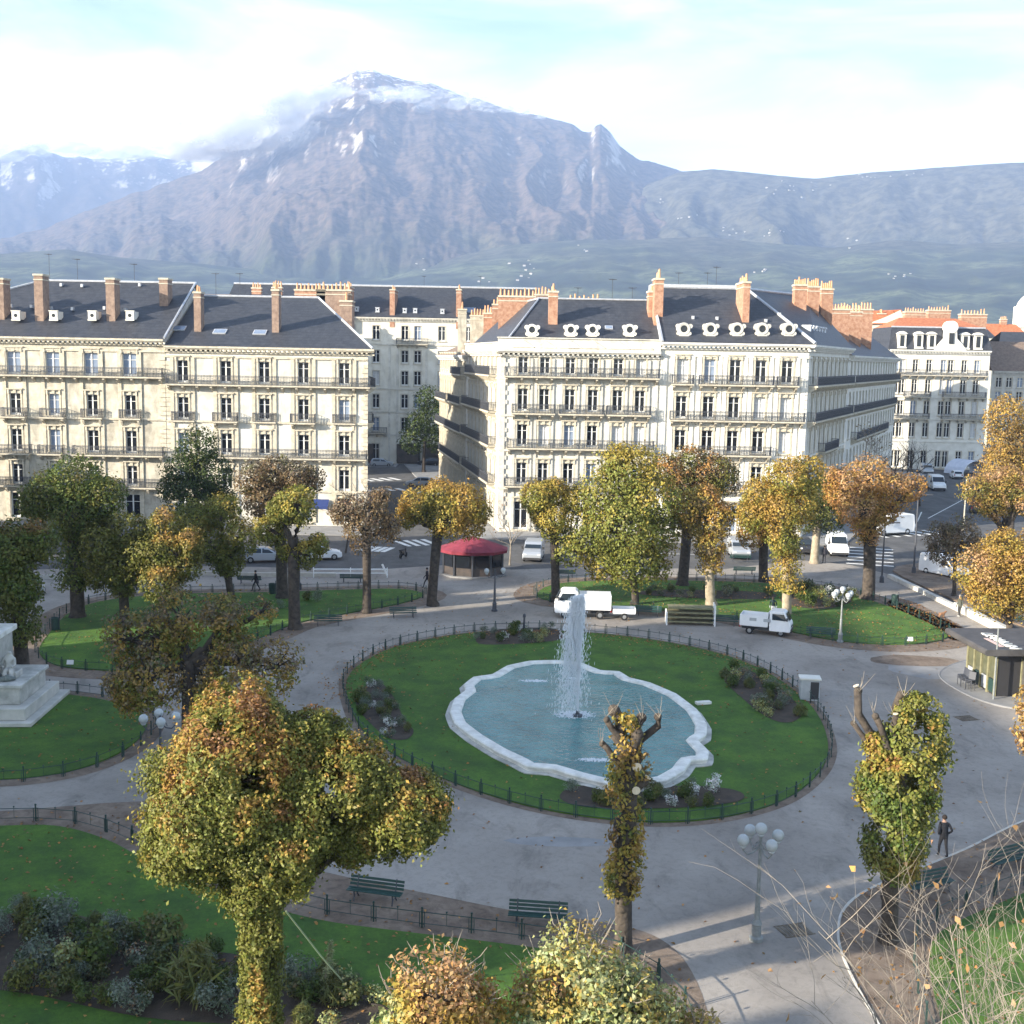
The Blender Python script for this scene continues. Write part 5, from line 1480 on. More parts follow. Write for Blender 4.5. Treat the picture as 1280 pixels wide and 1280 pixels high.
WHT = ('flower', ('white', 'white', 'silver', 'sage'), 'white_flower_clump', 'flowers', 'white flower clump')
YEL = ('flower', ('green', 'ylw', 'pale', 'green'), 'yellow_flower_clump', 'flowers', 'yellow green flower clump')
TUF = ('grass_tuft', ('sage', 'olive', 'sage'), 'grass_tuft', 'grass', 'ornamental grass tuft')
LOW = ('low', ('dark', 'sage', 'silver', 'rust'), 'low_bedding_plant', 'plant', 'low bedding plant')
bed([(598, 806), (605, 792), (650, 786), (695, 788), (704, 800), (650, 806)], 22, [GRN, SIL, YEL, WHT, GRN, LOW], 'in the bed at the far edge of the fountain lawn', 201, (.5, .8))
bed([(448, 868), (470, 852), (490, 870), (505, 900), (517, 915), (508, 926), (485, 924), (462, 905), (446, 885)], 26, [SIL, GRN, LOW, DRB, LOW, WHT], 'in the bed at the left of the fountain lawn', 202, (.45, .7))
bed([(905, 850), (925, 836), (960, 852), (990, 875), (1002, 895), (985, 905), (958, 898), (925, 872)], 24, [DRB, SIL, GRN, YEL, TUF, LOW], 'in the bed at the right of the fountain lawn', 203, (.6, .85))
bed([(700, 1000), (720, 985), (790, 985), (880, 985), (925, 992), (922, 1004), (850, 1012), (740, 1012)], 20, [TUF, WHT, GRN, DRB, SIL, GRN], 'in the bed at the near edge of the fountain lawn', 204, (.5, .85))
bed([(990, 742), (1020, 734), (1050, 738), (1065, 752), (1035, 762), (1000, 760), (975, 752)], 16, [GRN, DRB, WHT, YEL, GRN], 'in the bed on the right lawn behind the pickup', 205, (.8, 1.2))
bed([(790, 742), (850, 738), (960, 742), (955, 750), (850, 748)], 18, [DRB, LOW, GRN, YEL], 'in the long bed on the right lawn', 206, (.5, .8))
bed([(-40, 1175), (30, 1140), (110, 1150), (190, 1185), (290, 1195), (400, 1225), (470, 1250), (450, 1290), (320, 1285), (180, 1275), (60, 1250), (-60, 1225)], 66, [GRN, DRB, SIL, TUF, GRN, LOW, DRB, YEL, SIL, LOW], 'in the big bed on the near left lawn', 207, (.55, 1.05))
for i, (px, py, s, kd, lab) in enumerate(((70, 1165, 1.5, SIL, 'large silvery shrub at the upper left of the near left bed'), (50, 1218, 1.3, SIL, 'silvery shrub low at the left of the near left bed'), (245, 1245, 1.7, TUF, 'big rounded grass tuft in the near left bed left of the chestnut trunk'),
                                          (375, 1232, 1.2, SIL, 'silvery shrub just right of the chestnut trunk'), (395, 752, 1.0, SIL, 'silvery shrub alone on the back left lawn'), (352, 760, .7, SIL, 'small silvery shrub beside the yellow tufted pollard'), (385, 750, .8, DRB, 'bronze shrub beside the silvery one on the back left lawn'),
                                          (205, 1190, 1.3, DRB, 'broad bronze shrub in the middle of the near left bed'), (120, 1210, 1.4, GRN, 'tall dark shrub in the near left bed'))):
    plant(kd[2], kd[0], kd[1], G(px, py, .08), s, lab, None, kd[3], 300 + i)
# dry pampas plume on its guyed stake
g = G(405, 1250, .08)
pp = thing('pampas_plume', 'pale feathery plume plant beside the guy line on the near left lawn', 'plant', g)
rng = np.random.default_rng(5)
t = rng.uniform(0, 1, 500)
P = np.stack([.10 + t * .12 + rng.normal(size=500) * .10 * (1.1 - t), rng.normal(size=500) * .1 * (1.1 - t), .4 + t * 1.5], 1)
put(bpy.data.objects.new('plume', leaf_mesh('plume', P, rng.normal(size=P.shape), .22, .03, pick_hues(P, ('silver', 'pale', 'silver'), rng), rng, -.6)), pp)
b = MB(); b.tube([(0, 0, -.1), (.05, 0, .8), (.2, 0, 1.8)], [.03, .025, .01], 5); b.build('stalk', M['twig'], pp)
a, c = G(320, 1330) + Vector((.9, -.2, 4.6)), G(440, 1240, .05)
b = MB(); b.tube([a, a.lerp(c, .5) - Vector((0, 0, .06)), c], .022, 5)
tag(b.build('guy_rope', M['cord']), 'pale guy rope running from the big chestnut down to the lawn', 'rope')

# fallen leaves
rng = np.random.default_rng(77)
pts = []
for poly, n in ((margin[0], 1500), (margin[2], 900), (margin[3], 2600), (margin[5], 1400), (margin[7], 900), (margin[1], 500), (lawn_1, 700), (lawn_4, 500), (lawn_5, 350), (lawn_c, 800)):
    xs, ys = [p.x for p in poly], [p.y for p in poly]
    k = 0
    while k < n:
        p = (rng.uniform(min(xs), max(xs)), rng.uniform(min(ys), max(ys)))
        k += 1
        if in_poly(p, poly):
            z = .10 if any(in_poly(p, L) for L in lawns) else .035
            pts.append((p[0], p[1], z))
for _ in range(900): pts.append((rng.uniform(-22, 30), rng.uniform(34, 104), .02))
for _ in range(2600):                                           # a drift along the back rim of the round lawn and under the right hand trees
    i = rng.integers(len(lawn_c)); q = lawn_c[i]
    if q.y > 66: pts.append((q.x + rng.normal() * .8, q.y - abs(rng.normal()) * .9, .10))
P = np.array(pts)
me = leaf_mesh('fallen_leaves', P, np.tile([0, 0, 1.6], (len(P), 1)), .16, .11, pick_hues(P, ('brown', 'rust', 'orange', 'brown'), rng), rng, 0)
tag(put(bpy.data.objects.new('fallen_leaves', me)), 'brown fallen leaves scattered over the margins and lawns', 'leaves', None, 'stuff')
# ------------------------------------------------------------------ fountain
ZR = .38
rim_px = [(592, 846), (616, 843), (634, 832), (662, 826), (695, 825), (726, 828), (750, 838), (774, 839), (786, 847), (812, 853), (845, 867), (870, 886), (882, 905), (881, 918), (870, 924), (884, 938),
          (883, 948), (862, 949), (853, 962), (832, 974), (800, 979), (760, 978), (722, 969), (690, 959), (660, 957), (648, 950), (622, 938), (592, 920), (570, 903), (564, 888), (570, 872), (584, 862), (581, 855)]
corner = {0, 11 - 4, 14, 15, 16, 24}
rim_w = [G(x, y, ZR) for x, y in rim_px]
for p in rim_w: p.z = 0
dense = []
for i, p in enumerate(rim_w):                                     # rounded lobes between the square corner blocks
    q = rim_w[(i + 1) % len(rim_w)]
    for t in (0, .33, .67): dense.append(p.lerp(q, t))
dense = [(dense[i - 1] + dense[i] * 10 + dense[(i + 1) % len(dense)]) / 12 for i in range(len(dense))]
fc = sum(dense, Vector()) / len(dense)
fountain = site('fountain_basin', 'white stone fountain basin with scalloped rim in the round lawn', 'fountain', (fc.x, fc.y, 0))
def sweep(poly, prof, name, m, parent):
    b = MB()
    rings = [offset_poly(poly, o) for o, z in prof]
    n = len(poly)
    vs = []
    for (o, z), r_ in zip(prof, rings): vs += [(p.x, p.y, z) for p in r_]
    fs = [(i * n + k, i * n + (k + 1) % n, (i + 1) * n + (k + 1) % n, (i + 1) * n + k) for i in range(len(prof) - 1) for k in range(n)]
    b.add(vs, fs)
    return b.build(name, m, parent, smooth=False)
sweep(dense, [(.04, .0), (.04, .22), (.09, .27), (.09, .34), (.03, .39), (-.10, .40), (-.40, .40), (-.50, .37), (-.55, .30), (-.55, .10)], 'rim', M['marble'], fountain)
sweep(dense, [(.34, .02), (.34, .11), (.02, .13)], 'plinth', M['marble_old'], fountain)
b = MB(); b.lathe([(.30, .1), (.26, .40), (.10, .42), (.09, .62), (.06, .62)], (0, 0, 0), 12)
nz = G(722, 893, .40)
no = b.build('nozzle', M['iron'], fountain); no.location = (nz.x, nz.y, 0)
def water_material():
    m = mat('water', (.038, .145, .150), .05, (.080, .235, .235), .45, 0)
    n, l = m.node_tree.nodes, m.node_tree.links
    b = n['Principled BSDF']
    tc = n.new('ShaderNodeTexCoord'); t = n.new('ShaderNodeTexNoise'); t.inputs['Scale'].default_value = 3.2; t.inputs['Detail'].default_value = 4; t.inputs['Distortion'].default_value = .6
    bp = n.new('ShaderNodeBump'); bp.inputs['Strength'].default_value = .55; bp.inputs['Distance'].default_value = .2
    l.new(tc.outputs['Object'], t.inputs['Vector']); l.new(t.outputs['Fac'], bp.inputs['Height']); l.new(bp.outputs[0], b.inputs['Normal'])
    return m
sheet('water', offset_poly(dense, -.53), .28, water_material())
# the jet: a rising core that breaks up and falls back to the left, as drops and short strands
rng = np.random.default_rng(9)
top = A(720, 746, nz.y)
Hj = top.z - .55
b = MB()
def drop(p, r, l, d):
    d = Vector(d).normalized(); s = d.orthogonal().normalized() * r; w = d.cross(s)
    b.add([p - d * l, p + s, p + w, p - s, p - w, p + d * l], [(0, 2, 1), (0, 3, 2), (0, 4, 3), (0, 1, 4), (5, 1, 2), (5, 2, 3), (5, 3, 4), (5, 4, 1)])
for _ in range(7000):                                            # rising core
    t = rng.uniform(0, 1)
    w = .035 + .12 * t ** 1.8
    drop(Vector((rng.normal() * w * .5 + .06 * t, rng.normal() * w * .5, .6 + Hj * t)), rng.uniform(.010, .027), rng.uniform(.06, .2), (rng.normal() * .03, rng.normal() * .03, 1))
for _ in range(20000):                                            # falling veil, drifting left
    u = rng.uniform(0, 1); a = rng.uniform(0, 2 * math.pi)
    r0 = abs(rng.normal()) * .30
    fall = rng.uniform(0, 1) ** .9
    drift = -1.05 * rng.uniform(0, 1) ** 1.5
    x = math.cos(a) * r0 * (.5 + fall) + drift * (.25 + .75 * fall ** .6)
    y = math.sin(a) * r0 * (.5 + fall)
    z = .45 + (Hj + .12) * (1 - fall ** 1.15)
    if rng.uniform() < .25 + fall * .65: continue
    drop(Vector((x, y, z)), rng.uniform(.008, .024), rng.uniform(.04, .15), (drift * .15, rng.normal() * .05, -1))
m = M['spray']; n, l = m.node_tree.nodes, m.node_tree.links
tr_ = n.new('ShaderNodeBsdfTranslucent'); tr_.inputs['Color'].default_value = (.85, .9, .95, 1)
tp = n.new('ShaderNodeBsdfTransparent')
m1 = n.new('ShaderNodeMixShader'); m1.inputs[0].default_value = .4
m2 = n.new('ShaderNodeMixShader'); m2.inputs[0].default_value = .12
l.new(n['Principled BSDF'].outputs[0], m1.inputs[1]); l.new(tr_.outputs[0], m1.inputs[2]); l.new(m1.outputs[0], m2.inputs[1]); l.new(tp.outputs[0], m2.inputs[2]); l.new(m2.outputs[0], n['Material Output'].inputs['Surface'])
jet = b.build('water_jet', M['spray'], None, fix=False)
jet.location = (nz.x, nz.y, 0)
tag(jet, 'tall white jet of water falling back to the left in the fountain basin', 'water jet')
def foam(px, py, rx, ry, n, lab, seed):
    rng = np.random.default_rng(seed); g = G(px, py, .285); b = MB()
    for _ in range(n):
        a = rng.uniform(0, 2 * math.pi); q = math.sqrt(rng.uniform(0, 1)) * (.6 + .5 * rng.uniform())
        c = (math.cos(a) * q * rx, math.sin(a) * q * ry, .0); r = rng.uniform(.03, .10) * (1.3 - q)
        b.lathe([(r, 0), (r * .8, r * .35), (r * .1, r * .5)], c, 6, cap=False)
    o = b.build('foam', M['spray']); o.location = g
    tag(o, lab, 'foam', kind='stuff')
foam(718, 893, 1.3, .9, 520, 'white foam ring round the foot of the water jet', 1)
foam(668, 851, 1.1, .35, 130, 'foam patch where spray lands near the far rim', 2)
foam(745, 950, 1.2, .35, 130, 'foam patch near the front rim', 3)
foam(718, 848, .6, .25, 60, 'small foam patch behind the jet', 4)

# ------------------------------------------------------------------ low iron fences
def post_mesh():
    b = MB(); b.box(-.025, .025, -.025, .025, -.05, .66); b.ball((0, 0, .70), .045, 8, 6)
    for s in (-.09, .09): b.box(s - .012, s + .012, -.012, .012, 0, .56)
    b.box(-.1, .1, -.014, .014, .10, .125); b.box(-.1, .1, -.0141, .0141, .54, .565)
    return b.mesh('post', M['iron_green'])
POST = post_mesh()
def fence(poly, label, off=.25, step=1.6, closed=True, z=.02):
    pts = offset_poly(poly, off) if off else poly
    o = site('lawn_fence', label, 'fence', (pts[0].x, pts[0].y, 0), 'low iron fences round the lawns')
    lens = [0]
    loop = pts + [pts[0]] if closed else pts
    for a, c in zip(loop[:-1], loop[1:]): lens.append(lens[-1] + (c - a).length)
    n = max(2, min(98, int(lens[-1] / step)))
    st = []
    for i in range(n + (0 if closed else 1)):
        s = lens[-1] * i / n
        k = max(j for j in range(len(lens)) if lens[j] <= s + 1e-6); k = min(k, len(loop) - 2)
        t = (s - lens[k]) / max(1e-6, lens[k + 1] - lens[k])
        d = loop[k + 1] - loop[k]
        st.append((loop[k].lerp(loop[k + 1], t), math.atan2(d.y, d.x)))
    b = MB()
    for zz, r in ((.14, .013), (.55, .016)):
        b.tube([(p.x, p.y, z + zz) for p, a in st], r, 4, closed=closed)
    for i in range(len(st) - (0 if closed else 1)):                # hoops between the rails
        p, q = st[i][0], st[(i + 1) % len(st)][0]
        m_ = p.lerp(q, .5)
        b.ball((m_.x, m_.y, z + .63), .04, 6, 4); b.tube([(m_.x, m_.y, z + .14), (m_.x, m_.y, z + .63)], .010, 4)
    b.build('rail', M['iron_green'], o)
    for p, a in st:
        q = place_child(bpy.data.objects.new('post', POST), o)
        q.location = (p.x, p.y, z); q.rotation_euler = (0, 0, a)
fence(lawn_c, 'green iron fence ringing the round fountain lawn', .2)
fence(lawn_1, 'iron fence along the near left lawn by the two benches', .55, 1.75)
fence(lawn_2, 'iron fence round the statue lawn at left', .45, 1.7)
fence(lawn_3, 'iron fence round the back left lawn of pollards', .25, 1.7)
fence(lawn_4, 'iron fence round the back right lawn with the flower beds', .3, 1.7)
fence(lawn_5, 'iron fence round the sunlit lawn at the bottom right', .5, 1.8)

# ------------------------------------------------------------------ benches
def make_bench():
    o = thing('park_bench', '', 'bench')
    b = MB()
    for y in (-.22, -.07, .08): b.box(-1.2, 1.2, y - .06, y + .06, .43, .47)
    b.build('seat', M['bench_green'], o, bevel=.01)
    b = MB()
    for k, z in enumerate((.56, .70, .84)):
        b.cbox((0, .20 + .05 * k, z), (2.4, .035, .11), Matrix.Rotation(-.22, 3, 'X'))
    b.build('backrest', M['bench_green'], o, bevel=.01)
    for x in (-.85, .85):
        b = MB()
        b.tube([(x, -.30, 0), (x, -.22, .22), (x, -.26, .42)], .032, 6); b.tube([(x, .28, 0), (x, .12, .22), (x, .16, .44), (x, .33, .92)], .032, 6)
        b.tube([(x, -.26, .40), (x, .16, .40)], .03, 6); b.tube([(x, -.22, .2), (x, .12, .2)], .02, 6)
        b.build('leg', M['iron'], o)
    return o
bench0, used_b = make_bench(), []
GBN = 'green benches round the lawns'
for px, py, deg, lab in ((469, 1126, -14, 'green bench beside the big foreground chestnut'), (672, 1156, -6, 'green bench left of the lopped trunk on the gravel margin'), (1162, 1116, 24, 'green bench in the sun strip below the walking man'), (1262, 1084, 28, 'green bench at the right picture edge above the leafless shrubs'),
                         (504, 772, 12, 'green bench at the right tip of the back left lawn'), (410, 782, 10, 'green bench between the yellow tufted and the grey brown pollards'), (312, 730, 180, 'green bench near the striding pedestrian'), (440, 728, 180, 'green bench by the pale barrier behind the back left lawn'),
                         (930, 718, 180, 'green bench under the orange pollard by the silver van'), (925, 702, 180, 'dark green bench nearest the silver van by the road'), (1026, 798, -12, 'green bench between the white pickup and the globe lamp'), (905, 782, -10, 'green bench in shade just left of the white pickup'), (1266, 780, 148, 'green bench against the stone kerb above the black kiosk'),
                         (810, 770, -8, 'green bench behind the flat trailer'), (705, 722, 180, 'green bench left of the chestnut trunk behind the fountain')):
    stamp(bench0, used_b, G(px, py), R(deg), lab, GBN, .86)

# ------------------------------------------------------------------ lamps
def make_lamp(globes, h, name='globe_lamp', m='lamp_grey', R_=.21):
    o = thing(name, '', 'street lamp')
    b = MB(); b.lathe([(.24, 0), (.24, .12), (.17, .18), (.16, .55), (.19, .60), (.11, .75)], n=12); b.build('base', M[m], o)
    b = MB(); b.lathe([(.10, .75), (.085, 1.6), (.10, 1.63), (.07, 1.7), (.055, h - .5), (.08, h - .45), (.05, h - .35), (.06, h)], n=10); b.build('pole', M[m], o)
    spots = [(0, 0, h + R_ + .02)] if globes % 2 else []
    k = globes - len(spots)
    for i in range(k):
        a = 2 * math.pi * i / k + .35
        d = Vector((math.cos(a), math.sin(a), 0))
        b = MB(); b.tube([Vector((0, 0, h - .42)) + d * .05, Vector((0, 0, h - .58)) + d * .28, Vector((0, 0, h - .62)) + d * .5, Vector((0, 0, h - .45)) + d * .66, Vector((0, 0, h - .30)) + d * .68], .03, 6)
        b.tube([Vector((0, 0, h - .25)) + d * .05, Vector((0, 0, h - .35)) + d * .25, Vector((0, 0, h - .5)) + d * .3], .018, 5)
        b.build('arm', M[m], o)
        p = d * .68; spots.append((p.x, p.y, h - .30 + R_))
    for s in spots:
        b = MB(); b.ball((0, 0, 0), R_, 16, 10); b.lathe([(.09, -R_ - .06), (.13, -R_ + .03)], n=10)
        g = b.build('globe', M['globe'], o, smooth=True); g.location = s
    return o
l = make_lamp(5, 3.75); l.location = G(945, 1175); l['label'] = 'grey lamp post with five white globes standing in the sunlit strip of path'
l['group'] = 'globe lamps in the square'
for px, py, n, h, lab in ((202, 1002, 4, 3.9, 'dark lamp post with white globes behind the big foreground chestnut'), (1050, 803, 5, 3.6, 'lamp post with a cluster of white globes right of the white pickup'), (618, 764, 2, 3.3, 'dark two globe lamp post in front of the kiosk with the red roof')):
    q = make_lamp(n, h, m='iron' if px < 700 else 'lamp_grey'); q.location = G(px, py); q['label'] = lab; q['group'] = 'globe lamps in the square'
def pole_lamp(px, py, h, lab, m='iron', r=.09, armd=None):
    g = G(px, py); o = thing('lamp_pole', lab, 'street lamp', g, 0, 'tall lamp poles along the road')
    b = MB(); b.lathe([(.22, 0), (.20, .5), (r, .65), (r * .7, h), (.02, h + .02)], n=10); b.build('pole', M[m], o)
    b = MB(); b.tube([(0, 0, h - .1), (.25, -.1, h + .1), (.8, -.25, h + .15)], .03, 6); b.cbox((.95, -.3, h + .13), (.55, .22, .1)); b.build('lamp_head', M[m], o)
pole_lamp(1142, 716, 7.4, 'tall dark lamp pole on the kerbed island by the right road')
pole_lamp(1102, 728, 5.4, 'slim dark lamp pole right of the broad orange pollard')
pole_lamp(1204, 664, 6.2, 'pale pole between the grey brown tree and the pinkish pollard', 'stone_warm')
pole_lamp(374, 737, 4.0, 'short dark pole behind the yellow tufted pollard')

# ------------------------------------------------------------------ kiosk with the red roof
kc = G(590, 724)
ko = thing('tent_kiosk', 'round dark glazed kiosk with a burgundy tent roof', 'kiosk', kc + Vector((0, 2.6, 0)))
def oct_(rx, ry, n=10): return [(math.cos(2 * math.pi * (i + .5) / n) * rx, math.sin(2 * math.pi * (i + .5) / n) * ry) for i in range(n)]
b = MB(); b.prism(oct_(3.15, 2.7), 0, .14); b.build('base', M['paving'], ko)
b = MB(); b.prism(oct_(2.75, 2.3), .143, 2.2); b.build('wall', M['shop_dark'], ko)
b = MB()
o8 = oct_(2.82, 2.37)
for x, y in o8: b.box(x - .07, x + .07, y - .07, y + .07, .143, 2.25)
b.build('pillar', M['iron'], ko)
for i in range(10):
    p, q = Vector((*o8[i], 0)), Vector((*o8[(i + 1) % 10], 0))
    d = (q - p).normalized(); n_ = Vector((d.y, -d.x, 0))
    b = MB(); a, c = p + d * .2 + n_ * .02, q - d * .2 + n_ * .02
    b.quad((a.x, a.y, .9), (c.x, c.y, .9), (c.x, c.y, 2.0), (a.x, a.y, 2.0))
    f = b.build('window', M['glass_dark'], ko)
b = MB()
o9 = oct_(3.2, 2.8); n = 10
zz = [(1.0, 2.12), (1.02, 2.38), (.66, 2.82), (.30, 3.22), (.03, 3.45)]
b.add([(x * k, y * k, z) for k, z in zz for x, y in o9], [(i * n + j, i * n + (j + 1) % n, (i + 1) * n + (j + 1) % n, (i + 1) * n + j) for i in range(4) for j in range(n)] + [tuple(range(4 * n, 5 * n))])
b.build('roof', M['burgundy'], ko)

# ------------------------------------------------------------------ black kiosk at right
P0, P1 = G(1243, 872), G(1206, 849)
d = (P1 - P0); d.z = 0; Lk = d.length; d.normalize()
rz = math.atan2(-d.y, -d.x)
kk = thing('pavilion_kiosk', 'black flat roofed kiosk with white roof lettering at the right edge', 'kiosk', (P1.x, P1.y, 0), rz, None)
# local: x from far corner to near corner, y away from the path
Dk = 6.5
b = MB(); b.box(.1, Lk - .1, .1, Dk, 0.05, 2.62); b.build('wall', M['plastic_dark'], kk)
b = MB()
for i in range(5):
    x = .15 + (Lk - .3) * i / 4
    b.box(x - .09, x + .09, -.02, .099, .05, 2.62)
for i in range(1, 5): b.box(Lk - .099, Lk + .02, i * Dk / 4 - .09, i * Dk / 4 + .09, .05, 2.62)
b.build('pillar', M['timber'], kk)
for i in range(4):
    x0, x1 = .26 + (Lk - .3) * i / 4, .04 + (Lk - .3) * (i + 1) / 4
    b = MB(); b.box(x0, x1, .05, .098, 1.05, 2.45); b.build('window', M['kiosk_glass'], kk)
    b = MB(); b.box(x0, x1, .03, .097, .2, .98); b.build('panel', M['iron_green'] if i % 2 else M['grey_paint'], kk)
b = MB()
ov = .95
b.extrude([(-ov, 2.70), (-ov - .12, 2.80), (-ov - .12, 2.98), (-ov, 3.08), (Dk + .6, 3.08), (Dk + .6, 2.70)], -ov, Lk + ov * .7, 'X')
rf = b.build('roof', M['kiosk_roof'], kk)
b = MB(); b.box(Lk + .9, Lk + 5.5, 1.2, Dk, 2.55, 2.86); b.box(Lk + .02, Lk + 5.0, 1.6, Dk, .05, 2.5); b.build('annex', M['kiosk_roof'], kk)
b = MB(); b.lathe([(.06, .0), (.05, 4.3), (.01, 4.32)], (Lk + .5, -.3, .05), 8); b.build('mast', M['lamp_grey'], kk)
tc_ = bpy.data.curves.new('roof_lettering', 'FONT')
tc_.body = 'LE MALIN'
tc_.size = .95; tc_.extrude = .03; tc_.align_x = 'CENTER'; tc_.shear = .25
tc_.materials.append(M['letter_white'])
tmp = put(bpy.data.objects.new('roof_lettering_curve', tc_))
bpy.context.view_layer.update()
tme = bpy.data.meshes.new_from_object(tmp.evaluated_get(bpy.context.evaluated_depsgraph_get()))
bpy.data.objects.remove(tmp)
to = put(bpy.data.objects.new('roof_lettering', tme), kk)
to.location = (Lk * .62, .55, 3.115); to.rotation_euler = (0, 0, 0)
b = MB(); b.box(Lk * .45, Lk * .98, .16, .42, 3.084, 3.10); b.build('roof_stripe', M['banner'], kk)
# stacked café chairs in front of the kiosk
for i, t in enumerate((.38, .52, .66)):
    p = P1.lerp(P0, t) + Vector((d.y, -d.x, 0)) * -.9
    o = thing('stacked_chairs', 'stack of dark cafe chairs in front of the black kiosk', 'chairs', (p.x, p.y, .055), rz + .3 * i, 'stacked cafe chairs at the black kiosk')
    for k in range(3):
        b = MB(); z = .45 + .09 * k
        b.box(-.22, .22, -.2, .2, z, z + .03); b.cbox((0, .22, z + .25), (.44, .03, .46), Matrix.Rotation(-.15, 3, 'X'))
        for sx in (-.2, .2):
            for sy in (-.18, .18): b.box(sx - .015, sx + .015, sy - .015, sy + .015, .0 if k == 0 else z - .085, z - .002)
        b.build('chair', M['iron'], o)

# service box by the round lawn, litter bins, signs
g = G(1011, 874)
o = thing('service_box', 'grey service box with a dark door beside the fence of the round lawn', 'cabinet', g, R(-8))
b = MB(); b.box(-.55, .55, -.4, .4, 0, 1.25); b.build('body', M['grey_paint'], o, bevel=.03)
b = MB(); b.box(-.62, .62, -.47, .47, 1.253, 1.36); b.build('lid', M['stone_white'], o, bevel=.02)
b = MB(); b.box(.02, .50, -.425, -.402, .12, 1.15); b.build('opening', M['plastic_dark'], o)  # flat dark plate stands in for the shade inside the box's opening
def bin_(px, py, lab):
    o = thing('litter_bin', lab, 'bin', G(px, py), 0, 'litter bins')
    b = MB(); b.lathe([(.22, .05), (.25, .1), (.27, .85), (.29, .9), (.25, .92), (.2, .7), (.02, .68)], n=14); b.build('body', M['iron_green'], o)
    b = MB(); b.lathe([(.03, 0), (.03, 1.15)], (.3, 0, 0), 6); b.build('post', M['iron'], o)
bin_(340, 743, 'dark litter bin beside the trunk behind the back left lawn'); bin_(1118, 757, 'dark litter bin at the right tip of the back right lawn'); bin_(69, 788, 'dark litter bin at the pointed end of the back left lawn')
for px, py, lab in ((1137, 806, 'small white notice on the front edge of the right lawn'), (88, 836, 'small white notice on the edge of the back left lawn')):
    o = thing('lawn_notice', lab, 'sign', G(px, py, .07))
    b = MB(); b.cbox((0, 0, .42), (.42, .03, .28), Matrix.Rotation(-.3, 3, 'X')); b.build('panel', M['white_paint'], o)
    b = MB(); b.tube([(0, .04, 0), (0, .04, .42)], .02, 6); b.build('post', M['iron'], o)
g = G(655, 789); b = MB(); b.lathe([(.14, 0), (.14, .1), (.08, .2), (.07, 1.0), (.12, 1.05), (.10, 1.25), (.02, 1.3)], n=10)
q = b.build('bollard', M['iron']); q.location = g; tag(q, 'dark iron bollard at the far fence of the round lawn', 'bollard')
q = bpy.data.objects.new('stone_block', MB().mesh('stone_block', M['marble'])); 
b = MB(); b.box(-.45, .45, -.18, .18, 0, .16); q = b.build('stone_block', M['marble'], bevel=.02); q.location = G(879, 880, .07); q.rotation_euler = (0, 0, .3); tag(q, 'pale flat stone lying on the grass right of the basin', 'stone')

def disc(px, py, rx, ry, z, name, m, kind=None, label=None, cat=None):
    g = G(px, py); rnd = random.Random(px); b = MB()
    pts_ = [(math.cos(a) * rx * (1 + rnd.uniform(-.08, .08)), math.sin(a) * ry * (1 + rnd.uniform(-.08, .08)), 0) for a in np.linspace(0, 2 * math.pi, 25)[:-1]]
    b.add(pts_, [tuple(range(24))])
    o = b.build(name, M[m], fix=False); o.location = (g.x, g.y, z); tag(o, label, cat, None, kind)
disc(1143, 826, 3.0, 1.5, .012, 'road_patch', 'dirt', 'structure')
disc(1178, 838, 3.4, 2.4, .004, 'road_patch', 'paving', 'structure')
disc(700, 1052, 2.2, .5, .004, 'road_patch', 'paving', 'structure')
for px, py, lab in ((993, 1163, 'rusty rectangular drain grate in the path right of the lamp post'), (1208, 898, 'dark rectangular drain grate in the path below the black kiosk')):
    b = MB()
    for i in range(7): b.box(-.55 + i * .16, -.45 + i * .16, -.4, .4, .004, .022)
    b.box(-.58, .58, -.43, -.401, .004, .024); b.box(-.58, .58, .401, .43, .004, .024)
    o = b.build('drain_grate', M['bark_mid']); o.location = G(px, py); o.rotation_euler = (0, 0, .3); tag(o, lab, 'drain')
# road barrier (pale low wall and rails) behind the back left lawn, parapet kerb at right
b = MB()
pts = [G(x, y) for x, y in ((-60, 727), (60, 724), (150, 722), (240, 719), (330, 721), (420, 721))]
for a, c in zip(pts[:-1], pts[1:]):
    dd = (c - a); n_ = Vector((-dd.y, dd.x, 0)).normalized() * .09
    b.add([a - n_, c - n_, c + n_, a + n_] + [v + Vector((0, 0, .38)) for v in (a - n_, c - n_, c + n_, a + n_)], [(0, 1, 5, 4), (1, 2, 6, 5), (2, 3, 7, 6), (3, 0, 4, 7), (4, 5, 6, 7)])
tag(b.build('barrier_wall', M['kerb']), 'long low pale barrier along the road behind the back left lawn', 'barrier')
o = site('road_barrier', 'white road barrier with a tilted arm left of the grey brown pollard', 'barrier', G(455, 724))
a, c = G(392, 722), G(484, 722)
b = MB(); b.tube([a + Vector((0, 0, .75)), c + Vector((0, 0, .75))], .06, 6); b.tube([a + Vector((0, 0, .4)), c + Vector((0, 0, .4))], .05, 6); b.build('rail', M['white_paint'], o)
for t in (0, .5, 1):
    p = a.lerp(c, t); b = MB(); b.tube([p, p + Vector((0, 0, .9))], .05, 6); b.build('post', M['white_paint'], o)
b = MB(); b.tube([c + Vector((0, 0, .2)), c + Vector((-.45, 0, 1.2))], .09, 6); b.build('arm', M['white_paint'], o)
b = MB()
pts = [G(x, y) for x, y in ((1112, 722), (1150, 740), (1195, 762), (1240, 785), (1300, 815), (1400, 862))]
for i, (a, c) in enumerate(zip(pts[:-1], pts[1:])):
    dd = (c - a); n_ = Vector((-dd.y, dd.x, 0)).normalized() * .22
    h = .35 if i < 2 else .62
    b.add([a - n_, c - n_, c + n_, a + n_] + [v + Vector((0, 0, h)) for v in (a - n_, c - n_, c + n_, a + n_)], [(0, 1, 5, 4), (1, 2, 6, 5), (2, 3, 7, 6), (3, 0, 4, 7), (4, 5, 6, 7)])
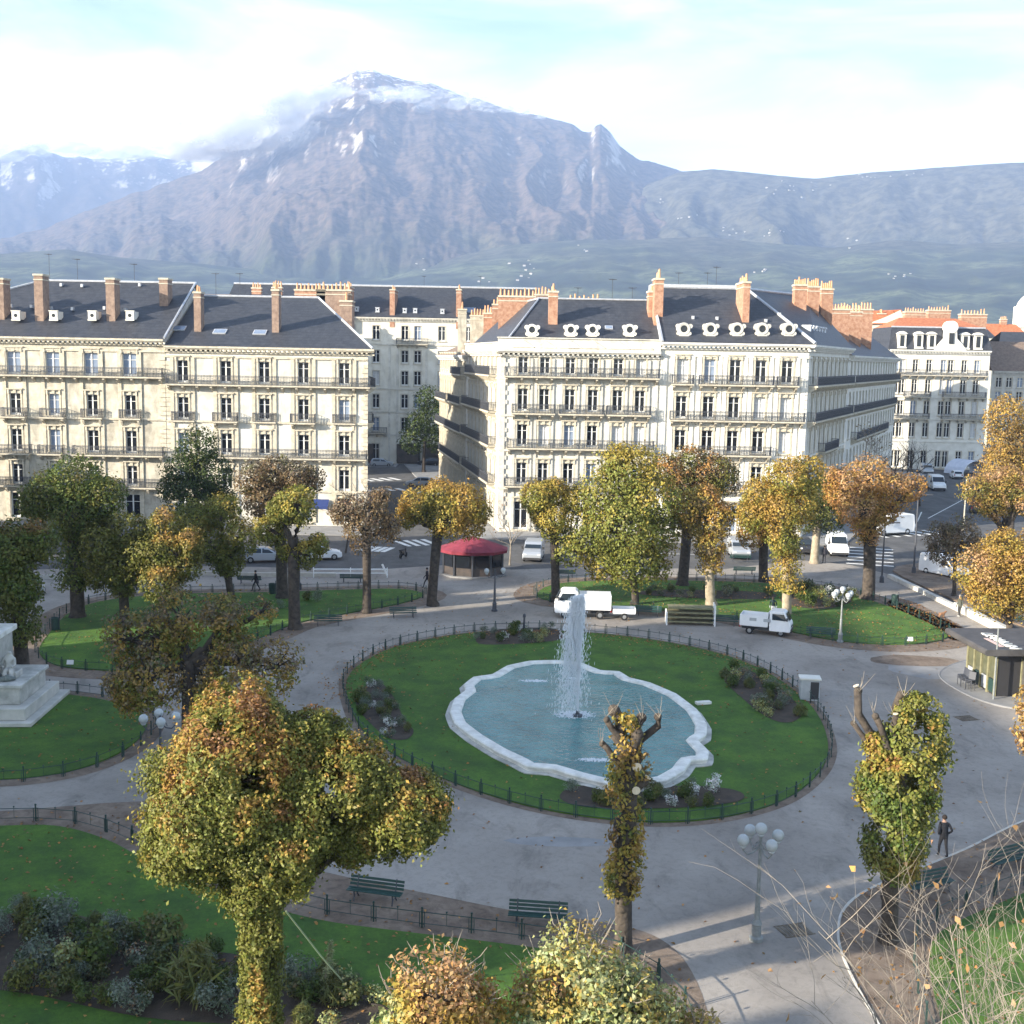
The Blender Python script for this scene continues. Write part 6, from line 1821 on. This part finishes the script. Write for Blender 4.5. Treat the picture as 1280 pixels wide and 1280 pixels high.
tag(b.build('kerb_wall', M['stone_grey']), 'low pale stone wall running diagonally under the bushy golden tree', 'wall')
isl2 = smooth_poly(gp([(1116, 714), (1150, 705), (1200, 700), (1280, 720), (1380, 780), (1340, 800), (1240, 770), (1180, 745)], -.1), 3)
sheet('verge', isl2, .015, M['dirt'], z0=-.12)

# ------------------------------------------------------------------ vehicles
def wheel_pair(o, x, y, r, w=.2):
    for s in (-1, 1):
        b = MB(); b.lathe([(r * .55, -w / 2), (r * .95, -w / 2), (r, -w * .3), (r, w * .3), (r * .95, w / 2), (r * .55, w / 2)], (0, 0, 0), 16, 'Y', cap=False)
        t = MB(); 
        wh = b.build('wheel', M['rubber'], o); wh.location = (x, s * y, r)
        t.lathe([(.02, -w * .42 * s * -1), (r * .5, w * .40 * s), (r * .6, w * .3 * s)], (0, 0, 0), 14, 'Y', cap=False)
        t.build('rim', M['rim'], wh)
def shell(prof, half, name, m, o, top_in=.0, bev=.05, z_in=1e9):
    """side profile (x, z) swept across the width, leaning in above z_in"""
    b = MB(); n = len(prof)
    def hw(z): return half - (top_in if z > z_in else 0)
    v = [(x, -hw(z), z) for x, z in prof] + [(x, hw(z), z) for x, z in prof]
    b.add(v, [(i, (i + 1) % n, n + (i + 1) % n, n + i) for i in range(n)] + [tuple(range(n, 2 * n)), tuple(range(n))[::-1]])
    return b.build(name, m, o, bevel=bev)
def lights(o, xf, xr, y, zf, zr):
    for s in (-1, 1):
        b = MB(); b.cbox((xf, s * y, zf), (.08, .3, .16)); b.build('headlight', M['headlight'], o)
        b = MB(); b.cbox((xr, s * y, zr), (.06, .16, .26)); b.build('tail_light', M['tail_red'], o)
def make_car(paint, hatch=True):
    o = thing('parked_car', '', 'car')
    prof = [(-1.95, .30), (-2.02, .55), (-1.98, .85), (-1.90, .95), (-1.2, .98), (1.0, .92), (1.7, .84), (2.02, .66), (2.06, .40), (1.98, .26), (1.65, .24), (-1.6, .24)]
    body = shell(prof, .84, 'body', M[paint], o, bev=.08)
    cab = [(-1.92, .95), (-1.72, 1.32), (-1.45, 1.43), (.10, 1.45), (.35, 1.40), (1.12, .93)]
    shell(cab, .80, 'cabin', M[paint], o, .16, .06, 1.2)
    b = MB()
    for s in (-1, 1):
        f = lambda x, z: (x, s * (.812 - (.155 if z > 1.2 else 0) * 1.0), z)
        b.quad(f(-1.62, .99), f(-.28, .97), f(-.28, 1.36), f(-1.42, 1.36)); b.quad(f(-.18, .97), f(.86, .95), f(.28, 1.36), f(-.18, 1.37))
    b.build('side_window', M['car_glass'], o)
    b = MB(); b.quad((1.09, -.70, .965), (1.09, .70, .965), (.40, .58, 1.40), (.40, -.58, 1.40)); b.build('windscreen', M['car_glass'], o)
    b = MB(); b.quad((-1.935, -.68, .99), (-1.935, .68, .99), (-1.735, .56, 1.34), (-1.735, -.56, 1.34)); b.build('rear_window', M['car_glass'], o)
    b = MB(); b.box(2.0, 2.09, -.78, .78, .28, .44); b.box(-2.06, -1.98, -.78, .78, .30, .46); b.build('bumper', M['plastic_dark'], o, bevel=.02)
    lights(o, 1.98, -2.0, .62, .68, .78)
    wheel_pair(o, 1.28, .76, .31); wheel_pair(o, -1.28, .76, .31)
    return o
def make_van(paint, L=4.9, H=2.1, small=False):
    o = thing('parked_van', '', 'van')
    f = L / 2
    prof = [(-f, .32), (-f - .02, 1.0), (-f + .05, H - .12), (-f + .18, H), (f - 2.0, H), (f - 1.7, H - .06), (f - .95, 1.22), (f - .25, 1.02), (f - .02, .82), (f, .40), (f - .1, .28), (-f + .2, .26)]
    shell(prof, .92, 'body', M[paint], o, .07, .09, 1.1)
    b = MB(); b.quad((f - .985, -.80, 1.27), (f - .985, .80, 1.27), (f - 1.66, .74, H - .16), (f - 1.66, -.74, H - .16)); b.build('windscreen', M['car_glass'], o)
    o.children[-1].location = (.03, 0, .02)
    b = MB()
    for s in (-1, 1):
        b.quad((f - 1.1, s * .93, 1.25), (f - 2.15, s * .925, 1.25), (f - 2.15, s * .885, H - .32), (f - 1.72, s * .885, H - .32))
    b.build('side_window', M['car_glass'], o)
    b = MB(); b.quad((-f - .03, -.7, 1.2), (-f - .03, .7, 1.2), (-f + .02, .66, H - .3), (-f + .02, -.66, H - .3)); b.build('rear_window', M['car_glass'], o)
    b = MB(); b.box(f - .04, f + .05, -.86, .86, .28, .5); b.build('bumper', M['plastic_dark'], o, bevel=.02)
    for s in (-1, 1):
        b = MB(); b.cbox((f - 1.15, s * 1.02, 1.3), (.12, .2, .26)); b.build('mirror', M['plastic_dark'], o)
    lights(o, f - .06, -f - .02, .68, .78, .95)
    wheel_pair(o, f - .85, .82, .33); wheel_pair(o, -f + .95, .82, .33)
    return o
def make_pickup():
    """small forward control tipper; +x is its front"""
    o = thing('pickup_truck', '', 'truck')
    cab = [(.25, .42), (.25, 1.72), (.40, 1.84), (1.20, 1.84), (1.36, 1.74), (1.66, 1.12), (1.76, .95), (1.78, .45), (1.70, .36), (.3, .36)]
    shell(cab, .70, 'cab', M['white_paint'], o, .07, .06, 1.2)
    b = MB(); b.quad((1.655, -.58, 1.18), (1.655, .58, 1.18), (1.40, .54, 1.70), (1.40, -.54, 1.70)); w = b.build('windscreen', M['car_glass'], o); w.location = (.035, 0, .02)
    b = MB()
    for s in (-1, 1): b.quad((1.48, s * .705, 1.2), (.45, s * .685, 1.2), (.45, s * .655, 1.64), (1.28, s * .655, 1.64))
    b.build('side_window', M['car_glass'], o)
    b = MB(); b.box(-1.75, 1.6, -.35, .35, .34, .5); b.box(-.55, .2, -.6, .6, .35, .62); b.build('chassis', M['plastic_dark'], o)
    b = MB(); b.box(-1.85, .15, -.74, .74, .62, .70); b.build('bed', M['white_paint'], o)
    for nm, bx in (('side_board', (-1.85, .15, -.76, -.72, .703, 1.42)), ('side_board', (-1.85, .15, .72, .76, .703, 1.42)), ('tailboard', (-1.87, -1.83, -.70, .70, .703, 1.40)), ('headboard', (.11, .17, -.70, .70, .703, 1.62))):
        b = MB(); b.box(*bx)
        if nm == 'side_board':
            for x in (-1.5, -1.0, -.5, 0): b.box(x - .03, x + .03, bx[2] - .015, bx[3] + .015, .705, 1.40)
        b.build(nm, M['white_paint'], o)
    b = MB()
    for x in (-.9, .1):
        b.box(x - .25, x + .25, -.779, -.776, 1.02, 1.24)
    b.build('decal', M['grey_paint'], o)
    b = MB(); b.box(1.74, 1.82, -.68, .68, .38, .58); b.box(1.765, 1.79, -.45, .45, .66, .80); b.build('bumper', M['plastic_dark'], o)
    for s in (-1, 1):
        b = MB(); b.cbox((1.52, s * .80, 1.32), (.1, .16, .22)); b.build('mirror', M['plastic_dark'], o)
    lights(o, 1.75, -1.86, .52, .78, .6)
    wheel_pair(o, 1.10, .60, .27, .17); wheel_pair(o, -1.15, .60, .27, .17)
    return o
pk = make_pickup(); pk.location = G(958, 792); pk.rotation_euler = (0, 0, R(-20)); pk['label'] = 'small white tipper pickup parked facing right beside the right lawn'
p2 = copy_tree(pk); p2.location = G(727, 771); p2.rotation_euler = (0, 0, R(178)); p2.scale = (1.18, 1.18, 1.18); p2['label'] = 'white box bodied pickup standing behind the water jet'
b = MB(); b.box(-1.86, .16, -.75, .75, 1.425, 1.58); b.build('load_cover', M['white_paint'], p2)
tr0 = thing('trailer', 'small grey flat trailer behind the white box pickup', 'trailer', G(778, 773), R(178))
b = MB(); b.box(-.95, .75, -.6, .6, .45, .52)
b.build('bed', M['grey_paint'], tr0)
for bx in ((-.95, .75, -.62, -.585, .523, .85), (-.95, .75, .585, .62, .523, .85), (-.97, -.94, -.58, .58, .523, .85), (.74, .77, -.58, .58, .523, .85)):
    b = MB(); b.box(*bx); b.build('side_board', M['white_paint'], tr0)
b = MB(); b.tube([(.75, .3, .44), (1.5, 0, .42)], .03, 6); b.tube([(.75, -.3, .44), (1.5, 0, .42)], .03, 6); b.build('drawbar', M['iron'], tr0)
wheel_pair(tr0, -.1, .68, .27, .16)
# rack of boards beside the path
a, c = G(833, 781), G(893, 783)
dd = (c - a).normalized(); rzz = math.atan2(dd.y, dd.x); Lr = (c - a).length
rk = thing('board_rack', 'timber slatted rack with white end frames left of the pickup', 'rack', a, rzz)
b = MB()
for z in (.25, .6, .95, 1.3):
    b.box(.1, Lr - .1, -.05, 1.15, z, z + .05); b.box(.1, Lr - .1, -.08, -.052, z - .03, z + .08)
b.build('shelf', M['timber'], rk)
for x, h in ((0, 1.0), (Lr, 1.6)):
    b = MB()
    for y in (-.1, .5, 1.1): b.box(x - .05, x + .05, y - .05, y + .05, 0, h)
    for z in ((.3, .7, 1.1, 1.5) if x else (.3, .8)): b.box(x - .03, x + .03, -.051, 1.051, z - .07, z + .07)
    b.build('end_frame', M['white_paint'], rk)
van0, used_v = make_van('white_paint'), []
GV = 'vans and cars along the roads'
for px, py, deg, lab, sc in ((1046, 692, -98, 'white van facing the square right of the pale trunk', 1.0), (1112, 668, 205, 'white van seen from behind at the crossing by the broad orange pollard', 1.15), (1170, 612, -98, 'white van driving down the right street', 1.1), (1180, 720, -60, 'white van half hidden by the bushy golden tree', .95)):
    stamp(van0, used_v, G(px, py, -.12), R(deg), lab, GV, sc)
van1, used_w = make_van('silver_paint', 4.3, 1.85), []
for px, py, deg, lab in ((667, 699, -96, 'silver blue van facing the square right of the red roofed kiosk'), (923, 696, -92, 'silver blue van under the orange pollard'), (1158, 592, -100, 'pale van at the kerb deep in the right street')):
    stamp(van1, used_w, G(px, py, -.12), R(deg), lab, GV)
for paint, lst in (('silver_paint', ((330, 702, 14, 'blue grey car behind the yellow tipped pollard'), (477, 583, 4, 'silver car crossing at the end of the left street'), (525, 608, 172, 'silver car turning in the left street'), (22, 745, 20, 'silver car partly hidden at the left picture edge'))),
                   ('white_paint', ((400, 699, 16, 'pale car right of the yellow tufted pollard'), (540, 622, 178, 'white car nearest the square in the left street'), (1195, 598, 80, 'white car parked in the right street'))),
                   ('dark_paint', ((537, 582, 170, 'dark car parked at the end of the left street'), (1005, 690, -95, 'dark car beside the white van under the pollards'), (1220, 640, 70, 'dark car behind the pinkish pollard')))):
    c0, used_c = make_car(paint), []
    for px, py, deg, lab in lst: stamp(c0, used_c, G(px, py, -.12), R(deg), lab, GV)
# scooter at the crossing
g = G(504, 697, -.12)
o = thing('parked_scooter', 'dark scooter by the crossing left of the red roofed kiosk', 'scooter', g, R(70))
b = MB(); b.tube([(-.6, 0, .62), (-.2, 0, .60), (-.1, 0, .32), (.35, 0, .30), (.5, 0, .85)], [.16, .17, .12, .12, .10], 8); b.build('body', M['dark_paint'], o)
b = MB(); b.tube([(.5, 0, .8), (.42, 0, 1.1)], .03, 6); b.tube([(.42, -.32, 1.12), (.42, .32, 1.12)], .025, 6); b.build('handlebar', M['iron'], o)
b = MB(); b.box(-.75, -.05, -.15, .15, .74, .84); b.build('seat', M['rubber'], o, bevel=.03)
for x in (-.55, .62):
    b = MB(); b.lathe([(.14, -.05), (.25, -.05), (.25, .05), (.14, .05)], (x, 0, .25), 14, 'Y', cap=False); b.build('wheel', M['rubber'], o)
# pale tarpaulin shelter in the right street
g = G(1208, 592, 0)
o = thing('tarpaulin_shelter', 'pale rounded tarpaulin shelter at the end of the right street', 'shelter', g, R(20))
b = MB()
n = 12
for i in range(n):
    a0, a1 = math.pi * i / n, math.pi * (i + 1) / n
    f = lambda a, y: (-math.cos(a) * 3.0, y, math.sin(a) * 2.6)
    b.quad(f(a0, -2.5), f(a1, -2.5), f(a1, 2.5), f(a0, 2.5))
b.build('canopy', M['tarp'], o)
b = MB()
for y in (-2.5, 0, 2.5): b.tube([(-math.cos(math.pi * i / 10) * 2.95, y, math.sin(math.pi * i / 10) * 2.55) for i in range(11)], .05, 6)
b.build('frame', M['white_paint'], o)

# blue panels and awnings at street level
for px, w, m, lab in ((398, 2.4, 'blue_sign', 'blue shop awning on the cream corner block'),):
    p = A(px, 636, 134.5)
    o = thing('shop_awning', lab, 'awning', (p.x, 134.2, 2.2))
    b = MB(); b.add([(-w / 2, .6, .9), (w / 2, .6, .9), (w / 2, -.6, .2), (-w / 2, -.6, .2), (-w / 2, -.6, -.1), (w / 2, -.6, -.1)], [(0, 1, 2, 3), (3, 2, 5, 4)]); b.build('canopy', M[m], o)
    b = MB(); b.tube([(-w / 2, .6, .2), (-w / 2, -.58, .2)], .03, 5); b.tube([(w / 2, .6, .2), (w / 2, -.58, .2)], .03, 5); b.build('bracket', M['iron'], o)

# ------------------------------------------------------------------ people and a dog
def figure_material(name, bands):
    """clothing by height on the body: list of (up to z, colour)"""
    m = bpy.data.materials.new(name); m.use_nodes = True
    n, l = m.node_tree.nodes, m.node_tree.links
    b = n['Principled BSDF']; b.inputs['Roughness'].default_value = .85
    tc = n.new('ShaderNodeTexCoord'); sp = n.new('ShaderNodeSeparateXYZ'); mr = n.new('ShaderNodeMapRange'); mr.inputs['From Max'].default_value = 2.0
    r = n.new('ShaderNodeValToRGB'); r.color_ramp.interpolation = 'CONSTANT'
    l.new(tc.outputs['Object'], sp.inputs[0]); l.new(sp.outputs['Z'], mr.inputs['Value']); l.new(mr.outputs[0], r.inputs['Fac']); l.new(r.outputs['Color'], b.inputs['Base Color'])
    r.color_ramp.elements[0].color = (*bands[0][1], 1); r.color_ramp.elements[0].position = 0
    r.color_ramp.elements[1].position = bands[0][0] / 2; r.color_ramp.elements[1].color = (*bands[1][1], 1)
    for (z, _), (_, c) in zip(bands[1:-1], bands[2:]):
        e = r.color_ramp.elements.new(z / 2); e.color = (*c, 1)
    return m
def skin_mesh(name, joints, bones, rad, m, parent, root=0, sub=1):
    me = bpy.data.meshes.new(name)
    me.from_pydata([tuple(j) for j in joints], bones, [])
    o = put(bpy.data.objects.new(name, me), parent)
    sk = o.modifiers.new('skin', 'SKIN'); sk.use_smooth_shade = True
    for i, s in enumerate(me.skin_vertices[0].data):
        s.radius = rad[i] if hasattr(rad[i], '__len__') else (rad[i], rad[i]); s.use_root = (i == root)
    su = o.modifiers.new('smooth', 'SUBSURF'); su.levels = sub; su.render_levels = sub
    me.materials.append(m)
    return o
def person(px, py, heading, label, m, pose='stand', hair=(.03, .02, .015), lean=0.0, h=1.75, pockets=True, stride=.30):
    g = G(px, py)
    o = thing('person', label, 'person', g, heading)
    # faces +x. joints: pelvis, spine, chest, neck, head base, head top ...
    st = stride if pose == 'walk' else .03
    J = [(0, 0, .95), (.0, 0, 1.12), (.02, 0, 1.30), (.02, 0, 1.43), (.03, 0, 1.53), (.05, 0, 1.60), (.045, 0, 1.68)]
    Rr = [(.14, .18), (.135, .18), (.14, .20), (.095, .12), (.055, .055), (.085, .075), (.08, .075)]
    Bn = [(0, 1), (1, 2), (2, 3), (3, 4), (4, 5), (5, 6)]
    def add(p, r, par):
        J.append(p); Rr.append((r, r)); Bn.append((par, len(J) - 1)); return len(J) - 1
    for s in (-1, 1):
        k = s * st
        hip = add((.0, s * .09, .88), .095, 0)
        kn = add((.04 + k * .6, s * .10, .50), .062, hip)
        an = add((k - (.05 if k < 0 else 0), s * .10, .09 if k > -.1 else .13), .042, kn)
        add((k + .15, s * .115, .035 if k > -.1 else .05), .036, an)
        sh = add((.0, s * .19, 1.41), .062, 3)
        if pockets:
            el = add((-.10, s * .30, 1.14), .050, sh); wr = add((.05, s * .20, .98), .040, el)
        else:
            el = add((-.04 - s * st * .5, s * .25, 1.14), .048, sh); wr = add((.06 - s * st * .9, s * .25, .92), .034, el)
            pal = add((.075 - s * st * .95, s * .25, .85), .030, wr)
            for f in range(4):
                a = add((.06 + .022 * (f - .5) - s * st * .95, s * .245, .79), .010, pal)
                add((.075 + .02 * (f - .5) - s * st * .95, s * .235, .74 + .006 * abs(f - 1.5)), .009, a)
            a = add((.12 - s * st * .95, s * .24, .82), .011, pal); add((.14 - s * st * .95, s * .235, .785), .010, a)
    if lean:
        J = [(x + (z - .95) * lean if z > .95 else x, y, z - (abs(lean) * .25 * (z - .95) if z > .95 else 0)) for x, y, z in J]
    body = skin_mesh('body', J, Bn, Rr, m, o)
    hd = Vector(J[6])
    b = MB(); b.ball((hd.x - .02, 0, hd.z + .015), .103, 12, 8); b.build('hair', mat('hair', hair, .9), o, smooth=True)
    b = MB(); b.ball((hd.x + .095, 0, hd.z - .055), .016, 6, 4); b.ball((hd.x + .078, .032, hd.z - .025), .010, 6, 4); b.ball((hd.x + .078, -.032, hd.z - .025), .010, 6, 4); b.build('face', M['skin'], o, smooth=True)
    o.scale = (h / 1.76,) * 3
    return o
SKIN = (.42, .26, .19)
person(1178, 1072, R(100), 'man in a black jacket walking away from the viewer, hands in pockets', figure_material('dark_clothes', [(.07, (.55, .55, .53)), (.93, (.018, .018, .022)), (1.50, (.012, .013, .018)), (2, SKIN)]), 'walk', stride=.14)
person(1199, 771, R(200), 'person in a grey green coat standing by the stone wall with a small dog', figure_material('grey_clothes', [(.10, (.5, .5, .48)), (.85, (.03, .03, .03)), (1.50, (.07, .075, .06)), (2, SKIN)]), 'stand', (.25, .24, .22), pockets=False)
person(320, 739, R(182), 'pedestrian in black striding past the back left lawn', figure_material('black_clothes', [(.07, (.02, .02, .02)), (.9, (.015, .015, .02)), (1.52, (.015, .015, .02)), (2, SKIN)]), 'walk', pockets=False)
person(534, 735, R(170), 'person in black half hidden by the trunk of the yellow orange pollard', figure_material('dark_coat', [(.07, (.02, .02, .02)), (.9, (.015, .015, .02)), (1.52, (.02, .015, .02)), (2, SKIN)]), 'walk', pockets=False)
person(966, 772, R(250), 'worker in a dark top and pale trousers bending on the grass behind the pickup', figure_material('work_clothes', [(.07, (.1, .08, .06)), (.95, (.50, .52, .56)), (1.52, (.012, .03, .035)), (2, SKIN)]), 'stand', lean=.45, pockets=False)
person(1030, 704, R(90), 'person in dark clothes near the white van under the pollards', figure_material('dark_outfit', [(.07, (.02, .02, .02)), (.9, (.02, .02, .03)), (1.52, (.03, .03, .04)), (2, SKIN)]), 'stand', pockets=False)
g = G(1177, 772)
dg = thing('dog', 'small reddish brown dog standing left of the person in the grey green coat', 'dog', g, R(15))
J = [(0, 0, .30), (-.18, 0, .31), (.16, 0, .31), (.26, 0, .42), (.36, 0, .45), (.45, 0, .43), (-.30, 0, .42)]
Bn = [(0, 1), (0, 2), (2, 3), (3, 4), (4, 5), (1, 6)]
Rr = [.095, .085, .10, .06, .06, .03, .018]
for s in (-1, 1):
    k = len(J); J += [(.17, s * .07, .20), (.15, s * .07, .10), (.17, s * .07, .02)]; Bn += [(2, k), (k, k + 1), (k + 1, k + 2)]; Rr += [.045, .028, .024]
    k = len(J); J += [(-.16, s * .07, .22), (-.24, s * .07, .13), (-.22, s * .07, .02)]; Bn += [(1, k), (k, k + 1), (k + 1, k + 2)]; Rr += [.05, .028, .024]
    k = len(J); J += [(.33, s * .055, .54)]; Bn += [(4, k)]; Rr += [.02]
skin_mesh('body', J, Bn, Rr, M['dog_fur'], dg)

# ------------------------------------------------------------------ monument on the left lawn
mc = G(-17, 888)
mo = thing('monument', 'pale stone monument with stepped base and seated figure at the left picture edge', 'statue', (mc.x, mc.y, .07), R(3))
for nm, hx, hy, z0, z1, m in (('base_slab', 3.5, 3.2, 0, .22, 'stone_grey'), ('step', 3.05, 2.75, .223, .85, 'stone_grey'), ('plinth', 2.55, 2.0, .853, 1.75, 'marble_old'), ('plinth_cap', 2.7, 2.15, 1.753, 1.95, 'marble_old'), ('pedestal', 1.15, 1.1, 1.953, 4.2, 'marble_old'), ('pedestal_cap', 1.35, 1.3, 4.203, 4.5, 'marble')):
    b = MB(); b.box(-hx, hx, -hy, hy, z0, z1); b.build(nm, M[m], mo, bevel=.04)
J = [(1.55, -.5, 2.35), (1.5, -.45, 2.7), (1.5, -.42, 3.0), (1.52, -.45, 3.22), (1.56, -.5, 3.38)]
Bn = [(0, 1), (1, 2), (2, 3), (3, 4)]; Rr = [.24, .2, .22, .09, .14]
for s in (-1, 1):
    k = len(J); J += [(1.6 + s * .16, -.95, 2.42), (1.62 + s * .17, -1.05, 2.02), (1.62 + s * .17, -1.25, 1.99)]; Bn += [(0, k), (k, k + 1), (k + 1, k + 2)]; Rr += [.15, .11, .08]
    k = len(J); J += [(1.5 + s * .28, -.48, 2.95), (1.52 + s * .36, -.7, 2.65), (1.55 + s * .2, -.95, 2.6)]; Bn += [(2, k), (k, k + 1), (k + 1, k + 2)]; Rr += [.09, .07, .05]
skin_mesh('seated_figure', J, Bn, Rr, M['marble_old'], mo, sub=2)
b = MB(); b.box(1.2, 2.0, -.9, .1, 1.953, 2.3); b.build('seat', M['marble_old'], mo, bevel=.05)
b = MB()
b.tube([(1.2, -1.3, 2.0), (1.7, -1.45, 2.15), (2.05, -1.2, 2.05)], [.12, .18, .08], 8); b.ball((1.05, -1.35, 2.15), .25, 8, 6); b.build('garland', M['bronze'], mo)
J = [(0, 0, 5.35), (0, 0, 5.7), (0, -.03, 6.05), (0, -.03, 6.2), (0, -.05, 6.4)]
Bn = [(0, 1), (1, 2), (2, 3), (3, 4)]; Rr = [.2, .2, .24, .09, .13]
for s in (-1, 1):
    k = len(J); J += [(s * .14, .0, 5.0), (s * .15, -.03, 4.6), (s * .15, -.22, 4.55)]; Bn += [(0, k), (k, k + 1), (k + 1, k + 2)]; Rr += [.12, .09, .07]
    k = len(J); J += [(s * .28, 0, 6.0), (s * .36, -.05, 5.65), (s * .2, -.28, 5.6)]; Bn += [(2, k), (k, k + 1), (k + 1, k + 2)]; Rr += [.09, .07, .05]
skin_mesh('standing_figure', J, Bn, Rr, M['bronze'], mo, sub=2)

# ------------------------------------------------------------------ far village houses on the hills
b = MB(); b.box(-9, 9, -6, 6, -4, 7); b.cur = 1; b.extrude([(-6.6, 7.003), (6.6, 7.003), (0, 11)], -9.6, 9.6, 'X')
vm = b.mesh('village_house', [M['stone_grey'], M['brown_roof']])
rnd = random.Random(4)
spots = []
for cx, cy, n, sx, sy in ((985, 236, 12, 34, 5), (1105, 222, 9, 26, 4), (915, 288, 6, 12, 5), (970, 290, 6, 14, 4), (825, 252, 3, 6, 2), (640, 345, 7, 14, 6), (735, 312, 3, 9, 4), (600, 352, 4, 20, 4), (850, 270, 4, 20, 8), (1062, 300, 3, 8, 3), (1110, 346, 3, 8, 3), (1130, 342, 3, 8, 2), (655, 330, 4, 10, 4), (940, 340, 4, 14, 3), (525, 330, 3, 10, 4)):
    for _ in range(n): spots.append((cx + rnd.gauss(0, sx), cy + rnd.gauss(0, sy)))
first = True
for px, py in spots:
    r_ = ray(px, py).normalized()
    best = None
    for t in (low_bvh, hills_bvh, peak_bvh):
        hit = t.ray_cast(Vector((0, 0, CAM_H)), r_)
        if hit[0] is not None and (best is None or hit[3] < best[3]): best = hit
    if best is None: continue
    o = put(bpy.data.objects.new('village_house', vm))
    o.location = best[0]; o.rotation_euler = (0, 0, rnd.uniform(-.6, .6)); s = rnd.uniform(.25, .55); o.scale = (s, s, s)
    tag(o, 'tiny pale village house far off on the hillside', 'house', 'village houses on the hillside')

# ------------------------------------------------------------------ mist on the summit ridge and the air in between
def volume_box(name, lo, hi, build):
    b = MB(); b.box(lo[0], hi[0], lo[1], hi[1], lo[2], hi[2])
    m = bpy.data.materials.new(name); m.use_nodes = True
    n, l = m.node_tree.nodes, m.node_tree.links
    n.remove(n['Principled BSDF'])
    v = n.new('ShaderNodeVolumePrincipled')
    l.new(v.outputs[0], n['Material Output'].inputs['Volume'])
    build(m, n, l, v)
    o = b.build(name, m)
    tag(o, kind='stuff')
    return o
def haze_(m, n, l, v):
    v.inputs['Color'].default_value = (.50, .66, 1.0, 1)
    v.inputs['Density'].default_value = HAZE
    v.inputs['Anisotropy'].default_value = 0.0
HAZE = 1.0e-4
volume_box('haze', (-9000, -500, -2), (9000, 13200, 1900), haze_)
# cloud round the summit: banks of thin white puffs, denser in the middle
mm = bpy.data.materials.new('mist'); mm.use_nodes = True
n, l = mm.node_tree.nodes, mm.node_tree.links
n.remove(n['Principled BSDF'])
df = n.new('ShaderNodeBsdfDiffuse'); df.inputs['Color'].default_value = (.92, .93, .95, 1)
tl = n.new('ShaderNodeBsdfTranslucent'); tl.inputs['Color'].default_value = (.92, .93, .95, 1)
tp = n.new('ShaderNodeBsdfTransparent')
a1 = n.new('ShaderNodeMixShader'); a1.inputs[0].default_value = .5
a2 = n.new('ShaderNodeMixShader')
tc = n.new('ShaderNodeNewGeometry'); t = n.new('ShaderNodeTexNoise'); t.inputs['Scale'].default_value = .006; t.inputs['Detail'].default_value = 6; t.inputs['Roughness'].default_value = .65
r = n.new('ShaderNodeMapRange'); r.inputs['From Min'].default_value = .36; r.inputs['From Max'].default_value = .72; r.inputs['To Max'].default_value = .34
l.new(tc.outputs['Position'], t.inputs['Vector']); l.new(t.outputs['Fac'], r.inputs['Value'])
l.new(df.outputs[0], a1.inputs[1]); l.new(tl.outputs[0], a1.inputs[2]); l.new(r.outputs[0], a2.inputs[0]); l.new(tp.outputs[0], a2.inputs[1]); l.new(a1.outputs[0], a2.inputs[2]); l.new(a2.outputs[0], n['Material Output'].inputs['Surface'])
def mist(path, Y, n_, rr, seed):
    rnd = np.random.default_rng(seed); b = MB()
    for _ in range(n_):
        t = rnd.uniform(0, len(path) - 1.001); i = int(t); f = t - i
        px = path[i][0] * (1 - f) + path[i + 1][0] * f; py = path[i][1] * (1 - f) + path[i + 1][1] * f; w = path[i][2] * (1 - f) + path[i + 1][2] * f
        c = A(px + rnd.normal() * w * .8, py + rnd.normal() * w * .30, Y + rnd.normal() * 120)
        R0 = rr * rnd.uniform(.4, 1.2) * w / 25
        vs = len(b.v)
        b.ball((0, 0, 0), 1.0, 14, 8)
        ph = rnd.uniform(0, 9, 3)
        P = np.array(b.v[vs:]); k = 1 + .7 * (fbm(P * 1.6 + ph, 3) - .5)
        sx = rnd.uniform(1.2, 2.2)
        for q in range(len(P)): b.v[vs + q] = (c.x + P[q, 0] * k[q] * R0 * sx, c.y + P[q, 1] * k[q] * R0, c.z + P[q, 2] * k[q] * R0 * .55)
    o = b.build('mist', mm, None, smooth=True)
    tag(o, kind='stuff')
mist([(225, 192, 14), (270, 176, 26), (320, 152, 30), (370, 125, 22), (415, 112, 12)], 6300, 170, 100, 1)
mist([(455, 118, 8), (510, 120, 16), (560, 124, 15), (620, 134, 8), (680, 146, 5)], 6450, 120, 60, 2)
mist([(-40, 190, 22), (60, 184, 12), (130, 192, 12), (200, 190, 14)], 9600, 60, 130, 3)
